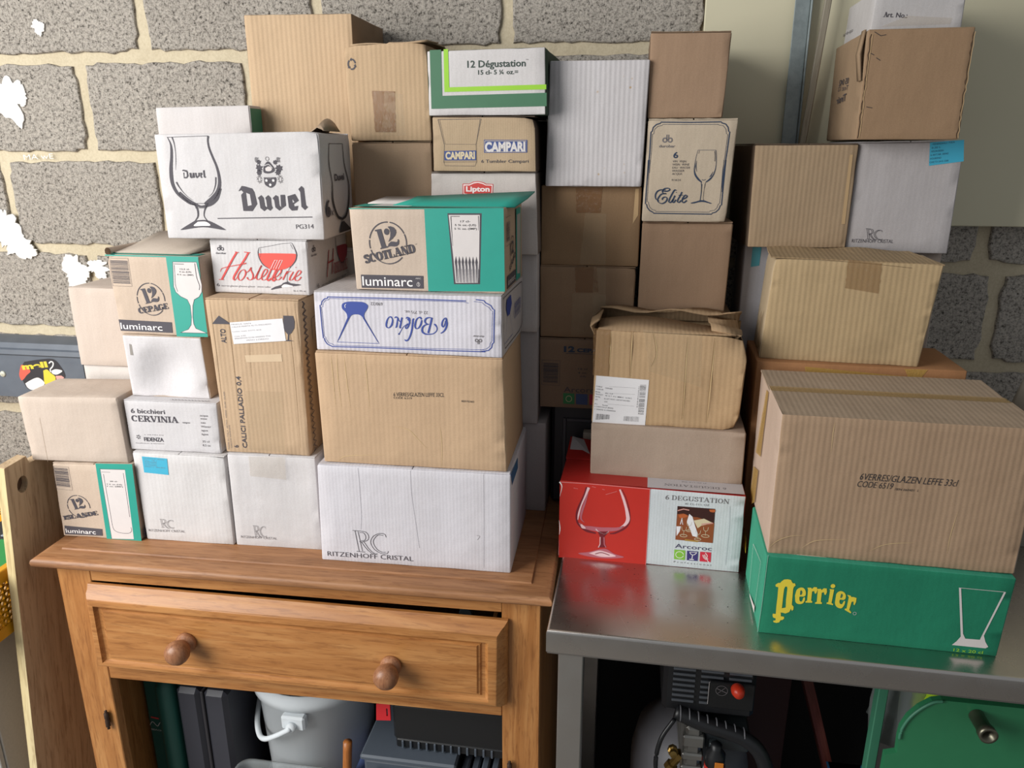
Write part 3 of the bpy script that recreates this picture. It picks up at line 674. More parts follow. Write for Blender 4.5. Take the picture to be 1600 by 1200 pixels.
MB().box(L_(BX0, 1.1125, 0), L_(-.999, 1.620, .874)).build('side_panel', OZ, cb); MB().box(L_(-.1415, 1.1125, 0), L_(BX1, 1.620, .874)).build('side_panel', OZ, cb)
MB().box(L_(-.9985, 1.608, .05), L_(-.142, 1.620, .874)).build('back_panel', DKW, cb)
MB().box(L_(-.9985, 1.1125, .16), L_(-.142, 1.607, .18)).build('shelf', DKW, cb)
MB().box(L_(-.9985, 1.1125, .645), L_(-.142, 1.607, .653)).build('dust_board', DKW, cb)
# drawer: raised panel front, pulled out a little
dr = empty('drawer', (0, 0, 0)); dr.parent = cb; dr.rotation_euler = (0, R(.5), 0)
DX0, DX1, DZ0, DZ1 = -.960, -.186, .6665, .8365
ins = lambda l, r_, b, t, y: [L_(DX0 + l, y, DZ0 + b), L_(DX1 - r_, y, DZ0 + b), L_(DX1 - r_, y, DZ1 - t), L_(DX0 + l, y, DZ1 - t)]
rings = [ins(0, 0, 0, 0, 1.0885), ins(0, 0, 0, 0, 1.082), ins(.003, .004, .002, .006, 1.076), ins(.004, .010, .004, .012, 1.069), ins(.006, .015, .006, .020, 1.0655), ins(.008, .0165, .008, .0215, 1.0635), ins(.010, .018, .010, .023, 1.063),
         ins(.0175, .031, .015, .034, 1.063), ins(.0185, .033, .0165, .036, 1.0665), ins(.022, .037, .019, .038, 1.0705), ins(.028, .043, .023, .040, 1.0705), ins(.031, .046, .026, .0415, 1.0675), ins(.034, .0485, .028, .0425, 1.0675), ins(.0355, .051, .030, .044, 1.0645), ins(.037, .052, .031, .0455, 1.0645)]
rings = [list(reversed(r_)) for r_ in rings]
rings = rings[::-1]
df = MB().loft([list(reversed(r_)) for r_ in rings]).build('drawer_front', OX, dr); smooth_by_angle(df, 38)
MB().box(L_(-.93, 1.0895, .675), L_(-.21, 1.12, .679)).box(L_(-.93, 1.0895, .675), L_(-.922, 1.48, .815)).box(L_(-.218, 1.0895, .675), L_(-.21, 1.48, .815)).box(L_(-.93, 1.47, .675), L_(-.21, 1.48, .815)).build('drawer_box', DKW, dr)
for kx in (-.767, -.388):
    kz = .7465 if kx < -.5 else .7395
    prof = [(.0, 0), (.0165, 0), (.0175, .004), (.0165, .009), (.0125, .012), (.012, .0145), (.0155, .019), (.0192, .026), (.0198, .033), (.0182, .040), (.0135, .046), (.007, .049), (.0, .0497)]
    prof = [(a_*1.1, c_*1.06) for a_, c_ in prof]
    MB().lathe(prof, 32, Matrix.Translation(L_(kx, 1.0645, kz)) @ Matrix.Rotation(R(90), 4, 'X'), cap=False).build('knob', OK_, dr, True)
HM = flat('old_brass', '#4d3c33', .45, .6)
for hx, hz in ((-.9665, .537), (-.1765, .517)):
    mb = MB()
    prof = [(.0, -.024), (.003, -.022), (.002, -.018), (.0045, -.016), (.0045, -.003), (.0035, 0), (.0045, .003), (.0045, .014), (.002, .016), (.003, .019), (.0, .022)]
    mb.lathe(prof, 14, Matrix.Translation(L_(hx, 1.0835, hz)), cap=False); mb.box(L_(hx - .0015, 1.0855, hz - .012), L_(hx + .0015, 1.0897, hz + .012))
    mb.build('hinge', HM, cb, True)
# things in the drawer, seen through the gap
o = MB().lathe([(.0, 0), (.011, 0), (.013, .004), (.013, .02), (.011, .024), (0, .024)], 20, Matrix.Translation((-.262, 1.17, .806)) @ Matrix.Rotation(R(90), 4, 'X')).build('tape_reel', flat('reel_dark', '#30383c', .4)); tag(o, 'small dark reel with yellow rims showing in the drawer gap', 'tape reel')
MB().lathe([(.0135, 0), (.0145, 0), (.0145, .003), (.0135, .003)], 20, Matrix.Translation((-.262, 1.1685, .806)) @ Matrix.Rotation(R(90), 4, 'X')).build('rim', flat('reel_yellow', '#9a9440', .5), o)

# ---- inside the cabinet (on its low shelf, top at .18)
GC = flat('case_green', '#1c5148', .5); SC = flat('case_slate', '#33343c', .45)
o = empty('tool_case', (-.94, 1.19, .1805)); tag(o, 'dark green plastic tool case at the left inside the cabinet', 'tool case')
mb = MB()
for i in range(3): mb.lathe([(.0, 0), (.026, 0), (.0275, .01), (.0275, .36), (.02, .372), (0, .373)], 20, Matrix.Translation((-.022 + .0*i, .02 + i*.06, 0)))
MB().box((-.052, .03, 0), (.046, .24, .375), c=.012).build('case_shell', GC, o)
MB().lathe([(.0, .0), (.02, .0), (.022, .01), (.022, .34), (.014, .36), (0, .362)], 20, Matrix.Translation((.016, .024, 0))).build('rib', GC, o, True)
cf = Face(o, (0, .03, 0), (1, 0, 0), (0, 0, 1), (0, -1, 0), 1)
cf.poly('print', RED, [(-36, 246), (-18, 244), (-18, 248), (-36, 250)], 1); cf.stroke('print', GREYP, [(-42, 226), (-34, 236), (-24, 226), (-16, 236), (-8, 224)], 1.4, 1); cf.text('print', GREYP, 'BEACH', [(-40, 214), (-14, 213)], 4); cf.done()
o = empty('tool_case', (-.815, 1.19, .1805)); tag(o, 'dark slate plastic case with a black split down its front, inside the cabinet', 'tool case')
MB().box((-.075, 0, 0), (-.022, .22, .355), c=.009).build('case_shell', SC, o); MB().box((-.014, 0, 0), (.038, .22, .355), c=.009).build('case_lid', SC, o); MB().box((-.0215, .004, .002), (-.0145, .216, .350)).build('seam', BLK, o)
TB = translucent('milky_plastic', '#e4eaee', .88, .3, .1); TC = translucent('clear_plastic', '#c3cacc', .42, .12, .5)
o = empty('plastic_bucket', (-.638, 1.325, .1805)); tag(o, 'milky white plastic bucket with a fold-down handle, inside the cabinet', 'bucket')
MB().lathe([(.0, 0), (.105, 0), (.108, .01), (.124, .325), (.134, .327), (.136, .345), (.130, .362), (.126, .362), (.126, .335), (.121, .32), (.105, .014), (0, .012)], 48, cap=False).build('bucket_body', TB, o, True)
MB().lathe([(0, .020), (.100, .020), (.104, .12), (.105, .20), (.08, .24), (.0, .235)], 28, cap=False).build('contents', flat('bucket_contents', '#a9adb0', .8), o, True)
MB().box((-.020, -.142, .29), (.030, -.122, .322), c=.004).build('lug', TB, o)
MB().lathe([(0, -.004), (.010, -.004), (.010, .006), (0, .006)], 16, Matrix.Translation((.004, -.145, .302)) @ Matrix.Rotation(R(90), 4, 'X')).build('pivot', TB, o, True)
MB().tube([(.004, -.15, .302), (-.03, -.150, .280), (-.062, -.138, .258), (-.088, -.112, .246), (-.112, -.07, .25), (-.134, .0, .27)], .0055, 8).build('handle', TB, o, True)
o = empty('plastic_tub', (-.60, 1.30, .1805)); tag(o, 'clear plastic tub with a rounded rim holding rags, beneath the bucket rim', 'tub')
def rrect(w_, d_, r_, n=5):
    out = []
    for sx_, sy_, a0 in ((1, 1, 0), (-1, 1, 90), (-1, -1, 180), (1, -1, 270)):
        out += [(sx_*(w_ - r_) + r_*math.cos(R(a0 + 90*i/n)), sy_*(d_ - r_) + r_*math.sin(R(a0 + 90*i/n))) for i in range(n + 1)]
    return out
bpy.data.objects.remove(o)
o = empty('plastic_tub', (-.655, 1.1285, .1805)); tag(o, 'shallow clear plastic tub with a rounded rim, in front of the milky bucket', 'tub')
MB().loft([[(x_, y_ + .03, z_) for x_, y_ in rrect(*q_)] for z_, q_ in ((0, (.090, .024, .02)), (.185, (.098, .030, .024)), (.190, (.104, .034, .026)), (.198, (.104, .034, .026)), (.198, (.097, .028, .022)), (.188, (.095, .026, .020)), (.006, (.087, .022, .018)))], cap=False).build('tub_body', TC, o, True)
rag = MB(); ro = random.Random(4)
rag.loft([[(-.07 + .14*t + .01*math.sin(a_*3 + t*7), .03 + .016*math.cos(a_), .125 + .045*math.sin(a_)*(1 + .3*math.sin(t*9)) + .02*math.sin(t*6)) for a_ in [2*math.pi*k/12 for k in range(12)]] for t in [i/10 for i in range(11)]])
rg_ = rag.build('rag', flat('rag_cloth', '#b9a68c', .9), None, True); rg_.location = (-.655, 1.1285, .1805); tag(rg_, 'crumpled beige rag inside the clear tub', 'rag')
BK = flat('black_plastic', '#17181a', .35); GB = flat('grey_blue_plastic', '#4a525c', .5)
o = empty('tool_box', (-.345, 1.14, .1805)); tag(o, 'grey-blue plastic tool box at the bottom right inside the cabinet', 'tool box')
MB().box((-.125, 0, 0), (.055, .25, .285), c=.006).build('box_body', GB, o); MB().box((-.130, -.006, .2855), (.060, .255, .298), c=.004).build('box_lid', GB, o); MB().box((-.10, -.012, .23), (-.03, -.001, .27), c=.003).build('latch', flat('latch_blue', '#3a4660', .5), o)
for i in range(4): MB().box((.066 + i*.019, .0, 0), (.080 + i*.019, .2, .275 - .004*(i % 2)), c=.003).build('divider', GB, o)
o2 = empty('black_case', (-.318, 1.16, .4795)); tag(o2, 'flat black plastic case lying on the grey-blue tool box in the cabinet', 'case')
MB().box((-.095, 0, .022), (.125, .22, .105), c=.005).build('case_shell', BK, o2); MB().box((-.092, .004, 0), (.122, .216, .0215), c=.003).build('case_base', BK, o2)
for i in range(12): MB().box((-.080 + i*.016, .0005, .002), (-.0755 + i*.016, .0038, .020)).build('rib', GB, o2)
o = MB().prism([(-.012, 0), (.017, .003), (.017, .042), (-.010, .038)], lambda u, v, d: (u, d, v), 0, .004, holes=[[(.009, .012), (.012, .012), (.012, .03), (.009, .03)]]).build('red_clip', flat('tag_red', '#c9242c', .4), o2); o.location = (-.114, -.006, .068); o['label'] = 'bright red plastic clip'
o = MB().tube([(0, 0, 0), (.006, .01, .13), (.014, .02, .275)], [.013, .014, .009], 10).build('wooden_stick', wood('handle_wood', '#8a5226', '#a8662f', '#b87a40', 'Z'), None, True); o.location = (-.5285, 1.155, .1805 + .013); tag(o, 'orange-brown wooden stick between the bucket and the grey-blue box', 'stick')
o = MB().loft([[(x_, y_, z_) for x_, y_ in rrect(*q_)] for z_, q_ in ((.0, (.014, .06, .01)), (.20, (.017, .07, .012)), (.208, (.014, .066, .01)))]).build('folded_bag', flat('bag_navy', '#39466a', .35), None, True); o.location = (-.4945, 1.245, .1805); tag(o, 'folded dark blue plastic bag beside the orange-brown stick', 'bag')

# ------------------------------------------------------------------ pale board leaning at the cabinet's left side
BW = wood('pale_board', '#b89e7e', '#c6ad8c', '#d2bb9a', 'Z', .6, .7); BE = wood('pale_board_edge', '#c6b282', '#d0bd8d', '#d8c79b', 'Z', .6, .7)
o = empty('wooden_board', (-1.064, 1.078, 1.078)); tag(o, 'pale wooden board with a finger hole, leaning at the left side of the cabinet', 'board')
o.rotation_euler = (0, R(6.2), 0)
poly_ = [(0, -.045), (0, -1.07), (.32, -1.07), (.32, .0), (.10, -.0)]
bd = MB().prism([(0, -.015), (0, -1.078), (.30, -1.078), (.30, -.028), (.056, -.028), (.050, -.012)], lambda u, v, d: (d, u, v), -.017, 0, holes=[[(.036 + .0125*math.cos(a_), -.062 + .0165*math.sin(a_)) for a_ in [2*math.pi*k/18 for k in range(18)]]])
bo = bd.build('board_body', [BW], o)
MB().box((-.0168, -.0006, -1.079), (-.0002, .0008, -.016), c=.0002).build('front_edge', BE, o)
MB().prism([(.036 + .0124*math.cos(a_), -.062 + .0164*math.sin(a_)) for a_ in [2*math.pi*k/18 for k in range(18)]], lambda u, v, d: (d, u, v), -.0165, -.012).build('hole_plug', flat('hole_brown', '#5d4632', .9), o)

# ------------------------------------------------------------------ grey cupboard and yellow crate at far left
k = NT('grey_laminate'); k.l.new(k.mix(k.noise(160, 3), lin('#a19e99'), lin('#b3b0aa')), k.b.inputs['Base Color']); k.b.inputs['Roughness'].default_value = .6
o = empty('grey_cupboard', (-1.54, 1.075, 0)); tag(o, 'plain grey cupboard under the yellow crate at the left edge', 'cupboard')
MB().box((-.4, .012, 0), (.325, .44, .72)).box((.3252, .325, 0), (.43, .44, .72)).build('cupboard_body', k.m, o); MB().box((-.39, 0, .02), (.322, .0115, .71)).build('door', k.m, o)
YC = flat('crate_yellow', '#d59a1c', .4)
o = empty('plastic_crate', (-1.445, 1.24, .7205)); tag(o, 'yellow perforated plastic crate full of odds and ends at the left edge', 'crate')
cw, cd, chh = .320, .235, .135
def lattice(name, A, U, V, w_, h_, nu, nv, t=.0022):
    A, U, V = Vector(A), Vector(U), Vector(V); Nn = U.cross(V).normalized(); m_ = MB(); 
    def bar_(p, q, wd):
        d = (q - p).normalized(); s_ = d.cross(Nn)*wd/2; m_.loft([[p + s_ - Nn*t, p - s_ - Nn*t, p - s_ + Nn*t, p + s_ + Nn*t], [q + s_ - Nn*t, q - s_ - Nn*t, q - s_ + Nn*t, q + s_ + Nn*t]])
    for i in range(nu + 1): bar_(A + U*(w_*i/nu), A + U*(w_*i/nu) + V*h_, .0026)
    for j in range(nv + 1): bar_(A + V*(h_*j/nv), A + U*w_ + V*(h_*j/nv), .0026)
    for i in range(-nv, nu):
        a_, b_ = max(0, i), min(nu, i + nv)
        bar_(A + U*(w_*a_/nu) + V*(h_*(a_ - i)/nv), A + U*(w_*b_/nu) + V*(h_*(b_ - i)/nv), .002)
    r_ = m_.build(name, YC, o); r_['kind'] = 'stuff'; return r_
lattice('lattice_side', (cw - .004, -cd + .012, .022), (0, 1, 0), (0, 0, 1), 2*cd - .024, .088, 34, 7)
lattice('lattice_side', (-cw + .012, cd - .004, .022), (1, 0, 0), (0, 0, 1), 2*cw - .024, .088, 34, 7)
lattice('lattice_side', (-cw + .004, -cd + .012, .022), (0, 1, 0), (0, 0, 1), 2*cd - .024, .088, 34, 7)
lattice('lattice_side', (-cw + .012, -cd + .004, .022), (1, 0, 0), (0, 0, 1), 2*cw - .024, .088, 34, 7)
mb = MB()
for z0_, z1_, q0 in ((.0, .022, .0), (.110, chh, .008)):
    mb.box((cw - .008, -cd - q0, z0_), (cw + q0, cd + q0, z1_)).box((-cw - q0, -cd - q0, z0_), (-cw + .008, cd + q0, z1_)).box((-cw, cd - .008, z0_), (cw, cd + q0, z1_)).box((-cw, -cd - q0, z0_), (cw, -cd + .008, z1_))
mb.build('crate_rim', YC, o); MB().box((-cw + .008, -cd + .008, .0), (cw - .008, cd - .008, .006)).build('crate_floor', YC, o)
for i, (dx, dy, sx_, sy_, hz, mt, lb_, nm) in enumerate(((.205, -.03, .09, .14, .098, flat('tin_dark', '#2c2f31', .4), 'dark box with a green label in the yellow crate', 'tin_box'), (.22, .165, .07, .05, .07, flat('part_orange', '#b5611f', .5), 'orange plastic piece at the back of the yellow crate', 'plastic_piece'))):
    o2 = empty(nm, (-1.445 + dx, 1.24 + dy, .727)); tag(o2, lb_, 'box' if i == 0 else 'plastic piece'); MB().box((-sx_, -sy_, 0), (sx_, sy_, hz), c=.006).build('shell', mt, o2)
    if i == 0:
        MB().box((-.02, -.10, .0985), (.075, .02, .0995)).build('green_label', flat('label_green', '#2f8f4a', .45), o2); MB().box((-.03, .03, .0985), (.08, .12, .102), c=.003).build('grey_strip', flat('strip_grey', '#7f868e', .4), o2)
o2 = MB().lathe([(0, 0), (.045, 0), (.05, .004), (.05, .012), (.04, .018), (0, .018)], 28).build('round_lid', flat('lid_white', '#cfd2d4', .35), None, True); o2.location = (-1.215, 1.275, .8295); tag(o2, 'round white plastic lid on top of the things in the yellow crate', 'lid')
o2 = MB().tube([(-.05, .10, .01), (-.01, .09, .034), (.04, .08, .036), (.09, .09, .01)], .003, 8).build('black_cable', BLK, None, True); o2.location = (-1.27, 1.27, .80); tag(o2, 'thin black cable curling over the crate contents', 'cable')
# ------------------------------------------------------------------ steel table
SM = steel('brushed_steel', '#d6d0ca', .26); SD = steel('steel_edge', '#b5b1ae', .3)
o = empty('steel_table', (.55, 1.295, 0), R(-.9)); tag(o, 'stainless steel work table carrying the right-hand boxes', 'table')
def T_(x, y, z): return (x - .55, y - 1.30, z)
TX0, TX1, TY0, TY1 = -.0968, 1.45, .985, 1.640
r_ = .004; top_ = [(TX0, TY0)]
rings = []
for ins_, z_ in ((.0, .862), (.0, .895), (.0008, .8975), (.0025, .8992), (.005, .8998)):
    rings.append([T_(TX0 + ins_, TY0 + ins_, z_), T_(TX1 - ins_, TY0 + ins_, z_), T_(TX1 - ins_, TY1, z_), T_(TX0 + ins_, TY1, z_)])
mb = MB().loft(rings, cap=False); n0 = len(mb.v) - 4; mb.f.append((n0, n0+1, n0+2, n0+3)); mb.mi.append(0)
tt = mb.build('table_top', SM, o); smooth_by_angle(tt, 60)
MB().box(T_(TX0 + .0015, TY0 + .0015, .858), T_(TX1, TY0 + .02, .8615), c=.0005).build('hem', SD, o)
MB().box(T_(TX0 + .02, TY0 + .03, .868), T_(TX1 - .02, TY1 - .02, .872)).build('underside', SD, o)
LEGM = steel('steel_leg', '#c9c6c2', .36)
for lx, ly in ((-.0785, .992), (1.39, .992), (-.0785, 1.595), (1.39, 1.595)):
    MB().box(T_(lx, ly, .0), T_(lx + .0385, ly + .0385, .857)).build('leg', LEGM, o)
rb2 = random.Random(2)
sf = Face(o, T_(0, 0, .8998), (1, 0, 0), (0, 1, 0), (0, 0, 1), .25)
SCR = flat('scratch', '#c9c5bf', .3, .6)
for p in ([(0.002,1.024),(0.011,1.044),(0.026,1.005)], [(0.007,1.060),(0.012,1.052)]): sf.line('scratch', SCR, [(a_*1000, c_*1000) for a_, c_ in p], .5, 0)
for k in range(26):
    x_, y_ = rb2.uniform(-60, 200), rb2.uniform(1000, 1190); s_ = rb2.uniform(.5, 1.3); sf.poly('crumb', BLK, ell(x_, y_, s_, s_*.7, 0, 320, 5), 0)
sf.done()

# ---- dark case at the back of the table, carrying the centre column
DC = flat('case_charcoal', '#2b2a2f', .45)
o = empty('storage_case', (-.02, 1.43, .9003)); tag(o, 'charcoal plastic case at the back of the steel table, under the centre column', 'case')
MB().box((-.122, .0, 0), (.21, .20, .2155), c=.006).build('case_shell', DC, o)
fr_ = MB()
for a_, c_ in (((-.100, -.004, .03), (-.093, -.0003, .185)), ((-.0925, -.004, .178), (.10, -.0003, .185)), ((-.0925, -.004, .03), (.10, -.0003, .037))): fr_.box(a_, c_)
fr_.build('panel_frame', flat('case_frame', '#44434a', .4), o)

# ---- under the table: compressor
KB_ = flat('compressor_black', '#1b1c1f', .4); AL_ = flat('cast_aluminium', '#8d8c88', .38, .7); TG = flat('tank_grey', '#6f6f74', .5)
o = empty('air_compressor', (.175, 1.27, 0)); tag(o, 'air compressor with a black motor cover and a red knob, under the steel table', 'compressor')
def C_(x, y, z): return (x - .175, y - 1.27, z)
MB().lathe([(0, .02), (.07, .022), (.11, .05), (.122, .10), (.122, .36), (.11, .42), (.07, .455), (0, .46)], 36, Matrix.Translation(C_(.17, 1.37, 0)), cap=False).build('tank', TG, o, True)
MB().box(C_(.095, 1.22, .585), C_(.262, 1.38, .715), c=.008).build('motor_cover', KB_, o)
mb = MB()
for c_ in range(3):
    for i in range(9):
        x_ = .112 + c_*.050; mb.box(C_(x_, 1.2165, .612 + i*.0115), C_(x_ + .040, 1.2198, .6165 + i*.0115), c=.0005)
vf = mb.build('vent_slats', flat('slat_grey', '#54585e', .35), o)
MB().box(C_(.176, 1.2095, .612), C_(.258, 1.2160, .668), c=.002).build('switch_plate', BK, o)
MB().lathe([(0, 0), (.0105, 0), (.012, .003), (.012, .012), (.009, .022), (0, .024)], 20, Matrix.Translation(C_(.226, 1.209, .660)) @ Matrix.Rotation(R(80), 4, 'X'), cap=False).build('red_knob', flat('knob_red', '#d63a20', .35), o, True)
cf = Face(o, C_(0, 1.209, 0), (1, 0, 0), (0, 0, 1), (0, -1, 0), .5)
cf.stroke('emblem', MUD, ell(199, 652, 10.5, 10.5, 0, 360, 20), .9, 1, False); cf.line('emblem', MUD, [(190, 656), (208, 648)], 1.4, 1); cf.line('emblem', MUD, [(192, 645), (206, 660)], 1, 1); cf.line('emblem', GREYP, [(176, 668), (176, 620)], .8, 1); cf.done()
MB().tube([C_(.12, 1.215, .590), C_(.18, 1.205, .575), C_(.24, 1.20, .562), C_(.275, 1.195, .535), C_(.292, 1.19, .48), C_(.285, 1.19, .40), C_(.27, 1.20, .33)], .014, 14).build('thick_hose', KB_, o, True)
for i in range(8):
    x_ = .128 + i*.0165; z_ = .5885 - i*.0036; MB().lathe([(.0143, 0), (.0150, .0006), (.0150, .0018), (.0143, .0024)], 16, Matrix.Translation(C_(x_, 1.2135 - i*.0016, z_)) @ Matrix.Rotation(R(90), 4, 'Y'), cap=False).build('hose_ring', TG, o, True)
MB().tube([C_(.118, 1.20, .585), C_(.095, 1.185, .55), C_(.088, 1.18, .50), C_(.098, 1.185, .45), C_(.12, 1.19, .41)], .0042, 8).build('thin_hose', KB_, o, True)
MB().box(C_(.142, 1.21, .40), C_(.172, 1.34, .562), c=.006).box(C_(.137, 1.205, .52), C_(.177, 1.345, .545), c=.003).box(C_(.137, 1.205, .49), C_(.177, 1.345, .505), c=.003).box(C_(.137, 1.205, .455), C_(.177, 1.345, .475), c=.003).build('cylinder_block', AL_, o)
BR = flat('brass', '#8f7440', .35, .9)
MB().lathe([(0, 0), (.012, 0), (.012, .012), (.008, .014), (.008, .03), (.011, .032), (.011, .044), (0, .044)], 8, Matrix.Translation(C_(.118, 1.235, .44)) @ Matrix.Rotation(R(30), 4, 'Y')).build('brass_fitting', BR, o)
MB().lathe([(0, 0), (.010, 0), (.010, .012), (.007, .014), (.007, .026), (0, .027)], 8, Matrix.Translation(C_(.122, 1.23, .49)) @ Matrix.Rotation(R(70), 4, 'X')).build('brass_fitting', BR, o)
MB().lathe([(0, 0), (.0185, 0), (.0185, .022), (.0175, .026)], 24, Matrix.Translation(C_(.197, 1.195, .462)) @ Matrix.Rotation(R(-6), 4, 'Y')).build('gauge_glass', flat('gauge_white', '#b9b9b9', .3), o, True)
MB().lathe([(.0188, .020), (.0192, .022), (.0192, .036), (.0188, .038)], 24, Matrix.Translation(C_(.197, 1.195, .462)), cap=False).build('red_band', flat('band_red', '#c22f24', .35), o, True)
MB().lathe([(.018, .036), (.018, .062), (.010, .072), (.010, .082), (0, .083)], 24, Matrix.Translation(C_(.197, 1.195, .462)), cap=False).build('regulator', KB_, o, True)
MB().box(C_(.194, 1.1735, .504), C_(.210, 1.1765, .520), c=.001).build('orange_label', flat('label_orange', '#d8802a', .4), o)
MB().box(C_(.178, 1.22, .508), C_(.262, 1.30, .548), c=.004).box(C_(.186, 1.205, .50), C_(.20, 1.2195, .535), c=.002).build('pump_cover', flat('cover_slate', '#2d3336', .4), o)

# ---- planks, blue crate, green machine
o = MB().loft([[(x_, y_, 0) for x_, y_ in ((-.009, -.05), (.009, -.05), (.009, .05), (-.009, .05))], [(x_ , y_, .80) for x_, y_ in ((-.009, -.05), (.009, -.05), (.009, .05), (-.009, .05))]]).build('red_plank', wood('red_wood', '#4d231d', '#63302a', '#7a463c', 'Z'))
o.location = (.565, 1.42, .004); o.rotation_euler = (0, R(-17), 0); tag(o, 'reddish wooden plank leaning under the table, right of the compressor', 'plank')
o = empty('blue_bin', (.478, 1.27, 0)); tag(o, 'small blue plastic bin in the dark left of the green machine', 'bin')
MB().loft([[(x_, y_, z_) for x_, y_ in ((-a_, -.05), (a_, -.05), (a_, .08), (-a_, .08))] for z_, a_ in ((0, .022), (.375, .030), (.395, .036), (.395, .032), (.25, .026))], cap=False).build('bin_body', flat('bin_blue', '#2c6fa0', .45), o)
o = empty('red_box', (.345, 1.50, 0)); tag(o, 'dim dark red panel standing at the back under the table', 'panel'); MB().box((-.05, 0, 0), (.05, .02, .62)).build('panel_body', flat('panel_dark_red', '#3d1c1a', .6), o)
GM_ = flat('machine_green', '#2f7a52', .42); GP = flat('machine_green_pale', '#3f7d62', .45)
o = empty('green_machine', (.57, 1.10, 0)); tag(o, 'green painted steel machine housing with a pipe stub, under the right of the table', 'machine')
def M_(x, y, z): return (x - .57, y - 1.10, z)
pl = [(0.451,0.618),(0.450,0.645),(0.467,0.651),(0.466,0.681),(0.467,0.699),(0.475,0.722),(0.489,0.742),(0.506,0.757),(0.520,0.761),(0.638,0.764)]
pl = [(a_, c_) for a_, c_ in pl]; pl = [(pl[0][0], .02)] + pl[1:-1] + [(pl[-1][0] + .02, pl[-2][1] + .0), (.95, pl[-2][1]), (.95, .02)]
MB().prism(pl, lambda u, v, d: M_(u, 1.10 + d, v), 0, .012).build('side_plate', GM_, o)
q = pl[3:9]
MB().tube([M_(a_, 1.098, c_) for a_, c_ in q], .0025, 8).build('rolled_edge', GP, o, True)
MB().box(M_(.443, 1.150, .0), M_(.459, 1.17, .775)).build('post', GP, o)
MB().box(M_(.60, 1.1125, .02), M_(.94, 1.35, .30)).build('housing', GM_, o)
pc_ = [(0.573,0.740)][0]
MB().lathe([(.0115, 0), (.0115, .034), (.0135, .034), (.0135, .046), (.0095, .046), (.0095, .004)], 22, Matrix.Translation(M_(pc_[0], 1.0995, pc_[1])) @ Matrix.Rotation(R(90), 4, 'X'), cap=False).build('pipe_stub', flat('pipe_metal', '#6d6a5c', .35, .8), o, True)
MB().lathe([(0, .02), (.0094, .02), (.0094, .022), (0, .022)], 16, Matrix.Translation(M_(pc_[0], 1.0995, pc_[1])) @ Matrix.Rotation(R(90), 4, 'X')).build('pipe_bore', BLK, o)
bg = MB(); 
bg.loft([[(.0 + .055*math.cos(a_)*(1 - .3*t) + .012*math.sin(5*a_ + t*3), .05*math.sin(a_) + .008*math.sin(3*a_), .16*t) for a_ in [2*math.pi*k/16 for k in range(16)]] for t in (0, .2, .4, .6, .8, 1)])
o = bg.build('plastic_bag', translucent('bag_clear', '#9fa8a6', .55, .3, .3), None, True); o.location = (.515, 1.215, .60); tag(o, 'crumpled clear plastic bag behind the curved green plate', 'bag')
o3 = bg.build('cloth', flat('cloth_lime', '#a9cf1e', .8), None, True); o3.scale = (.55, .5, .75); o3.location = (.545, 1.190, .665); tag(o3, 'lime green cloth in the clear plastic bag under the table', 'cloth')
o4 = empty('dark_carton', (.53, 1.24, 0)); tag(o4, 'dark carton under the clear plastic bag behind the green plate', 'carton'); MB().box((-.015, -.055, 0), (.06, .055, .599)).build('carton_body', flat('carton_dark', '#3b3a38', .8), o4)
# pale bundle at the right edge behind the brown boxes
bg2 = MB().loft([[(.06*math.cos(a_)*(1 - t*t*.9) + .004*math.sin(4*a_), .045*math.sin(a_)*(1 - t*t*.9), .16*t) for a_ in [2*math.pi*k/16 for k in range(16)]] for t in (0, .2, .4, .6, .8, .95)])
o = bg2.build('cloth_bundle', flat('bundle_grey', '#8b8579', .9), None, True); o.location = (.722, 1.42, .9003); o.scale = (1, 1, 2.2); tag(o, 'pale grey cloth bundle at the right edge behind the big ribbed box', 'cloth')
TAPE_B = tape_mat('brown_tape', '#8a6340', .62); TAPE_C = tape_mat('clear_tape', '#c9b594', .15); TAPE_Y = tape_mat('old_yellow_tape', '#c09a52', .7)

# ---- front row standing on the cabinet
b = cbox('A', 'small kraft and teal box with a straight tumbler, at the left end of the cabinet', card(KRL, .15))
f = b.F
f.poly('colour_panel', TEAL, [(88.9,152.4),(158.1,154.9),(152.5,-0.7),(85.4,-0.7)], 0)
f.poly('glass_drawing', GREYP, [(96.4,141.5),(145.0,143.0),(140.2,2.4),(95.6,0.7)], 1)
f.line('glass_drawing', INK, [(95.0,142.1),(145.1,143.6)], .7, 2)
f.line('glass_drawing', INK, [(96.4,141.5),(95.6,0.7),(140.2,2.4)], .7, 2)
f.line('glass_drawing', INK, [(98.0,136.3),(115.3,136.6)], .6, 2)
f.stroke('glass_drawing', INK, [(101.4,132.3),(101.4,91.5),(101.7,55.9),(101.9,26.3),(106.1,17.4),(117.1,14.1),(129.9,14.3),(136.1,16.7),(138.7,21.5),(138.4,27.1)], .8, 2)
f.stroke('glass_drawing', INK, [(140.8,136.5),(140.2,93.9),(139.2,48.5)], .8, 2)
for t, p in (('20 cl-', [(111.5,117.7),(127.2,118.0)]), ('7 ¼ oz.-(US)', [(104.2,111.6),(134.4,112.0)]), ('7 oz.-(IMP)', [(103.4,107.4),(135.6,108.0)])): f.text('glass_drawing', BLK, t, p, 2.2, .01, 0, 3)
f.line('barcode', INK, [(4.5,142.8),(33.9,142.5),(33.5,95.9),(1.1,97.2),(4.5,142.8)], .5, 1)
f.bars('barcode', INK, [(4.9,140.3),(31.5,139.9),(30.1,101.5),(3.5,103.1)], 3, 24)
badge(f, [(40.0,63.4)][0], 22.4, 22.6, 'ISLANDE', [(5.8,33.9),(77.6,49.1)], 8.0)
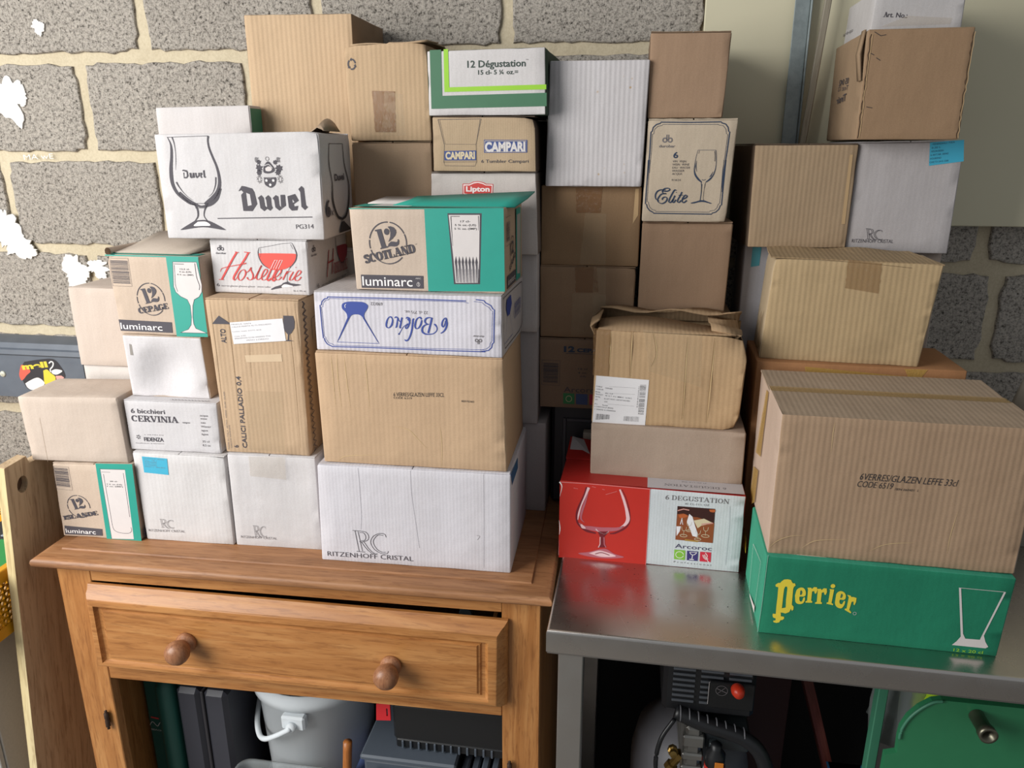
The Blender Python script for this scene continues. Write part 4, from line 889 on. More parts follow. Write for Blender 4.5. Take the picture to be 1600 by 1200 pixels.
luminarc_bar(f, [(3.5,21.8),(79.5,19.6),(78.1,5.5),(1.4,3.6)], [(4.7,7.2),(65.3,7.9)], 9.0)
f.poly('colour_panel', TEAL, [(158.1,154.9),(160.6,155.1),(155.0,-0.6),(152.5,-0.7)], 0)
b.Rt.poly('colour_panel', INK, [(6, 4), (26, 4), (26, 22), (6, 22)], 1)
b.done = None
f.done(); b.Rt.done()

b = cbox('B', 'white box with a small blue sticker, second from left on the cabinet', card(WH, .3), dents=[('F', 130, 120, 45, 2.5), ('C', 175, 176, 22, 7)])
f = b.F
f.poly('address_sticker', STICK, [(16.8,167.7),(65.1,166.1),(63.9,134.2),(16.6,136.4)], 1)
for i, t in enumerate(('RITZENHOFF CRISTAL', 'F.R.L.   NR 1', 'ARTIKEL NUMMER', 'HOLLAND', 'GLASWERK', 'INHALT 6   0002 BRW')):
    f.text('address_sticker', MUD, t, [(x + 2.2, y - 2.2 - i*3.2) for x, y in [(18.1,165.9),(57.5,165.0)]] if i in (0, 5) else [(x + 2.2, y - 2.2 - i*3.2) for x, y in [(18.1,165.9),(42.1,165.1)]], 1.5, 0, 0, 2)
rc_logo(f, *[(32.6,43.9),(59.8,43.5),(32.6,26.8)], [(7.8,16.8),(80.1,19.4)], 5.0)
f.done()

b = cbox('C', 'creased white box left of the wide white one on the cabinet', card('#cbc8c5', .12, stain=.25), dents=[('F', 120, 140, 50, 4), ('F', 30, 90, 40, 2.5)])
f = b.F
rc_logo(f, *[(34.5,41.9),(58.8,42.1),(34.6,19.8)], [(9.5,15.6),(78.2,16.1)], 4.8)
f.done()
tape(b, b.F, [(41.2,178.3),(109.1,180.6),(106.8,136.5),(40.5,140.1)], TAPE_C)

b = cbox('D', 'wide white box with big outlined initials, at the front edge of the cabinet', card('#cfccd2', .3, .006), nx=12)
f = b.F
rc_logo(f, *[(57.8,62.3),(118.3,61.3),(60.2,21.8)], [(8.8,9.0),(164.3,10.3)], 9.4, .9, INK)
f.stroke('pen_mark', MUD, [(277.5,68.7),(282.6,67.7),(280.7,63.3),(278.1,60.3)], .5, 1)
for p in ([(74.5,181.4),(75.4,159.4),(75.5,97.1),(72.9,65.1)], [(165.8,183.4),(166.5,137.8),(172.4,75.8),(176.2,37.1)], [(290.3,184.2),(290.1,111.8),(288.9,6.5)]): f.stroke('crease', flat('crease_grey', '#a9a6ac', .8), p, .5, 0)
b.Rt.poly('sticker', flat('sticker_dull_blue', '#35618a', .5), [(-0.5,185.5),(84.5,179.5),(87.4,159.0),(12.9,159.5)], 1)
f.done(); b.Rt.done()

# ---- second layer and up, left side
b = cbox('E', 'plain pale beige box overhanging at far left, on the small teal tumbler box', card('#c6b5a2', .12), flaps='none')
b.F.line('crease', flat('crease_tan', '#a08c74', .8), [(30.4,83.3),(29.9,-2.4)], .4, 0); b.F.done()

b = cbox('F', 'white box with black print and a pinwheel mark, below the dented white box', card('#cbc8ca', .2), flaps='fb')
f = b.F
f.text(INKN, INK, '6 bicchieri', [(11.5,70.3),(76.3,70.8)], 8.6, .012)
f.serif(INKN, INK, 'CERVINIA', [(10.2,54.4),(99.6,55.3)], 11.4, .22, .09)
f.text(INKN, INK, 'uspo', [(107.5,55.4),(121.4,55.5)], 3, .01)
f.text(INKN, INK, 'FIDENZA', [(28.8,17.3),(66.2,18.0)], 7.6, .022)
f.text(INKN, MUD, 'I VETRI DI', [(31.2,29.1),(66.7,29.7)], 1.5)
f.text(INKN, MUD, 'l’eccellenza per la ristorazione', [(10.9,12.0),(66.1,13.0)], 2.0, 0, .2)
c0 = [(18.5,24.8)][0]
for k in range(6):
    a_ = R(60*k + 12); dx, dy = math.cos(a_), math.sin(a_)
    f.poly('maker_mark', INK, [(c0[0] + dx*.8, c0[1] + dy*.8), (c0[0] + dx*3.6 - dy*1.4, c0[1] + dy*3.6 + dx*1.4), (c0[0] + dx*4.4, c0[1] + dy*4.4), (c0[0] + dx*3.4 + dy*.6, c0[1] + dy*3.4 - dx*.6)], 1)
for t, p in (('acqua', [(141.9,69.7),(156.9,69.7)]), ('water', [(142.0,64.0),(154.9,64.0)]), ('eau', [(142.0,56.4),(150.4,56.5)]), ('Wasser', [(141.3,48.9),(160.3,49.2)]), ('agua', [(141.0,41.9),(153.4,41.9)]), ('água', [(140.4,34.6),(153.0,34.6)]), ('25 cl', [(140.4,20.6),(153.1,20.6)]), ('8,5 oz', [(140.1,13.2),(154.6,13.3)])):
    f.text(INKN, MUD, t, p, 3.8, .004)
f.done()
zz = []
for i in range(12): zz += [(85 + i*6.2, 6), (88 + i*6.2, 9.5), (91 + i*6.2, 6)]
b.T.stroke('tear_strip', INK, zz, 1.1, 3, False); b.T.done()

b = cbox('L', 'dented plain white box directly under the teal wine-glass box', card('#cdcac8', .1), flaps='fb', nx=22, dents=[('F', 70, 45, 62, 15), ('F', 30, 95, 30, -1), ('C', 150, 20, 18, 5)], side_mat=card(KRL, .2))
b.L.poly('hand_hole', INK, [(30, 60), (40, 60), (40, 85), (30, 85)], 1)
b.F.poly('hand_hole', flat('hole_grey', '#8b857f', .8), [(10.6,96.6),(15.8,95.1),(15.1,75.8),(9.7,76.2)], 1); b.F.done()

b = cbox('K', 'kraft and teal box with a wine glass, topmost of the leftmost tall stack', card(KRL, .15), flaps='none', side_mat=card(KRL, .2), crush=1.2, dents=[('C', 0, 139, 16, 5)])
f = b.F
f.poly('colour_panel', TEAL, [(109.6,138.4),(168.7,138.1),(169.1,0.1),(110.4,-1.1)], 0)
f.poly('colour_panel', TEAL, [(-4.3,138.6),(169.4,138.6),(169.1,136.5),(-4.4,136.4)], 1)
gl = [(121.2,128.9),(164.7,129.4),(165.9,120.8),(167.8,104.6),(169.6,91.0),(168.0,78.7),(161.8,70.2),(152.3,65.2),(148.2,54.5),(145.5,34.8),(145.6,22.2),(148.5,14.6),(168.8,6.9),(118.7,6.1),(134.1,12.4),(140.6,20.6),(143.1,34.8),(143.4,54.4),(139.4,64.8),(127.7,70.0),(119.7,77.2),(116.9,86.8),(118.7,103.3),(120.1,117.0)]
f.poly('glass_drawing', GREYP, gl, 1)
f.stroke('glass_drawing', INK, gl + gl[:1], .8, 2, False)
f.line('glass_drawing', INK, [(122.2,125.7),(141.3,125.4)], .9, 3)
f.stroke('glass_drawing', INK, [(123.4,123.8),(122.1,106.1),(120.9,89.7),(123.4,78.2)], .7, 3)
f.stroke('glass_drawing', INK, [(161.5,127.4),(161.9,104.5),(165.3,89.6),(163.7,82.1)], 1.1, 3)
for t, p in (('12,5 cl-', [(132.9,115.9),(151.1,115.9)]), ('4 oz.-(US)', [(131.1,111.3),(152.9,111.3)]), ('4 ¼ oz.-(IMP)', [(126.3,106.5),(156.3,106.2)])): f.text('glass_drawing', BLK, t, p, 2.4, .01, 0, 3)
f.stroke('barcode', INK, [(2.8,132.8),(38.5,133.0),(38.4,84.6),(1.9,84.7),(2.8,132.8)], .5, 1, False)
f.bars('barcode', INK, [(4.0,129.0),(36.5,128.6),(36.1,89.0),(3.8,89.2)], 5)
badge(f, [(70.8,63.2)][0], 26, 28, 'CEPAGE', [(44.8,37.0),(102.9,48.0)], 10.0)
luminarc_bar(f, [(2.8,25.3),(104.3,23.8),(103.4,4.9),(3.8,5.1)], [(5.0,8.6),(85.0,8.2)], 11.5)
f.done()
# its top: folded flaps, the left one torn and curling
T_ = b.T
T_.poly('colour_panel', TEAL, [(4, 3), (165, 3), (165, 30), (110, 26), (4, 34)], 0); T_.done()
mb = MB(); H_ = b.tl[1]
mb.loft([[(.002 + .160*t, .012, H_ + .0006), (.002 + .160*t, .075, H_ + .006 + .004*math.sin(t*5)), (.002 + .160*t, .15, H_ + .020 + .004*math.sin(t*4)), (.002 + .160*t, .15, H_ + .023 + .004*math.sin(t*4)), (.002 + .160*t, .075, H_ + .009 + .004*math.sin(t*5)), (.002 + .160*t, .012, H_ + .0026)] for t in [i/10 for i in range(10)]])
mb.build('flap', card('#b9ab98', .15), b.root, True)
mb = MB().loft([[(-.001 + .006*math.cos(a_), .004 + r_, H_ + .004 + .007*math.sin(a_)) for a_ in [k*.7 for k in range(9)]] for r_ in (0, .03, .06, .09)], cap=False)
mb.build('flap', card(KRL, .15), b.root, True)

b = cbox('G', 'tall brown box with a black arrow and a black wine glass silhouette', card('#c0a27c', .55), dents=[('F', 80, 230, 60, 2)], nx=12)
f = b.F
for p in ([(5.6,271.7),(7.0,166.2),(6.2,49.3)], [(35.5,272.5),(36.2,167.3),(35.1,80.5)], [(70.3,268.0),(69.0,224.4),(65.6,140.0)], [(154.3,270.3),(157.0,199.7),(157.7,115.2)], [(140.5,264.6),(143.7,177.0),(143.3,14.6)]):
    f.stroke('crease', flat('crease_brown', '#7d6140', .8), p, [.2, .6, .5, .2], 0)
f.poly('arrow', INK, [(19.1,247.0),(37.1,234.4),(36.3,232.7),(5.3,232.3)], 1)
f.text(INKN, INK, 'ALTO', [(27.2,199.7),(27.3,224.1)], 9.2, .02)
f.text(INKN, INK, '6', [(27.7,9.4),(27.0,14.2)], 8, .02)
f.text(INKN, INK, 'CALICI PALLADIO 0,4', [(43.8,9.0),(45.5,141.4)], 8.6, .018)
f.text(INKN, MUD, 'MADE IN ITALY  VETRO  VERRE  GLAS  GLASS', [(10.3,4.7),(13.4,112.3)], 2.4)
f.text(INKN, MUD, 'CALICE GRANDE', [(15.4,7.5),(15.7,51.0)], 2.2)
f.poly('address_sticker', PAPER, [(37.2,235.7),(131.4,245.4),(134.1,207.2),(40.3,198.4)], 1)
for t, p in (('MODUS: 33974', [(40.1,231.2),(75.2,234.4)]), ('CALICE MARTA 42 CL PALLADIO', [(40.2,226.7),(110.8,234.5)]), ('Lotto num 1/171.410', [(41.0,219.0),(92.2,224.0)]), ('Cont. 6 PZ', [(43.5,210.8),(63.8,213.1)]), ('SPEDIZIONI 52100 AREZZO TOS', [(43.0,206.9),(107.6,214.0)]), ('PESO LORDO', [(64.6,204.8),(103.7,208.9)])):
    f.text('address_sticker', MUD, t, p, 2.0, 0, 0, 2)
f.poly('glass_drawing', INK, [(133.0,250.3),(150.3,250.3),(152.2,240.6),(150.7,229.7),(144.8,220.8),(140.7,218.4),(139.3,209.0),(148.7,207.2),(130.6,206.5),(137.0,209.0),(138.5,218.4),(134.4,222.6),(132.2,229.1)], 1)
f.labels['glass_drawing'] = 'black wine glass silhouette'
f.poly('faded_patch', flat('faded_card', '#c9b193', .85), [(57.8,179.4),(124.0,184.1),(124.1,170.7),(59.3,167.1)], 0)
f.done()
tape(b, f, [(52.6,116.4),(120.0,117.0),(114.3,5.7),(45.4,6.7)], TAPE_C)
zz = []
for i in range(24): zz += [(14 + (i % 2)*3, 272 - i*11.2), (24 + (i % 3)*2, 266 - i*11.2), (12, 262 - i*11.2), (20, 268 - i*11.2)]
b.Rt.line('tear_strip', INK, zz, 2.6, 1)
b.Rt.line('arrow', INK, [(46, 200), (46, 236), (60, 238)], 1.2, 1); b.Rt.done()

b = cbox('H', 'brown ribbed box with a small black stamp, on the wide white box', card('#c3a27a', .4, .008), nx=12)
f = b.F
for p in ([(26.7,189.2),(27.5,156.6),(28.5,100.9)], [(37.0,192.3),(36.0,151.4),(38.6,98.6)], [(49.0,190.1),(50.6,152.0),(54.0,99.4)], [(84.1,188.8),(85.9,145.4),(87.2,101.0)], [(130.7,71.0),(152.5,65.7),(167.6,50.2),(182.7,34.6)], [(23.7,1.7),(44.1,13.1),(109.0,18.6)], [(205.9,75.0),(208.1,42.6),(206.9,2.9)]):
    f.stroke('crease', flat('crease_light', '#cbb083', .8), p, [.2, .9, .7, .2], 0)
f.text(INKN, BLK, '6 VERRES/GLAZEN LEFFE 33CL', [(129.3,123.7),(214.2,126.6)], 7.0, -.004, .15)
f.text(INKN, BLK, 'CODE 6.519', [(129.1,119.5),(159.9,119.9)], 3.6, -.004)
f.text(INKN, BLK, '88970360', [(242.7,119.2),(263.3,119.1)], 3.2, -.004)
f.done()

b = cbox('I', 'flat white box with a blue frame and blue script printed upside down', card('#cbc8d0', .62, .0075), flaps='fb', nx=14, side_mat=card('#b9b4b4', .3))
f = b.F
f.line('frame_line', BLUE, [(26.8,86.2),(119.3,87.2),(159.4,87.8),(248.6,87.9),(256.7,86.4)], .6, 1)
f.line('frame_line', BLUE, [(24.3,88.6),(98.2,89.4),(161.6,89.9),(252.7,89.7)], 1.5, 1)
for wd, p in ((1.5, [(24.6,88.7),(23.8,86.1),(19.2,85.4),(14.4,80.8),(12.7,75.0),(10.5,74.8),(10.8,64.9),(11.2,37.4),(12.1,20.3),(13.9,19.9),(14.4,16.0),(18.3,10.3),(26.4,6.6)]), (.6, [(27.2,85.8),(25.8,83.9),(20.9,82.9),(17.0,79.3),(15.6,75.1),(15.3,72.3),(12.8,71.5),(13.4,60.8),(14.0,35.3),(14.1,22.9),(16.2,21.9),(16.9,18.3),(20.8,12.5),(27.8,10.6),(28.3,8.9)])): f.line('frame_line', BLUE, p, wd, 1)
f.line('frame_line', BLUE, [(26.2,6.4),(93.5,7.7),(179.6,8.1),(220.8,8.3),(282.4,9.2)], 1.5, 1)
f.line('frame_line', BLUE, [(28.3,8.9),(93.6,10.0),(179.6,10.5),(220.9,11.3),(280.3,12.3)], .6, 1)
for wd, p in ((1.5, [(268.5,92.4),(281.2,91.3),(283.7,87.9),(292.3,83.7),(295.3,78.2),(297.8,77.3),(297.2,61.1),(296.4,25.1),(293.8,22.4),(292.8,16.6),(287.6,11.7),(274.1,9.0)]), (.6, [(264.9,89.3),(278.1,88.2),(281.6,84.8),(289.2,80.5),(292.2,76.6),(294.7,75.2),(294.1,60.9),(293.3,27.0),(290.7,23.3),(289.7,18.5),(284.5,14.1),(274.1,11.6)])): f.line('frame_line', BLUE, p, wd, 1)
f.spoly('goblet_drawing', BLUE, [(52.5,80.5),(61.2,82.2),(76.3,82.5),(84.9,81.9),(90.6,78.7),(92.2,75.7),(90.4,70.9),(86.0,64.5),(84.8,59.2),(85.4,54.6),(82.3,57.1),(78.7,60.3),(73.9,61.8),(66.3,61.2),(61.8,58.4),(59.4,54.6),(55.1,52.9),(56.0,56.1),(55.5,61.3),(52.6,65.9),(48.5,70.0),(47.7,74.1),(48.8,77.8)], 1)
f.line('goblet_drawing', BLUE, [(58.0,56.1),(35.8,14.6),(107.3,15.1),(83.9,56.6)], .9, 1)
f.poly('goblet_drawing', BLUE, [(55.2,53.9),(59.4,54.6),(39.5,19.3),(35.4,14.4)], 1); f.poly('goblet_drawing', BLUE, [(81.7,57.0),(85.6,55.1),(107.6,15.1),(104.9,17.8)], 1)
f.stroke('goblet_drawing', WHITE, [(55.3,78.2),(53.2,75.4),(53.8,71.9)], .8, 3)
f.labels['goblet_drawing'] = 'blue upside-down goblet'
f.text(INKN, MUD, '690/22', [(116.3,82.6),(96.7,82.4)], 5.2)
f.text(INKN, MUD, '22 cl. 7⅓ oz.', [(190.6,71.0),(152.6,71.1)], 5.0)
# script, drawn upside down
BS = lambda p, w_: f.stroke(INKN, BLUE, p, w_, 1)
BS([(131.6,56.8),(129.8,59.4),(126.9,59.6),(123.5,55.5),(121.4,49.1),(121.1,43.9),(123.6,41.7),(127.2,43.1),(130.3,47.4),(131.9,53.7),(131.4,57.3)], [1.6, 2.6, 1.2, 2.2, 3, 2.4, 1.2, 2, 3, 2.6, 1.6])
BS([(147.9,59.5),(146.6,55.3),(145.3,49.0),(143.8,43.7),(145.0,42.2)], 2.8); BS([(145.4,52.1),(142.6,54.1),(140.7,58.2),(137.6,60.0),(135.4,58.0)], [1, 1.6, 2.6, 2, 1]); BS([(140.3,57.2),(139.2,49.8),(137.9,44.5),(136.2,42.2)], [1.4, 2.6, 2.6, 1])
BS([(161.4,54.3),(159.8,58.4),(156.4,59.8),(154.0,58.2)], [1, 2.6, 2.2, 1]); BS([(156.9,57.8),(160.1,52.7),(156.8,44.2),(153.8,42.0),(152.8,44.1),(157.3,50.0),(149.1,43.9),(144.3,36.4),(141.0,31.0)], [2.4, 2.6, 2.4, 2, 1.4, 1, 1, 1, 1.6])
BS([(140.3,32.7),(142.8,32.3)], 2)
BS([(167.7,58.2),(166.1,57.1),(165.1,50.8),(163.4,40.3),(160.4,30.8),(156.7,23.7),(152.9,21.8),(150.5,23.5)], [1.4, 2.6, 2.8, 2.8, 2.6, 2.2, 2.4, 1.2])
BS([(180.1,57.6),(178.1,60.4),(175.1,60.3),(171.3,56.3),(169.0,48.9),(169.2,43.7),(171.8,42.2),(175.4,44.5),(178.8,50.3),(180.3,56.6)], [2, 2.8, 1.4, 2.4, 3, 2.4, 1.2, 2.2, 3, 2])
BS([(197.0,61.2),(195.4,54.1),(193.0,45.7),(190.0,35.7)], 3); BS([(197.7,60.4),(191.9,61.0),(187.2,58.9),(185.4,54.7),(187.4,51.2),(191.6,50.3)], [1.4, 1.6, 2.6, 3, 2, 1]); BS([(191.6,50.3),(185.2,48.5),(181.1,44.2),(180.6,37.9),(184.7,34.4),(191.0,33.9),(198.5,35.3),(203.8,39.9),(204.8,45.1),(202.1,49.7),(200.0,50.6)], [1, 2, 3, 3.2, 2.4, 1.8, 1.4, 1.4, 1.6, 2.8, 1.4])
BS([(221.4,56.1),(220.9,60.7),(218.0,61.1),(214.2,55.8),(213.0,49.6),(215.0,46.8),(217.7,50.8),(218.7,57.0)], [1.6, 1, 1.2, 2.4, 2.6, 1.6, 2, 1]); BS([(219.1,60.6),(221.3,53.0),(219.1,44.6),(215.3,39.3),(210.6,36.2)], [1.6, 3, 2.8, 2, 1.4])
duro(f, [(271.8,27.1)][0], 3.1, MUD, -1)
f.done()
g = b.Rt
g.stroke('frame_line', BLK, [(12, 92), (20, 94), (165, 92), (188, 88), (190, 80), (192, 30), (186, 14), (160, 8)], 1.2, 1); g.line('frame_line', BLK, [(160, 8), (22, 10), (12, 24), (12, 92)], 1.2, 1)
g.poly('goblet_drawing', BLUE, [(36, 86), (74, 88), (82, 72), (64, 58), (44, 58), (32, 72)], 1); g.line('goblet_drawing', BLUE, [(44, 60), (22, 18), (92, 18), (64, 60)], 1, 1)
for i in range(5): g.stroke(INKN, BLUE, [(112 + i*13, 40), (106 + i*13, 52), (116 + i*13, 66), (122 + i*13, 46)], 2.2, 1)
g.done()

b = cbox('J', 'wide kraft and teal box with a ribbed tumbler, on the blue-framed white box', card('#c4b19b', .15), flaps='none', side_mat=card('#b99f80', .2))
f = b.F
f.poly('colour_panel', TEAL, [(119.6,127.5),(243.5,130.5),(245.1,3.7),(121.9,0.5)], 0)
f.poly('colour_panel', TEAL, [(-2.3,127.7),(243.5,130.8),(243.5,129.4),(-1.3,126.3)], 1)
f.poly('glass_drawing', INK, [(156.1,122.0),(209.6,122.7),(205.7,14.1),(163.9,12.9)], 1)
f.poly('glass_drawing', GREYP, [(158.0,119.5),(206.6,120.2),(204.7,50.0),(202.7,16.1),(166.7,15.1),(164.2,51.1)], 2)
f.line('glass_drawing', BLK, [(160.7,117.4),(175.4,117.6)], .9, 3); f.stroke('glass_drawing', BLK, [(161.5,116.5),(162.3,96.2),(163.2,72.8)], [1.2, 1, .4], 3); f.stroke('glass_drawing', BLK, [(204.4,118.8),(204.7,106.6),(204.3,96.9)], [.9, .8, .3], 3)
for t, p in (('17 cl-', [(176.2,108.6),(191.7,108.9)]), ('5 ¾ oz.-(US)', [(167.3,103.1),(200.6,103.4)]), ('5 ¾ oz.-(IMP)', [(166.5,97.5),(202.0,97.9)])): f.text('glass_drawing', BLK, t, p, 3.0, .018, 0, 3)
for i in range(7):
    x0 = 375 + i*53
    px_ = [(x0 - 20, 950), (x0, 800), (x0 + 22, 950)]
a_, b_ = [(168.0,57.1)][0], [(200.6,57.8)][0]; c_, d_ = [(168.6,16.1)][0], [(200.4,17.0)][0]
for i in range(7):
    t_ = i/6; top = (a_[0] + (b_[0]-a_[0])*t_, a_[1]); bot = (c_[0] + (d_[0]-c_[0])*t_, c_[1]); wd = 2.1
    f.poly('glass_drawing', INK, [top, (top[0]+wd, top[1]-9), (top[0]+wd*.6, top[1]-16), (bot[0]+.5, bot[1]), (bot[0]-.3, bot[1]), (top[0]-wd*.5, top[1]-16), (top[0]-wd, top[1]-9)], 3)
    f.poly('glass_drawing', flat('ink_light_grey', '#9a9699', .7), [(top[0]+1.3, top[1]-8), (top[0]+2.6, top[1]-20), (bot[0]+2.2, bot[1]), (bot[0]+1.2, bot[1])], 4)
    f.line('glass_drawing', INK, [(top[0]+wd*1.5, top[1]-20), (bot[0]+2.9, bot[1])], .35, 3)
badge(f, [(58.8,74.9)][0], 31.5*.96, 33.8*.96, 'SCOTLAND', [(20.0,41.8),(104.2,61.5)], 13.5)
f.text('stamped_badge', INK, '™', [(103.4,72.1),(106.3,73.1)], 2, 0)
luminarc_bar(f, [(11.2,24.0),(114.4,24.7),(114.2,4.4),(11.5,2.9)], [(13.4,6.6),(96.4,7.4)], 15.5)
f.text('name_bar', GREYP, 'ARC', [(101.6,19.3),(110.5,19.3)], 2.4, 0, 0, 3); f.stroke('name_bar', GREYP, ell(*[(106.0,10.8)][0], 2.6, 3, 0, 360, 12), .6, 3, False); f.line('name_bar', GREYP, [(105.7,14.9),(106.5,8.8)], .9, 3)
f.done()
g = b.Rt
g.poly('colour_panel', TEAL, [(104, 3), (150, 3), (150, 122), (104, 122)], 1); g.poly('glass_drawing', flat('ink_shade_grey', '#a8a09a', .7), [(114, 14), (144, 10), (144, 112), (112, 112)], 2)
g.bars('barcode', INK, [(16, 108), (44, 108), (44, 78), (16, 78)], 4); g.line('barcode', INK, [(10, 116), (50, 116), (50, 72), (10, 72), (10, 116)], .8, 1)
g.stroke('stamped_badge', INK, ell(68, 60, 20, 22, 0, 360, 20), 1.6, 1, False)
g.text('stamped_badge', INK, '12', [(54, 52), (82, 56)], 20, .03); g.text('stamped_badge', INK, 'SCOTLAND', [(44, 28), (98, 46)], 9, .03)
g.poly('name_bar', INK, [(18, 4), (98, 4), (98, 24), (18, 24)], 1); g.text('name_bar', GREYP, 'luminarc', [(24, 9), (92, 9)], 10, 0, 0, 3)
g.done()
b.T.poly('colour_panel', TEAL, [(3, 3), (240, 3), (240, 60), (150, 80), (90, 60), (3, 60)], 0); b.T.poly('colour_panel', GREYP, [(25, 12), (90, 12), (95, 55), (35, 55)], 1); b.T.done()
# lifted flap at the back right
mb = MB(); H_ = b.tl[1]
mb.loft([[(.06 + .195*t, .03, H_ + .0012), (.065 + .2*t, .10, H_ + .004 + .006*t), (.065 + .205*t, .15, H_ + .008 + .010*t), (.065 + .205*t, .15, H_ + .010 + .010*t), (.065 + .2*t, .10, H_ + .0065 + .006*t), (.06 + .195*t, .03, H_ + .0035)] for t in [i/8 for i in range(9)]])
mb.build('flap', TEAL, b.root, True)
MB().loft([[(.004 + .14*t, .07, H_ + .0008), (.004 + .14*t, .165, H_ + .006), (.004 + .14*t, .165, H_ + .008), (.004 + .14*t, .07, H_ + .003)] for t in [i/6 for i in range(7)]]).build('flap', card('#c9c2ba', .15), b.root, True)

b = cbox('O', 'white box with red script and a tilted glass of red wine', card('#cdcacb', .42, .0068), nx=12)
for f, m_ in ((b.F, 1),):
    duro(f, [(19.8,74.9)][0], 3.3, INK)
    rs = lambda p, w_=None: f.stroke(INKN, RED, p, w_ or (lambda t: .7 + 1.9*abs(t.y)**2), 3)
    rs([(48.9,69.9),(40.3,58.6),(29.1,42.4),(19.7,28.6),(15.8,22.9)], 3.2); rs([(70.3,70.0),(62.8,59.1),(50.6,44.2),(39.5,29.1),(37.5,22.9)], 3.2)
    f.line(INKN, RED, [(46.0,70.6),(52.4,69.5)], 1.2, 3); f.line(INKN, RED, [(62.5,70.5),(73.4,69.8)], 1.2, 3); f.line(INKN, RED, [(10.6,22.6),(19.8,22.6)], 1.2, 3)
    rs([(14.7,35.8),(17.2,40.8),(23.9,43.5),(40.3,47.0),(56.5,49.8),(64.0,51.9)], [.7, .9, 1, 1.2, 1.4, 2.2])
    rs([(37.5,22.9),(40.1,22.4),(46.2,29.3)], [1, 1.2, .8])
    rs([(58.1,40.7),(52.5,38.1),(47.0,30.6),(47.0,24.4),(50.7,22.0),(57.2,27.2),(61.4,34.7),(60.0,40.2),(56.8,40.7)])
    rs([(61.5,35.3),(67.1,38.5),(72.8,44.8),(71.4,41.1),(74.4,32.6),(73.0,26.4),(68.1,23.2),(64.3,24.9),(63.3,28.0)])
    rs([(70.8,23.9),(77.8,27.8),(84.8,37.8),(91.9,48.9),(87.2,41.5),(80.6,29.1),(82.1,24.2),(87.6,26.8)])
    rs([(87.6,26.8),(95.4,31.9),(101.4,39.4),(99.1,43.0),(94.0,38.0),(89.8,29.3),(91.2,23.9),(97.3,25.3),(104.4,31.0)])
    for dx in (0, 75):
        q = [(u + dx*.1245*.98, v - dx*.004) for u, v in [(118.9,58.1),(112.8,49.5),(104.9,35.9),(99.9,27.2),(101.7,23.5),(107.3,27.4)]]
        f.stroke(INKN, RED, q, 2.6, 4)
        q2 = [(u + dx*.1245*.98, v) for u, v in [(108.1,43.5),(116.9,58.3),(121.8,58.6),(112.9,43.9)]]; f.line(INKN, WHITE, q2, .7, 5)
    rs([(111.9,27.5),(118.9,31.4),(126.1,38.9),(125.2,43.1),(119.7,39.9),(114.3,31.3),(115.0,25.2),(120.9,25.3),(126.6,30.4)])
    rs([(128.1,25.5),(133.4,34.2),(137.9,40.4),(134.9,35.5),(139.8,39.3),(144.4,40.6)]); rs([(148.2,39.5),(142.2,30.8),(140.4,25.3),(145.0,26.0),(150.0,31.1)]); f.stroke(INKN, RED, [(153.0,47.4),(153.7,46.7)], 1.6, 3)
    rs([(149.9,29.8),(158.1,34.9),(162.1,39.9),(158.7,42.2),(153.0,36.0),(149.8,28.6),(152.0,24.4),(157.3,26.4),(161.7,31.4)])
    f.spoly('wine_glass_drawing', WINE, [(88.8,68.8),(108.4,69.6),(134.2,69.7),(156.0,69.1),(154.3,61.4),(149.4,52.8),(139.8,46.3),(129.0,42.6),(113.3,41.6),(103.2,44.4),(94.6,50.2),(89.8,59.8)], 1)
    f.stroke('wine_glass_drawing', INK, [(89.7,77.8),(87.8,69.4),(89.7,59.2),(95.3,50.2),(104.4,43.8)], [.6, 1.4, 1.8, 1.8, .8], 2)
    f.stroke('wine_glass_drawing', INK, [(150.0,87.5),(154.2,78.1),(156.7,68.6),(154.1,59.0),(147.2,50.4),(142.4,46.6)], [.6, 1.2, 1.8, 1.6, 1, .6], 2)
    f.stroke('wine_glass_drawing', INK, [(89.7,78.1),(109.6,81.6),(130.6,85.7),(149.4,87.7)], .5, 2)
    f.stroke('wine_glass_drawing', INK, [(92.3,77.3),(92.4,68.3),(90.7,62.2)], .5, 2); f.stroke('wine_glass_drawing', INK, [(147.2,85.1),(151.0,77.4)], .5, 2)
    f.stroke('wine_glass_drawing', INK, [(144.4,47.3),(140.5,42.9),(137.2,33.1),(135.9,25.8),(136.7,20.9)], [.8, .6, .6, .6, 1], 2); f.stroke('wine_glass_drawing', INK, [(129.0,42.6),(125.7,35.2),(122.5,29.0)], .5, 2)
    f.spoly('wine_glass_drawing', INK, [(128.2,20.0),(136.2,22.4),(142.5,19.9),(157.9,18.5),(159.1,17.3),(147.3,15.3),(139.6,17.1),(130.6,18.3),(123.7,14.4),(124.8,11.9),(112.8,9.4),(106.0,7.7),(105.5,9.1),(113.1,13.1),(123.9,16.6)], 2)
    f.spoly('wine_glass_drawing', WHITE, [(129.3,17.5),(138.3,16.7),(145.9,14.8),(127.5,12.3),(125.6,13.8)], 3)
    f.labels['wine_glass_drawing'] = 'tilted glass of red wine'
    f.text(INKN, INK, '6', [(5.2,11.0),(10.5,10.9)], 5.4); f.text(INKN, MUD, 'verres·glazen·glasses·gläser  vinos·calici', [(13.5,10.7),(104.4,11.1)], 3.0, 0)
    f.text(INKN, INK, '16 cl. 5¾ oz.', [(145.8,5.8),(168.8,6.0)], 3.0)
b.F.done(); g = b.Rt
duro(g, (24, 74), 4, INK)
for p in ([(86, 66), (70, 20)], [(106, 66), (92, 22)], [(78, 44), (104, 46)]): g.stroke(INKN, flat('ink_dull_red', '#a04448', .6), p, 3, 2)
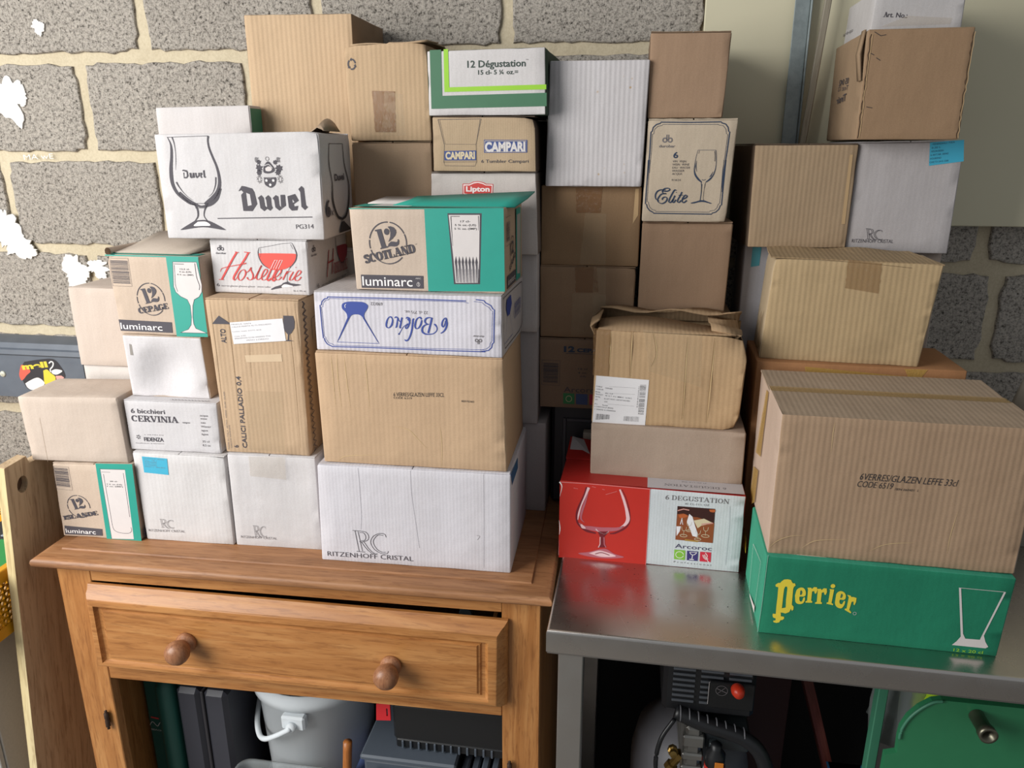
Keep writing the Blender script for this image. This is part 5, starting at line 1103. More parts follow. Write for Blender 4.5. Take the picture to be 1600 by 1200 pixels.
for i in range(8): g.stroke(INKN, flat('ink_dull_red', '#a04448', .6), [(100 + i*8, 24), (104 + i*8, 38), (110 + i*8, 38), (104 + i*8, 22), (110 + i*8, 24)], 1.5, 2)
g.spoly('wine_glass_drawing', flat('ink_dull_wine', '#8e3340', .6), [(122, 68), (168, 66), (164, 46), (140, 36), (126, 50)], 1); g.stroke('wine_glass_drawing', INK, [(118, 84), (120, 60), (140, 36), (166, 48), (168, 84)], 1.4, 3)
g.text(INKN, INK, '6', [(28, 8), (36, 8)], 8); g.text(INKN, MUD, 'verres glazen glasses gläser', [(44, 8), (160, 10)], 4)
g.done()

b = cbox('P', 'white box with a tulip beer glass and a coat of arms', card('#cfcccd', .1), flaps='none', nx=14, side_mat=card('#c4c0bd', .1), dents=[('C', 272, 170, 16, 5)])
f = b.F
f.poly(INKN, INK, [(132.4,77.3),(139.2,86.0),(144.7,85.3),(156.3,82.0),(159.5,76.4),(162.3,57.6),(153.1,45.9),(137.8,46.0),(136.7,71.7),(141.0,75.8),(137.6,79.4)], 1, [[(144.8,75.5),(151.6,72.8),(153.0,55.5),(145.5,53.9)]])
f.poly(INKN, INK, [(164.6,67.3),(170.7,71.6),(174.3,67.4),(175.3,55.1),(178.0,49.5),(173.3,46.0),(167.3,50.9),(166.5,63.2)], 1); f.poly(INKN, INK, [(177.1,67.4),(182.6,71.7),(186.5,67.4),(186.7,55.2),(188.2,51.1),(183.7,46.7),(175.0,52.0),(178.9,53.1),(178.5,63.3)], 1)
f.poly(INKN, INK, [(189.5,66.9),(195.4,71.8),(199.3,69.5),(199.8,55.3),(203.2,51.2),(210.0,54.3),(199.0,47.1),(192.9,52.1),(191.9,63.4)], 1); f.poly(INKN, INK, [(203.2,72.1),(210.7,72.4),(210.9,54.8),(202.7,51.7)], 1)
f.poly(INKN, INK, [(214.9,70.1),(227.9,73.8),(233.2,63.4),(224.3,57.5),(225.1,53.9),(231.6,55.0),(229.4,47.8),(220.1,47.2),(215.7,52.3)], 1, [[(222.1,66.6),(225.9,60.8),(222.3,59.7)]])
f.poly(INKN, INK, [(234.1,81.4),(239.7,86.4),(243.5,82.9),(244.7,56.1),(247.9,53.1),(242.4,48.2),(237.1,53.5),(236.9,76.8)], 1)
f.line(INKN, INK, [(91.7,33.5),(253.9,37.2)], 1.4, 1)
f.text(INKN, INK, 'PG314', [(225.2,17.8),(255.1,18.7)], 7.4, -.002)
q = [(39.2,98.2),(79.8,98.6)]
sx, sy = (q[1][0]-q[0][0]), 0
for pts_ in ([(40.2,109.3),(42.1,111.4),(48.5,110.4),(49.8,107.4),(50.1,101.3),(46.9,97.7),(41.9,97.7),(42.0,106.3),(43.5,107.3),(42.7,99.7),(46.6,99.8),(47.7,102.3),(47.6,107.3),(43.9,108.9)], [(52.4,106.4),(55.7,106.4),(55.4,100.3),(56.8,98.5),(54.5,97.8),(52.5,99.3)], [(57.9,106.4),(60.6,106.4),(60.7,98.8),(57.9,98.3),(56.4,99.3)], [(61.7,106.4),(64.2,106.4),(64.3,100.8),(67.1,101.9),(67.5,106.4),(69.4,106.6),(69.2,101.4),(64.4,97.8),(62.6,99.3)], [(70.4,106.4),(73.8,106.9),(74.5,103.9),(72.4,102.4),(72.6,100.4),(74.0,100.2),(72.1,98.1),(70.6,99.3)], [(76.0,109.9),(78.6,111.0),(78.5,100.9),(80.2,99.9),(78.2,98.4),(76.1,99.4)]): f.poly(INKN, INK, pts_, 1)
f.labels['beer_glass_drawing'] = 'black outlined tulip beer glass'
gd = 'beer_glass_drawing'
f.line(gd, INK, [(21.7,161.7),(91.2,163.8)], .7, 1)
f.stroke(gd, INK, [(22.3,161.7),(26.1,152.3),(26.6,142.4),(24.7,128.4),(21.9,114.3),(20.6,100.2),(21.3,88.0),(26.2,75.7),(35.0,66.5),(46.1,58.3),(54.5,55.3)], [.8, 2.0, 3.8, 4.2, 5.4, 6, 5.4, 5, 4.6, 4, 2], 1)
f.stroke(gd, INK, [(91.4,163.8),(89.9,155.2),(90.9,144.4),(94.8,131.5),(99.6,117.5),(102.1,102.5),(101.5,88.3),(96.8,76.1),(88.0,66.8),(78.4,60.6),(72.4,56.4)], [3, 2.6, 3, 3.2, 3.4, 4.2, 5.4, 6.5, 7, 5, 4], 1)
f.stroke(gd, INK, [(30.2,161.7),(32.4,152.3),(32.9,138.4),(31.6,124.4),(29.4,110.8)], [2, 1.1, .7, .7, .3], 1)
f.stroke(gd, INK, [(28.0,91.6),(31.8,83.9),(38.3,74.7),(46.1,67.1),(53.3,62.5)], [2.6, 1.6, .8, .5, .3], 1); f.stroke(gd, INK, [(96.6,99.6),(94.8,88.3),(89.1,76.0),(81.0,68.3)], [2, 1.6, .8, .4], 1)
f.stroke(gd, INK, [(30.5,74.7),(43.7,63.2),(56.0,56.1),(66.4,52.6),(82.3,56.3),(94.3,66.1),(102.4,82.2)], [5, 5.6, 5, 3, 5, 6, 4], 1)
f.line(gd, INK, [(54.6,57.5),(80.6,57.7)], .8, 1); f.line(gd, INK, [(55.2,50.3),(74.6,50.4)], .8, 1)
f.stroke(gd, INK, [(54.5,56.8),(58.8,47.8),(58.2,36.9),(52.6,29.5)], [3, 3, 2.4, 1.2], 1); f.stroke(gd, INK, [(78.5,57.0),(71.6,47.9),(69.1,37.0),(74.3,28.6)], [3, 2.2, 1.4, 1.2], 1)
f.spoly(gd, INK, [(52.6,29.9),(74.4,30.1),(100.9,17.1),(99.1,14.9),(64.5,19.0),(28.6,14.2),(28.1,16.4)], 1)
f.spoly(gd, WHITE, [(57.0,27.7),(71.1,27.8),(78.1,22.0),(64.8,21.2),(49.1,21.0)], 2)
# the coat of arms
ca = 'coat_of_arms'
f.spoly(ca, INK, [(178.0,98.7),(188.2,98.4),(198.2,99.0),(197.2,90.8),(194.6,86.7),(188.0,83.3),(180.6,86.7),(178.3,90.7)], 1)
for c_ in ([(181.9,94.7)][0], [(193.5,94.8)][0], [(187.8,87.9)][0]):
    f.poly(ca, WHITE, [(c_[0] + (2.7 if k % 2 == 0 else 1.5)*math.cos(k*math.pi/5 + .3), c_[1] + (2.7 if k % 2 == 0 else 1.5)*math.sin(k*math.pi/5 + .3)) for k in range(10)], 3)
f.poly(ca, MUD, [(177.6,99.7),(198.3,100.0),(198.2,99.2),(177.5,98.7)], 1)
rr = random.Random(5)
for side in (0, 1):
    cl = [[(171.4,123.2)][0], [(171.5,113.7)][0], [(170.8,107.2)][0]] if not side else [[(199.2,123.2)][0], [(204.7,113.8)][0], [(202.0,107.3)][0]]
    for (cx_, cy_), rd in zip(cl, (4.6, 6.6, 5.2)):
        f.poly(ca, INK, [(cx_ + rd*(1 if k % 2 else .62)*math.cos(k*.449)*rr.uniform(.8, 1.15), cy_ + rd*(1 if k % 2 else .6)*math.sin(k*.449)*rr.uniform(.8, 1.15)) for k in range(14)], 1)
    e0 = [(167.7,129.1)][0] if not side else [(204.0,129.1)][0]
    for k in range(4): f.stroke(ca, INK, [(e0[0] + k*1.4 - 1, e0[1] - 6), (e0[0] + k*1.5 - 2, e0[1] - 1), (e0[0] + k*1.6 - .5, e0[1] + 2 - k*.3)], .6, 2)
    s0 = [(170.3,96.7)][0] if not side else [(205.3,96.8)][0]
    for k in range(7):
        a_ = k*.9; f.stroke(ca, MUD, [(s0[0] + 5*math.cos(a_), s0[1] + 7*math.sin(a_)), (s0[0] + 2*math.cos(a_ + 1), s0[1] + 4*math.sin(a_ + 1)), (s0[0] + 5*math.cos(a_ + 1.5), s0[1] + 6*math.sin(a_ + 1.5))], .6, 1)
f.stroke(ca, MUD, ell(*[(186.3,128.6)][0], 2.8, 3, 0, 360, 14), .7, 1, False)
f.spoly(ca, INK, [(179.3,116.7),(184.2,122.7),(188.6,124.2),(194.4,117.7),(197.1,112.8),(195.7,108.8),(186.8,105.8),(178.4,107.7)], 1); f.spoly(ca, GREYP, [(181.7,113.7),(186.8,116.7),(191.0,115.7),(192.7,111.8),(189.3,109.3),(182.9,109.7)], 2); f.stroke(ca, WHITE, [(180.5,117.7),(188.2,119.7),(194.0,113.8)], .7, 3)
f.done(); g = b.Rt
g.stroke(gd, BLK, [(46, 152), (40, 120), (50, 90), (48, 60), (66, 34), (92, 26)], [2, 3, 3, 6, 6, 4], 1); g.stroke(gd, BLK, [(118, 152), (122, 118), (140, 84), (134, 52), (116, 32), (92, 26)], [2, 3, 4, 6, 6, 4], 1)
g.line(gd, BLK, [(46, 152), (118, 152)], .8, 1); g.poly(gd, BLK, [(70, 4), (140, 4), (100, 22), (88, 22)], 1)
g.text(INKN, INK, 'Duvel', [(64, 92), (116, 92)], 11, .03); g.serif(INKN, INK, '6', [(10, 36), (32, 36)], 28, .28, .08); g.text(INKN, INK, 'x', [(34, 36), (48, 36)], 14)
g.done()
# torn flap standing at the top right corner, another lying shut
H_ = b.tr[1]
MB().loft([[(.250, .03 + .09*t, H_ - .002), (.262, .03 + .09*t, H_ + .006 + .014*math.sin(t*2.6)), (.270, .03 + .09*t, H_ + .003), (.272, .03 + .09*t, H_ + .001), (.263, .03 + .09*t, H_ + .008 + .014*math.sin(t*2.6)), (.2485, .03 + .09*t, H_ - .0005)] for t in [i/7 for i in range(8)]]).build('flap', card('#b39a7c', .2), b.root, True)

# ---- behind the front stacks, left
b = cbox('M', 'plain beige box behind the teal wine-glass box, at the left edge of the pile', card('#c6b6a5', .12), flaps='none')
b = cbox('N', 'pale box whose narrow top strip shows under the plain beige box at far left', card('#cbc4ba', .12), flaps='none')
cbox('KB', 'large white carton at the back of the cabinet, hidden behind the left stacks', card('#c6c2bd', .15), flaps='fb', group='cardboard boxes of glassware')
b = cbox('Q', 'small white box with a green edge, peeping out behind the beer glass box', card('#c9c4bf', .15), flaps='none')
b.Rt.poly('colour_panel', flat('edge_green', '#3f7f68', .6), [(2, 150), (44, 150), (44, 258), (2, 258)], 1); b.Rt.done()
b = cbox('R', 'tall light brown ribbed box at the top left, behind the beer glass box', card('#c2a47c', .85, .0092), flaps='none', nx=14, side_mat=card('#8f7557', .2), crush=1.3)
b = cbox('S', 'open-topped brown box with a recycling mark, left of the green-banded white box', card('#bb9d75', .6, .0085), flaps='none', cuts='open', nx=14, crush=1.4, dents=[('C', 148, 164, 30, 8), ('C', 2, 157, 20, 5)], side_mat=card('#a88b66', .3))
f = b.F
c_ = [(12.2,127.0)][0]
for k in range(3): f.stroke('recycling_mark', INK, ell(c_[0], c_[1], 6.6, 8.0, k*120 + 10, k*120 + 96, 8), 2.6, 1, False); a_ = R(k*120 + 112); f.poly('recycling_mark', INK, [(c_[0] + 9.6*math.cos(a_ - .35), c_[1] + 11*math.sin(a_ - .35)), (c_[0] + 3.8*math.cos(a_ - .3), c_[1] + 5*math.sin(a_ - .3)), (c_[0] + 6.6*math.cos(a_ + .2), c_[1] + 8*math.sin(a_ + .2))], 1)
f.done()
tape(b, f, [(46.6,83.6),(88.7,82.0),(87.5,14.5),(49.3,14.6)], TAPE_B); tape(b, f, [(70.2,80.7),(102.7,77.4),(105.8,8.8),(60.2,7.8)], TAPE_C)
H_ = b.tl[1]
MB().box((.006, .006, .100), (.140, .140, .103)).build('inner_card', card('#9a8468', .2), b.root)
MB().loft([[(-.002 + .150*t, .146, H_ - .003), (-.002 + .150*t, .12, H_ + .006 + .003*math.sin(t*9)), (-.002 + .150*t, .035, H_ + .004 + .002*math.sin(t*7)), (-.002 + .150*t, .035, H_ + .0065 + .002*math.sin(t*7)), (-.002 + .150*t, .12, H_ + .009 + .003*math.sin(t*9)), (-.002 + .150*t, .148, H_)] for t in [i/10 for i in range(11)]]).build('flap', card('#b59872', .3), b.root, True)
MB().loft([[(.074 + .075*t, .002, H_ - .002 + .006*t), (.072 + .078*t, .03, H_ + .006), (.072 + .078*t, .07, H_ + .009), (.072 + .078*t, .07, H_ + .011), (.072 + .078*t, .03, H_ + .008), (.074 + .075*t, .0005, H_ + .001 + .006*t)] for t in [i/6 for i in range(7)]]).build('flap', card('#b59872', .3), b.root, True)
b = cbox('T', 'plain brown box below the recycling-marked box, behind the wide teal box', card('#a98d6d', .12))

# ---- middle column
b = cbox('X3', 'grey-white narrow box at the foot of the column behind the wide teal box stack', card('#a9a2a0', .12), flaps='none')
b = cbox('X2', 'grey-white box second from the bottom behind the wide teal box stack', card('#aba5a2', .12), flaps='none')
b = cbox('X1', 'white box just under the red-badged box, mostly hidden by the wide teal box', card('#c2bbb4', .12), flaps='none')
b = cbox('W', 'off-white box with a small red badge in white letters', card('#c7bfb6', .1), side_mat=card('#7d7064', .1))  # side board darkened, shade of the right face painted in
f = b.F
f.poly('brand_badge', RED, [(58.3,122.2),(69.9,122.0),(77.6,125.7),(85.9,126.6),(95.5,124.6),(100.6,122.0),(112.7,121.9),(111.6,103.0),(97.8,101.4),(86.2,99.7),(74.7,101.2),(57.9,103.2)], 0)
f.poly('brand_badge', WHITE, [(59.6,121.0),(70.1,120.8),(78.2,124.5),(85.9,125.4),(94.8,123.4),(100.0,120.7),(111.5,120.7),(110.6,104.2),(97.2,102.6),(86.2,101.1),(75.3,102.4),(59.5,104.3)], 1)
f.poly('brand_badge', RED, [(61.1,119.0),(70.8,119.3),(78.6,122.8),(85.9,123.8),(94.2,121.9),(99.3,119.5),(110.0,119.1),(109.1,105.4),(96.5,104.1),(86.3,102.5),(76.0,103.9),(60.6,105.5)], 2)
f.text('brand_badge', WHITE, 'Lipton', [(64.2,109.2),(106.3,109.3)], 8.6, .035, 0, 3); f.done()
b = cbox('V', 'brown box with two blue name panels and a tumbler outline', card('#b89e7a', .2, .004), flaps='lr', side_mat=card('#4c3d31', .1), dents=[('C', 178, 91, 22, 8)])  # dark side colour stands in for the shade on the box's right
f = b.F
CB = flat('ink_panel_blue', '#3a4a80', .6)
for qd, tp, hh, in_ in (([(89.8,52.0),(164.3,51.6),(164.2,31.2),(89.9,30.8)], [(91.7,33.0),(161.0,33.5)], 15.0, 1), ([(20.3,33.6),(76.2,34.6),(75.7,18.3),(20.2,18.1)], [(22.3,20.3),(74.0,21.1)], 11.6, 0)):
    f.poly('brand_panel', CB, qd, 1)
    if in_: f.line('brand_panel', EMB, [(91.4,50.3),(162.4,50.0),(162.2,32.8),(91.7,32.5),(91.4,50.3)], .8, 2)
    f.text('brand_panel', GREYP if in_ else EMB, 'CAMPARI', tp, hh, .05, 0, 3)
f.text(INKN, INK, '6 Tumbler Campari', [(84.7,14.3),(166.5,14.7)], 5.4, .004)
gd = 'glass_drawing'
f.line(gd, INK, [(10.4,85.0),(85.6,85.6)], .7, 1); f.line(gd, INK, [(10.6,84.8),(20.6,43.2),(18.8,15.3),(20.8,9.3),(73.5,9.0),(76.7,15.4),(76.1,45.0),(85.1,85.1)], .55, 1); f.line(gd, INK, [(13.4,84.2),(21.9,45.0),(76.3,44.4),(83.1,84.5)], .4, 1); f.line(gd, INK, [(18.8,15.5),(76.9,15.9)], .5, 1)
f.done()
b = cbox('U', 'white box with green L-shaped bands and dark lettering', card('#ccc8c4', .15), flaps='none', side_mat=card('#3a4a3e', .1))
f = b.F
f.poly('colour_band', FOREST, [(5.1,104.0),(24.9,104.3),(24.8,31.9),(204.1,34.8),(204.4,13.8),(5.2,11.2)], 1)
f.poly('colour_band', LIME, [(29.2,104.9),(36.9,104.8),(37.4,45.3),(203.2,47.7),(203.3,40.1),(28.9,37.9)], 1)
f.text(INKN, flat('ink_green_black', '#2f3f38', .6), '12 Dégustation', [(69.5,75.7),(168.4,76.2)], 11.0, .016); f.text(INKN, INK, '™', [(168.4,85.1),(172.8,85.0)], 2)
f.text(INKN, flat('ink_green_black', '#2f3f38', .6), '15 cl- 5 ¼ oz.=', [(87.8,64.6),(155.6,64.6)], 7.2, .016); f.done()

# ---- centre column on the dark case
b = cbox('Z3', 'brown box with a blue number 12, at the foot of the centre column', card('#8d735a', .1))
f = b.F
f.text(INKN, NAVY, '12', [(46.0,112.4),(66.6,112.5)], 11, .045); f.text(INKN, NAVY, 'CEPAGE', [(70.9,113.0),(129.3,113.0)], 7, .045)
f.line(INKN, NAVY, [(49.4,109.4),(129.4,109.9)], .8, 1)
f.line('barcode', INK, [(4.7,94.4),(39.0,94.4),(38.7,44.5),(4.6,45.6),(4.7,94.4)], .7, 1); f.bars('barcode', INK, [(7.2,89.4),(36.1,89.2),(35.5,48.9),(7.1,49.6)], 8)
for t, p in (('12 cl', [(73.6,78.1),(91.2,78.1)]), ('4 oz.', [(73.8,70.4),(91.4,70.5)]), ('(US)', [(78.2,63.6),(89.2,63.4)])): f.text(INKN, INK, t, p, 3.2, .01)
f.text(INKN, INK, 'Arcoroc', [(47.6,32.0),(117.0,33.2)], 11, .0)
f.poly('maker_mark', flat('ink_deep_green', '#2e7a46', .6), [(46.4,30.0),(68.0,29.7),(68.6,8.2),(46.8,8.4)], 1); f.stroke('maker_mark', EMB, ell(*[(57.5,18.8)][0], 5.6, 6.0, 0, 360, 14), 1, 2, False)
f.poly('maker_mark', flat('ink_slate_blue', '#3a4c78', .6), [(71.1,29.8),(93.3,29.5),(93.9,8.1),(71.6,8.3)], 1)
f.poly('maker_mark', flat('ink_crimson', '#b3243c', .6), [(96.9,29.7),(119.0,29.4),(119.7,8.0),(97.6,8.3)], 1); f.done()
b = cbox('Z2', 'brown box sealed with clear tape, second from the bottom of the centre column', card('#957757', .12, stain=.3), dents=[('C', 172, 134, 12, 3)])
tape(b, b.F, [(64.2,133.1),(103.3,134.6),(107.8,87.5),(66.5,85.8)], TAPE_B); tape(b, b.F, [(60.6,85.1),(122.5,84.3),(122.4,5.6),(59.5,4.3)], TAPE_C); tape(b, b.F, [(97.5,133.3),(120.7,133.2),(123.9,5.0),(98.5,5.7)], TAPE_C)
b = cbox('Z', 'brown box with a vertical strip of wrinkled tape, just under the tall white spotted box', card('#93744f', .1), flaps='none')
tape(b, b.F, [(61.3,137.9),(108.9,139.0),(106.4,94.7),(63.6,94.2)], TAPE_B); tape(b, b.F, [(79.7,94.4),(117.6,92.9),(118.9,3.0),(72.1,2.0)], TAPE_C)
b.F.poly('edge_strip', flat('card_bare_edge', '#b39670', .8), [(166.2,137.1),(172.4,137.2),(173.1,91.6),(164.3,75.8)], 1); b.F.done()
b = cbox('Y', 'tall white ribbed box with small brown spots, top of the centre column', card('#c6c2c0', .75, .0082, spots=True), flaps='none', nx=12)

b = cbox('AC0', 'plain brown box tucked behind the torn box with the shipping label', card('#8b7053', .1))
b = cbox('AC', 'plain brown square-fronted box under the navy-framed cream box', card('#97795b', .1))
b = cbox('AA', 'cream box with a navy frame, navy script and a wine glass', card('#bfae93', .1), dents=[('C', 148, 0, 14, 4)])
f = b.F
for wd, p in ((1.7, [(6.5,149.2),(8.6,150.4),(9.9,156.6),(15.0,161.2),(21.8,163.2),(22.2,165.0),(72.5,164.4),(121.7,165.0),(122.4,163.5),(129.3,161.3),(133.4,156.2),(134.9,149.6),(136.7,149.3),(134.9,118.3),(132.7,93.3),(131.9,70.2),(132.3,51.1)]), (.6, [(8.9,145.3),(11.2,146.3),(12.5,153.7),(17.8,158.4),(24.6,159.6),(25.3,161.5),(72.8,161.1),(117.3,161.1),(117.9,160.1),(125.3,158.8),(129.9,153.7),(131.6,146.0),(133.8,145.0),(132.1,114.1),(130.0,87.0),(130.1,66.0),(129.9,51.1)]),
              (1.7, [(134.0,103.8),(133.1,61.7),(132.7,29.1),(130.9,28.8),(128.7,22.1),(123.7,17.2),(117.9,15.5),(117.3,13.7),(71.9,13.8),(18.1,14.1),(17.5,15.6),(11.3,18.6),(6.8,24.0),(5.2,29.4),(3.2,30.0),(3.6,50.1),(4.4,82.3),(4.6,103.5)]), (.6, [(130.8,103.8),(130.4,61.7),(129.2,32.3),(127.2,30.7),(125.3,24.7),(121.3,20.4),(113.9,19.1),(113.2,17.1),(71.7,17.3),(21.8,17.2),(21.2,19.1),(15.6,20.3),(10.9,24.6),(9.0,29.5),(8.5,33.3),(5.9,33.3),(6.3,60.9),(6.8,92.9),(6.8,103.5)]),
              (1.7, [(6.5,149.2),(6.2,114.0),(5.0,92.9),(4.3,71.6)]), (.6, [(9.1,145.3),(8.9,114.0),(7.6,92.9),(7.4,82.3)])): f.line('frame_line', NAVY, p, wd, 1)
duro(f, [(34.9,136.1)][0], 4.6, MUD)
f.text(INKN, NAVY, '6', [(46.3,106.9),(54.2,106.9)], 10, .02)
for t, p in (('VIN  WIJN', [(45.9,99.8),(68.6,99.6)]), ('WEIN  WINE', [(45.6,94.5),(74.1,94.6)]), ('EAU  WATER', [(45.6,89.4),(75.3,89.3)]), ('WASSER', [(45.7,84.1),(66.2,84.2)]), ('ACQUA', [(45.8,79.1),(62.8,79.1)]), ('914/24', [(45.8,68.8),(61.0,68.7)])): f.text(INKN, INK, t, p, 3.6, -.004, .12)
SW = lambda p, w_=(lambda t: 1.0 + 1.5*abs(t.x*.5 + t.y*.85)): f.stroke(INKN, NAVY, p, w_, 2)
SW([(31.4,51.9),(36.9,51.4),(42.7,53.1),(43.3,55.8),(39.8,56.8),(34.4,55.7),(31.4,51.4),(33.2,48.1),(38.2,47.6),(30.6,47.0),(26.4,42.7),(24.0,37.2),(25.9,32.9),(31.5,30.8),(36.8,33.0),(39.9,37.4),(39.1,41.2),(35.2,41.7),(32.1,39.5),(32.2,36.8)])
SW([(36.7,53.6),(29.1,54.0),(22.7,51.3),(19.7,44.8),(21.2,38.3),(26.9,35.1)]); SW([(55.2,53.2),(51.9,53.7),(48.0,47.2),(44.2,38.5),(43.4,33.6),(46.7,33.1),(50.7,38.6)]); SW([(53.1,44.5),(50.7,38.6),(49.4,33.7),(52.1,33.2),(55.1,37.5)]); SW([(54.3,50.5),(55.7,49.6)])
SW([(64.6,50.6),(61.8,44.1),(58.4,37.6),(58.1,33.8),(61.1,33.3),(63.9,36.5)]); SW([(59.0,44.9),(66.8,45.4)], 1.1); SW([(66.0,38.2),(71.8,40.9),(73.7,44.2),(70.4,45.2),(66.9,40.9),(65.6,36.0),(67.4,32.8),(70.6,33.9),(73.7,36.6)])
gd = 'wine_glass_drawing'
f.line(gd, NAVY, [(86.7,119.8),(116.3,119.8)], .5, 1); f.stroke(gd, NAVY, [(86.7,119.8),(84.6,109.9),(83.2,98.4),(82.9,87.9),(85.0,79.5),(90.6,72.1),(96.3,67.3)], [.5, .6, .8, 1.4, 2.6, 3, 1.6], 1); f.stroke(gd, NAVY, [(116.3,119.8),(117.9,108.9),(118.5,96.4),(117.5,87.0),(114.7,78.6),(109.9,72.2),(103.8,67.4)], [.8, .8, .8, 1.2, 1.8, 2.6, 1.6], 1)
f.stroke(gd, INK, [(89.4,119.3),(88.2,114.1)], .5, 1); f.stroke(gd, INK, [(114.4,118.3),(115.7,110.0),(116.0,101.6)], .9, 1); f.stroke(gd, NAVY, [(85.8,102.6),(85.1,93.2),(87.1,84.7)], [.4, 1.6, .4], 1); f.stroke(gd, NAVY, [(114.3,84.9),(111.1,78.0),(108.6,75.9)], [.4, 1.6, .4], 1)
f.stroke(gd, NAVY, [(96.6,71.6),(99.3,70.5),(103.0,71.6)], .8, 1); f.line(gd, NAVY, [(95.8,67.9),(96.8,61.5),(97.3,50.8)], 1.1, 1); f.line(gd, INK, [(103.3,67.4),(102.8,63.7),(101.9,57.3)], .6, 1)
f.line(gd, NAVY, [(97.1,63.6),(97.1,48.7),(96.2,36.8)], 1.2, 1); f.line(gd, INK, [(102.4,64.7),(101.3,50.8),(101.0,40.1),(102.3,36.7)], .6, 1)
f.spoly(gd, NAVY, [(96.1,37.1),(102.3,37.1),(109.5,34.6),(115.9,32.2),(114.0,31.4),(108.5,32.9),(101.4,34.2),(94.4,33.8),(87.0,31.8),(81.1,31.5),(81.5,32.8),(89.0,34.8)], 1)
f.done()
b = cbox('AB', 'plain brown box on top of the navy-framed cream box', card('#a18263', .1), side_mat=card('#7d654b', .1))
# ---- right side, front boxes on the steel table
b = cbox('AF', 'red and white box with a brandy glass picture, on the left of the steel table', card('#c9cfd4', .25, .005), flaps='none', nx=14, side_mat=flat('red_print', '#a8241f', .42), dents=[('C', 0, 149, 12, 4)])
f = b.F
REDP = flat('red_print', '#a8241f', .42); REDF = flat('red_front', '#b82a20', .4)
f.poly('colour_panel', REDF, [(0.6,148.2),(154.5,145.7),(154.8,-0.5),(1.1,-1.7)], 0)
f.labels['colour_panel'] = 'glossy red panel'
f.line('worn_edge', PINK, [(2.8,145.4),(56.0,146.0),(99.7,145.4),(154.3,144.5)], 1.0, 3); f.line('worn_edge', PINK, [(154.5,144.9),(154.8,-0.5)], .8, 3)
f.stroke('worn_edge', WHITE, [(0.0,145.7),(4.1,137.0),(1.1,118.4)], [2.5, 1.5, .3], 4); f.stroke('worn_edge', WHITE, [(0.6,72.0),(2.3,56.4),(1.4,43.7)], [.4, 1.8, .5], 4)
for p in ([(24.2,136.2),(32.0,135.0)], [(80.2,128.2),(99.0,135.8)], [(56.1,141.2),(62.8,140.0)], [(73.8,137.9),(78.2,137.0)]): f.line('worn_edge', PINK, p, .5, 3)
gd = 'brandy_glass_picture'; GL_ = flat('glass_print_light', '#dfb9bd', .4); GM = flat('glass_print_mid', '#b0606c', .4); GD = flat('glass_print_dark', '#6e1a24', .4)
f.stroke(gd, GD, [(46.8,139.3),(42.3,121.9),(35.0,102.9),(31.0,87.8),(31.9,73.0),(38.3,63.6),(49.8,55.9),(65.6,52.4)], [2.4, 3, 3.4, 3.2, 3, 4, 5, 3], 2)
f.stroke(gd, GL_, [(50.7,139.0),(45.1,122.2),(38.4,103.2),(34.4,85.6),(33.5,75.6)], [4.6, 3, 2.4, 3, 1], 3); f.stroke(gd, GM, [(49.9,128.6),(44.9,109.9),(39.8,91.0),(39.0,78.6),(44.8,71.7)], [1, 3.4, 4, 3, .6], 3)
f.stroke(gd, GL_, [(103.8,139.8),(109.8,125.2),(115.5,107.5),(118.9,93.2),(119.8,83.5),(115.8,74.5),(106.3,66.2)], [2.6, 4.2, 4.6, 6, 6.4, 5, 2], 3)
f.stroke(gd, GD, [(107.6,139.5),(114.8,124.4),(120.5,105.6),(123.1,88.7),(121.8,76.3),(114.0,65.7),(98.9,56.2),(90.1,54.1)], [1, 1.2, 1.6, 1.8, 2, 3, 3.6, 2], 2)
f.stroke(gd, GM, [(35.9,69.6),(44.0,62.9),(56.3,61.5),(72.0,60.5),(87.6,62.0),(103.0,64.6),(113.8,70.6)], [2, 5.6, 8, 9, 8, 6, 2], 3); f.stroke(gd, GL_, [(39.3,67.4),(42.8,62.7),(47.4,60.7)], [3, 6, 2], 4); f.stroke(gd, GL_, [(65.3,61.1),(69.9,56.5),(81.2,52.6),(87.7,58.2)], [2, 1.2, 1.2, 2], 4)
f.poly(gd, GD, [(68.8,56.4),(87.7,58.2),(84.6,52.9),(80.3,46.9),(80.9,32.5),(82.2,26.3),(69.9,25.1),(73.6,31.8),(73.1,46.2)], 4); f.line(gd, GL_, [(73.4,46.2),(73.7,31.8),(71.0,25.2)], 1.4, 5); f.line(gd, GM, [(80.1,46.3),(81.1,32.5),(84.4,26.5)], 2, 5)
f.spoly(gd, GM, [(73.9,22.3),(85.1,23.4),(99.4,15.4),(116.4,10.7),(99.8,6.5),(74.5,4.5),(49.0,6.4),(36.0,10.2),(54.4,14.6)], 4); f.spoly(gd, GL_, [(54.5,12.1),(71.2,18.9),(82.5,18.1),(102.4,11.2),(77.2,7.4)], 5); f.stroke(gd, GD, [(65.8,12.0),(77.0,15.6),(91.1,12.0)], 1.4, 6)
f.labels[gd] = 'picture of an empty brandy glass'
f.serif(INKN, MUD, '6 DEGUSTATION', [(180.4,127.6),(286.3,128.2)], 8.4, .15, .06)
f.text(INKN, MUD, '41 CL-11½ OZ', [(213.9,120.7),(253.9,121.4)], 3.4)
pq = [(201.9,116.9),(264.2,117.0),(264.9,52.8),(202.3,53.3)]
pc = 'table_photo'
f.poly(pc, flat('photo_dark', '#3a1c18', .4), pq, 1); f.labels[pc] = 'small photograph of a laid table'
f.poly(pc, flat('photo_rust', '#8a4a28', .4), [(202.3,101.9),(212.8,104.1),(225.9,99.2),(236.6,99.0),(264.7,90.7),(264.9,52.8),(202.3,53.3)], 2)
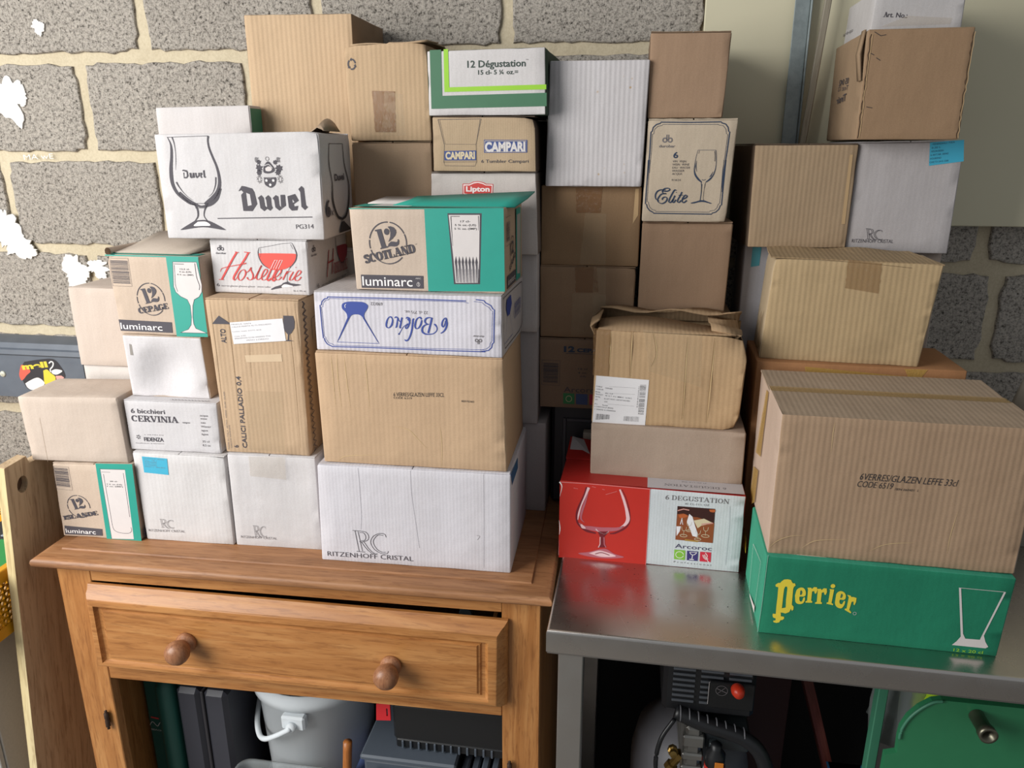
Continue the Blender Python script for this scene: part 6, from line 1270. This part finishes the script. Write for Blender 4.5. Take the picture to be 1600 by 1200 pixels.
f.spoly(pc, flat('photo_orange', '#b35c30', .4), [(204.5,100.9),(215.0,103.1),(219.6,98.7),(208.1,95.2)], 3); f.spoly(pc, flat('photo_orange', '#b35c30', .4), [(254.4,115.0),(263.8,115.8),(263.7,111.0),(256.8,111.0)], 3)
f.poly(pc, flat('photo_cream', '#cfc0a0', .4), [(230.6,92.4),(247.3,97.5),(262.6,90.5),(244.0,84.0),(238.0,78.5)], 3)
f.poly(pc, flat('photo_white', '#e0dde2', .4), [(222.4,104.3),(228.0,99.4),(233.4,83.0),(238.7,68.9),(238.1,61.5),(230.5,63.2),(222.8,82.0),(219.2,88.9)], 5)
f.poly(pc, flat('photo_white', '#e0dde2', .4), [(202.4,78.9),(210.1,79.6),(208.6,69.7),(204.0,60.6)], 4); f.line(pc, flat('photo_white', '#e0dde2', .4), [(211.0,95.5),(208.8,83.1)], 1.2, 4); f.line(pc, flat('photo_white', '#e0dde2', .4), [(210.8,94.2),(212.9,82.9)], 1, 4)
f.line(pc, flat('photo_skin', '#c78f86', .4), [(202.7,108.6),(212.3,112.4),(221.9,111.1)], 2, 4); f.line(pc, flat('photo_skin', '#c78f86', .4), [(243.8,86.4),(262.6,90.5)], 2.2, 4)
for p in ([(215.6,61.8),(168.7,144.5)],): pass
for c_, r_ in (([(215.5,62.4)][0], 6), ([(251.7,65.2)][0], 6.5), ([(239.5,57.9)][0], 5.5), ([(223.5,72.3)][0], 4)):
    f.stroke(pc, flat('photo_cream', '#cfc0a0', .4), ell(c_[0], c_[1], r_, r_*.4, 0, 360, 12), .9, 5, False); f.line(pc, flat('photo_cream', '#cfc0a0', .4), [(c_[0], c_[1]), (c_[0], c_[1] + 10)], .6, 5); f.stroke(pc, flat('photo_cream', '#cfc0a0', .4), [(c_[0] - 4, c_[1] + 17), (c_[0] - 3, c_[1] + 11), (c_[0], c_[1] + 9), (c_[0] + 3, c_[1] + 11), (c_[0] + 4, c_[1] + 17)], .7, 5)
f.poly(pc, flat('photo_gold', '#a8823c', .4), [(218.1,55.9),(241.8,54.5),(239.9,52.1),(218.3,52.8)], 3)
f.text(INKN, flat('ink_violet_grey', '#4a4560', .6), 'Arcoroc', [(202.5,37.6),(264.3,37.6)], 8.2, .004)
sq = 'maker_squares'
f.poly(sq, flat('ink_leaf', '#7fb73c', .6), [(201.7,33.8),(220.4,34.1),(220.8,15.4),(202.3,15.5)], 1); f.stroke(sq, WHITE, ell(*[(211.3,24.7)][0], 6.6, 6.2, 10, 350, 18), 1.0, 2, False)
f.poly(sq, flat('ink_indigo', '#3b3270', .6), [(223.4,33.9),(242.2,34.1),(242.4,15.6),(224.0,15.5)], 1)
f.stroke(sq, WHITE, [(227.8,31.8),(230.2,28.0),(233.6,26.7),(237.2,28.3),(240.2,32.3)], 1, 2); f.line(sq, WHITE, [(227.8,31.6),(240.2,32.1)], .8, 2); f.line(sq, WHITE, [(233.2,26.7),(232.5,18.8)], 1.2, 2); f.line(sq, WHITE, [(228.2,17.9),(235.8,17.7)], 1.4, 2)
f.poly(sq, flat('ink_cherry', '#c8283e', .6), [(245.4,34.1),(263.9,34.5),(264.2,15.6),(245.7,15.5)], 1); f.stroke(sq, WHITE, [(254.1,32.9),(257.7,27.7),(257.5,23.9),(259.0,17.8),(261.8,15.6)], 1, 2)
for k in range(4): f.stroke(sq, WHITE, [(p[0] + k*1.3, p[1] + k*.5) for p in [(249.6,28.1),(252.2,22.7),(256.2,19.4)]], .6, 2)
f.text(INKN, MUD, 'P r o f e s s i o n a l', [(202.1,8.9),(265.1,8.5)], 3.0, 0)
f.stroke('crease', flat('crease_pale', '#b4bac0', .8), [(287.6,125.0),(290.0,83.4),(289.4,12.9)], .6, 1)
f.done()
g = b.T
g.poly('colour_panel', REDP, [(1, 1), (150, 1), (150, 180), (1, 180)], 0); g.poly('plain_panel', flat('white_print', '#b9b6ba', .5), [(150, 1), (310, 1), (310, 180), (150, 180)], 0)
g.serif(INKN, MUD, '6 DEGUSTATION', [(282, 22), (178, 22)][0:2], 8, .15, .06); g.text(INKN, MUD, '41 CL-11½ OZ', [(250, 36), (208, 36)], 3.4); g.done()
H_ = b.tl[1]
MB().loft([[(.0, .10 + .03*0, H_ + .0008), (.0, .181, H_ + .012), (.0, .181, H_ + .014), (.0, .10, H_ + .0028)], [(.045, .10, H_ + .0008), (.045, .181, H_ + .007), (.045, .181, H_ + .009), (.045, .10, H_ + .0028)]]).build('flap', REDP, b.root)
MB().loft([[(.004, .12, H_ + .003), (.004, .175, H_ + .016), (.004, .175, H_ + .0172), (.004, .12, H_ + .0045)], [(.043, .12, H_ + .003), (.043, .178, H_ + .004), (.043, .178, H_ + .006), (.043, .12, H_ + .0045)]]).build('flap', flat('white_print', '#b9b6ba', .5), b.root)

b = cbox('AE', 'plain flat grey-beige box between the red box and the torn box', card('#a8937e', .08), flaps='none')

b = cbox('AD', 'battered brown box with torn open flaps and a white shipping label', card('#b9986b', .55, .0088, stain=.3), flaps='none', cuts='open', nx=20, crush=1.6, dents=[('C', 250, 163, 40, 16), ('C', 246, 0, 26, 9), ('F', 190, 60, 50, 3), ('F', 60, 140, 40, 2)], side_mat=card('#9d8058', .4))
f = b.F
lb = 'shipping_label'
f.poly(lb, PAPER, [(4.0,85.1),(93.4,82.1),(90.7,0.5),(0.1,-0.7)], 1); f.labels[lb] = 'white shipping label with barcodes'
f.bars(lb, BLK, [(78.7,72.4),(89.2,73.0),(87.3,18.8),(77.8,19.1)], 21); f.bars(lb, MUD, [(76.5,69.3),(78.0,69.4),(76.6,31.6),(74.7,31.7)], 20)
f.bars(lb, BLK, [(6.2,16.3),(30.0,15.5),(29.9,7.5),(5.1,4.9)], 22, vertical=True); f.bars(lb, MUD, [(54.2,14.7),(79.9,15.2),(79.6,5.8),(53.5,5.9)], 23, vertical=True)
for t, p in (('CLIENT', [(4.6,65.2),(15.3,63.9)]), ('GARNIER', [(20.0,62.8),(32.6,61.7)]), ('CODE NR', [(4.8,60.1),(17.0,59.4)]), ('MODEL', [(3.8,55.2),(12.1,54.3)]), ('ARC CUP', [(19.8,53.4),(34.1,52.8)]), ('PRODUCT', [(4.0,51.0),(16.9,49.7)]), ('90 12 Y  A 6  MMHC  16.5KG', [(20.5,49.0),(65.7,46.6)]), ('DETAIL', [(3.6,46.4),(12.4,45.5)]),
             ('KI.LIFT PICKY_DECATHAUSEN', [(19.1,43.3),(62.9,41.6)]), ('QTY', [(3.7,41.0),(8.2,40.6)]), ('CDE', [(19.1,38.0),(24.8,37.9)]), ('P.I.', [(3.4,33.0),(8.4,32.7)]), ('Number', [(16.4,31.7),(26.1,31.0)]), ('1 CARTON (F-48500)', [(3.3,28.3),(35.1,26.6)]), ('1 VERRE 0-0000000', [(3.2,23.4),(39.2,21.7)])): f.text(lb, BLK, t, p, 2.2, .004, 0, 2)
for p in ([(25.3,162.2),(24.8,124.8),(24.1,86.6)], [(60.4,165.1),(60.1,126.5),(60.9,84.4)], [(151.3,159.6),(151.2,117.2),(151.7,61.2),(151.5,15.3)], [(195.0,160.2),(194.0,105.6),(192.9,58.0),(192.1,12.2)], [(95.0,166.1),(102.3,128.6),(95.6,106.0)]):
    f.stroke('crease', flat('crease_brown', '#7d6140', .8), p, [.3, 1.1, .8, .3], 0); f.stroke('crease', flat('crease_light', '#cbb083', .8), [(u_ + 1.3, v_) for u_, v_ in p], [.3, 1.4, 1.0, .3], 0)  # fold lines, with their shade and highlight painted as dark and light strokes
for p in ([(27.0,66.7),(71.4,66.5)], [(35.1,54.8),(70.9,55.0)], [(24.9,35.1),(70.8,33.8)]): f.line(lb, MUD, p, .3, 2)
f.done()
tape(b, f, [(79.2,168.7),(175.4,163.4),(179.2,74.1),(92.1,97.4)], TAPE_C)
tape(b, f, [(-3.0,167.9),(26.4,166.4),(25.5,85.3),(-1.8,85.2)], tape_mat('brown_tape_faint', '#8f6a40', .35))
H_ = b.tl[1]; CC = card('#a98a62', .5)
w1 = [i/12 for i in range(13)]
MB().loft([[(.0 + .245*t, .128, H_ - .006), (.0 + .247*t, .134, H_ + .010 + .004*math.sin(t*11)), (.0 + .247*t, .110, H_ + .012 + .004*math.sin(t*13 + 1)), (.0 + .247*t, .110, H_ + .0145 + .004*math.sin(t*13 + 1)), (.0 + .247*t, .137, H_ + .013 + .004*math.sin(t*11)), (.0 + .245*t, .131, H_ - .006)] for t in w1]).build('flap', CC, b.root, True)
MB().loft([[(.004 + .225*t, .002, H_ - .002), (.004 + .225*t, .05, H_ - .005 + .005*math.sin(t*6)), (.004 + .225*t, .09, H_ - .002 + .007*math.sin(t*5)), (.004 + .225*t, .09, H_ + .001 + .007*math.sin(t*5)), (.004 + .225*t, .05, H_ - .002 + .005*math.sin(t*6)), (.004 + .225*t, .0, H_ + .0005)] for t in w1]).build('flap', CC, b.root, True)
MB().loft([[(-.003, .01 + .12*t, H_ - .01), (-.010, .01 + .12*t, H_ + .004 + .006*math.sin(t*5)), (.004, .01 + .12*t, H_ + .016 - .004*t), (.006, .01 + .12*t, H_ + .014 - .004*t), (-.007, .01 + .12*t, H_ + .004 + .006*math.sin(t*5)), (0, .01 + .12*t, H_ - .01)] for t in [i/8 for i in range(9)]]).build('flap', CC, b.root, True)
MB().loft([[(.226, .01 + .11*t, H_ - .012), (.238, .01 + .11*t, H_ - .004 + .004*math.sin(t*9)), (.19, .01 + .11*t, H_ + .004 + .004*math.sin(t*6)), (.19, .01 + .11*t, H_ + .0065 + .004*math.sin(t*6)), (.240, .01 + .11*t, H_ - .001 + .004*math.sin(t*9)), (.229, .01 + .11*t, H_ - .012)] for t in [i/8 for i in range(9)]]).build('flap', CC, b.root, True)

b = cbox('AG', 'long green box with yellow lettering and a tumbler outline, at the table front', card('#217a5c', .08, name='green_print_card'), flaps='none', nx=14, side_mat=card('#3b9478', .08, name='green_print_side'))
f = b.F
pr = 'yellow_name'; f.labels[pr] = 'arched yellow lettering'
hp = [(31.4,46.1),(36.7,47.9),(35.8,60.8),(35.8,80.3),(34.9,83.2),(32.6,82.9),(31.3,78.7),(31.2,65.7),(31.4,52.7)]
f.poly(pr, YEL, [(26.6,91.1),(29.7,94.4),(35.0,95.4),(39.5,94.6),(40.9,91.6),(42.7,89.4),(45.4,89.7),(46.8,86.3),(44.7,83.9),(43.9,80.1),(44.5,61.8),(44.7,53.7),(47.5,50.7),(47.8,45.9),(46.2,43.5),(44.9,45.0),(44.4,47.1),(42.4,40.9),(37.2,37.8),(32.6,38.8),(30.3,38.6),(31.1,35.7),(31.2,32.4),(36.0,31.9),(36.3,28.6),(33.9,26.1),(31.6,25.8),(30.2,21.8),(26.2,20.2),(22.0,21.0),(21.3,23.5),(24.4,24.4),(24.5,27.7),(20.7,28.9),(19.5,32.1),(19.6,35.4),(23.8,35.4),(23.3,49.6),(23.4,62.7),(23.0,77.8),(22.9,80.8),(19.2,81.5),(18.5,84.3),(21.8,87.9),(24.9,88.2)], 1, [hp])
f.spoly(pr, YEL, [(47.5,69.7),(49.2,79.6),(54.1,83.6),(58.7,82.8),(61.7,77.8),(62.1,71.4),(59.3,69.1),(54.4,68.4),(54.4,64.0),(55.5,60.9),(58.3,61.2),(59.5,66.8),(61.6,67.9),(61.9,62.7),(59.6,57.6),(54.4,55.9),(49.6,58.6)], 1)
f.spoly(pr, FOREST, [(54.1,73.7),(54.2,78.6),(56.0,78.8),(57.1,76.2),(56.7,72.4),(54.5,71.4)], 2)
for dx, dy, p in ((0, 0, 0), (168, 5, 0)):
    S_ = lambda q: [(a_ + dx*.0805, c_ - dy*.09) for a_, c_ in q]
    f.poly(pr, YEL, S_([(63.4,84.4),(68.7,85.0),(69.8,83.0),(72.5,86.5),(76.5,86.4),(77.5,80.6),(76.4,76.0),(74.6,76.0),(73.2,80.1),(70.5,78.8),(70.8,63.7),(72.7,62.3),(72.6,60.2),(63.5,59.4),(63.0,61.2),(65.3,63.1),(64.6,81.3)]), 1)
f.poly(pr, YEL, [(93.9,85.6),(100.3,85.5),(99.3,62.7),(101.9,61.4),(101.6,59.5),(92.5,60.8),(92.8,62.8),(94.7,63.8),(94.9,83.1)], 1); f.poly(pr, YEL, ell(*[(98.0,90.9)][0], 3.2, 3.4, 0, 340, 14), 1)
f.spoly(pr, YEL, [(103.9,71.8),(104.4,79.3),(108.3,83.5),(113.2,83.0),(117.0,78.6),(117.4,72.3),(114.8,69.8),(110.4,69.8),(109.9,66.0),(111.2,63.0),(113.9,62.7),(115.5,67.2),(117.4,68.0),(117.1,61.5),(113.8,55.7),(108.0,56.7),(104.2,62.2)], 1); f.spoly(pr, FOREST, [(110.1,74.6),(110.7,79.5),(112.3,79.2),(113.1,76.6),(112.2,73.3),(110.5,72.5)], 2)
f.poly(pr, YEL, [(119.0,78.8),(123.9,77.8),(125.2,75.8),(128.1,76.1),(132.3,75.0),(132.5,68.6),(131.2,62.9),(129.7,63.5),(129.0,68.8),(126.5,67.9),(124.9,54.3),(128.2,50.4),(127.4,48.7),(118.5,53.6),(118.9,55.8),(120.9,56.0),(121.7,74.9)], 1)
f.stroke(pr, GREYP, ell(*[(133.0,49.0)][0], 2.2, 2.4, 0, 360, 12), .5, 1, False)
tg = 'tumbler_drawing'
f.poly(tg, GREYP, [(270.1,12.7),(275.2,19.6),(279.5,28.0),(264.4,106.9),(267.4,106.0),(281.7,33.0),(285.9,25.4),(305.1,25.9),(306.7,33.6),(322.8,106.2),(325.3,105.9),(309.2,33.3),(312.9,23.1),(317.9,15.6),(314.7,12.7)], 1)
f.line(tg, GREYP, [(265.4,106.4),(324.7,106.1)], .7, 1)
f.text(tg, LIME, '12 x 20 cl', [(273.6,2.7),(312.6,3.0)], 5.0, .006); f.labels[tg] = 'pale tumbler outline over 12 x 20 cl'
f.line('worn_edge', flat('worn_green', '#7fae9a', .7), [(0.9,1.4),(2.6,47.0),(3.6,132.2)], .9, 1)
f.done(); g = b.L
g.line(tg, GREYP, [(106.4,91.2),(26.1,105.1),(37.0,12.6)], 1, 2); g.line(tg, GREYP, [(106.4,91.2),(100.1,5.3)], 1, 2); g.poly(tg, GREYP, [(96.6,7.5),(38.1,20.2),(35.3,10.4),(85.7,6.5)], 2)
g.poly('yellow_name', YEL, [(229.7,56.0),(197.4,69.3),(179.7,61.0),(171.8,37.3),(211.1,33.3)], 2); g.done()

b = cbox('AH', 'big ribbed brown box with a slanted black stamp, on the long green box', card('#a88a69', .6, .0078), flaps='none', cuts='open', nx=16, side_mat=card('#bca38c', .1), dents=[('F', 60, 12, 60, 2)])
f = b.F
f.text(INKN, BLK, '6VERRES/GLAZEN LEFFE 33cl', [(112.8,127.0),(239.0,126.8)], 10.4, -.004, .28); f.text(INKN, BLK, 'CODE 6519', [(110.8,116.1),(157.6,116.1)], 9.4, -.004, .25)
for p in ([(1.7,8.4),(13.4,21.7),(30.4,30.8),(47.9,34.0)], [(47.6,13.1),(61.6,25.0),(78.7,29.6),(108.4,32.6)], [(140.1,18.0),(160.6,30.4),(196.3,36.8)], [(70.3,209.7),(69.9,189.4),(70.8,164.8)], [(245.3,90.1),(241.8,52.9),(241.6,23.9)]):
    f.stroke('crease', flat('crease_light', '#cbb083', .8), p, [.2, .9, .7, .2], 0)
f.text(INKN, BLK, '7894 060401  L', [(159.7,114.6),(191.1,115.0)], 3.6, -.004, .25)
f.done()
H_ = b.tl[1] - .0042
for r0, r1, x0, dz in ((.001, .112, .001, .001), (.120, .2205, -.001, .002)):
    MB().loft([[(x0 + .335*t, r0, H_ + .0002 + dz*.2), (x0 + .335*t, (r0+r1)/2, H_ + .0004 + dz*.5), (x0 + .335*t, r1, H_ + .0005 + dz), (x0 + .335*t, r1, H_ + .0035 + dz), (x0 + .335*t, (r0+r1)/2, H_ + .0035 + dz*.5), (x0 + .335*t, r0, H_ + .0022 + dz*.2)] for t in [i/12 for i in range(13)]]).build('flap', card('#ab9478', .5, .0078), b.root)
tape(b, b.L, [(142.9,207.3),(121.5,209.6),(134.0,97.4),(186.4,84.1)], TAPE_Y); tape(b, b.L, [(194.7,55.6),(141.3,70.3),(145.4,12.6),(202.8,-22.0)], TAPE_Y)
tape(b, b.T, [(0, 108), (334, 108), (334, 132), (0, 132)], tape_mat('gold_tape', '#b59355', .5))

b = cbox('AI', 'orange-brown taped box behind the big ribbed box, under the tall light brown one', card('#a5713f', .08), flaps='none')
tape(b, b.F, [(77.4,349.2),(254.6,339.1),(255.6,332.3),(80.5,332.6)], TAPE_Y); tape(b, b.F, [(231.9,352.9),(268.3,353.4),(255.6,332.6),(241.5,337.0)], TAPE_Y)
b = cbox('AJ', 'light brown ribbed box leaning a little, standing on the orange-brown box', card('#b59a6c', .8, .0085, stain=.35), flaps='none', nx=16, crush=1.4, side_mat=card('#b8a27c', .3), dents=[('C', 4, 173, 20, 5)])
tape(b, b.F, [(116.2,172.2),(168.2,167.9),(168.8,118.9),(117.0,125.9)], tape_mat('brown_tape_faint', '#8f6a40', .35))
tape(b, b.L, [(20, 10), (60, 5), (60, 60), (24, 80)], tape_mat('brown_tape_faint', '#8f6a40', .35))
H_ = b.tl[1]
MB().loft([[(-.002 + .262*t, .002, H_ + .0005 - .005*t), (-.002 + .25*t, .06, H_ + .002 - .004*t), (.0 + .235*t, .118, H_ + .006 - .004*t + .002*math.sin(t*12)), (.0 + .235*t, .118, H_ + .0085 - .004*t + .002*math.sin(t*12)), (-.002 + .25*t, .06, H_ + .0045 - .004*t), (-.002 + .262*t, .001, H_ + .0025 - .005*t)] for t in [i/14 for i in range(15)]]).build('flap', card('#ab9066', .6), b.root)
b.F.line('tear_mark', flat('tear_dark', '#5c4730', .9), [(8.1,170.6),(67.7,170.7),(145.7,167.2),(212.7,161.8)], .5, 1); b.F.done()

b = cbox('AO', 'white box with a blue sticker at its edge, behind the light brown ribbed box', card('#b3b0b4', .12), flaps='none')
b.F.poly('address_sticker', flat('sticker_teal', '#4793a0', .5), [(13.0,525.3),(28.7,525.7),(27.4,491.9),(12.9,489.2)], 1); b.F.done()
b = cbox('AP', 'pale box showing as a narrow strip under the upper white box with a blue sticker', card('#a59688', .12), flaps='none')
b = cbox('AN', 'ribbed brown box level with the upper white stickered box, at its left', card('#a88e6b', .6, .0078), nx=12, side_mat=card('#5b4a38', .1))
b.F.poly('edge_strip', flat('card_bare_edge', '#b39670', .8), [(156.2,156.6),(161.3,156.6),(162.6,41.3),(156.5,41.2)], 1); b.F.done()
b = cbox('AK', 'white box high on the right with a blue address sticker in its corner', card('#b4afac', .15), flaps='lr')
f = b.F
f.poly('address_sticker', STICK, [(113.8,183.8),(166.6,188.1),(171.6,153.8),(117.8,146.4)], 1)
for i, (t, wd) in enumerate((('VEENENDAALD. PODA', 1), ('0,20 L', .4), ('HOLDRUNDEN', .55), ('6 ART.NR. 00942', .8), ('HOLBERND', .5), ('CARTO-24-0-1200', .85))):
    a_, c_ = [(118.0,179.5),(152.7,183.1)]; f.text('address_sticker', NAVY, t, [(a_[0], a_[1] - i*5.8), (a_[0] + (c_[0]-a_[0])*wd, a_[1] + (c_[1]-a_[1])*wd - i*5.8)], 3.0, .0, 0, 2)
rc_logo(f, *[(29.9,41.2),(57.7,39.2),(32.3,23.5)], [(9.5,16.9),(78.2,16.8)], 6.4, .6, INK)
f.done()
b = cbox('AL', 'large brown box at the top right with frayed corrugated edges', card('#9a7b58', .08), flaps='none', nx=14, crush=1.6, side_mat=card('#9c8160', .1))
f = b.F
rr = random.Random(3)
for x0, x1 in ((1.5, 6.5), (150, 154)):
    for k in range(2):
        f.stroke('frayed_edge', flat('fray_dark', '#4a3828', .9) if k == 0 else flat('card_bare_edge', '#b39670', .8), [((x0 + x1)/2 + k*1.8 + rr.uniform(-.9, .9) + (2 if x0 < 100 else -1)*0, v) for v in range(2, 164, 6)], 1.2, 1 + k)
for p in ([(8.6,161.2),(18.6,155.2),(26.3,156.6)], [(7.0,130.1),(12.4,127.4)], [(16.2,123.4),(22.7,119.3)], [(10.7,50.4),(20.1,48.6)]): f.line('pen_mark', BLK, p, .9, 1)
f.done()
g = b.L
g.text(INKN, INK, '05 042', [(97.8,93.0),(174.0,94.0)], 10, .01); g.text(INKN, INK, 'Test 12', [(95.3,82.8),(176.3,85.1)], 8, 0); g.text(INKN, INK, 'Tiroir', [(102.7,65.8),(178.5,63.0)], 12, .02)
g.done()
MB().loft([[(-.004, .0 + .02*t, .09 + .075*0), (-.010, .004 + .02*t, .13), (-.004, .01 + .02*t, .166), (-.001, .01 + .02*t, .166), (-.006, .004 + .02*t, .13), (-.001, .02*t, .09)] for t in (0, .5, 1)]).build('flap', card('#9c8160', .1), b.root, True)
b = cbox('AM', 'white box printed Art. No.: at the very top right corner of the pile', card('#bdbab6', .1), flaps='none')
b.F.serif(INKN, INK, 'A', [(15.6,25.5),(21.8,25.3)], 7.4, .25, .09)
b.F.text(INKN, INK, 'rt. No.:', [(21.8,25.3),(51.4,23.3)], 7.4, .01)
b.L.text(INKN, MUD, 'cap-drop 6st', [(121.3,20.3),(222.4,21.0)], 6, 0)
b.L.done(); b.F.done()
tape(b, b.F, [(13.5,10.9),(52.2,26.5),(120.2,21.6),(118.3,12.4)], TAPE_C)
cbox('CR', 'narrow pale cream carton edge behind the flat grey-beige box', card('#b3a999', .1), flaps='none')
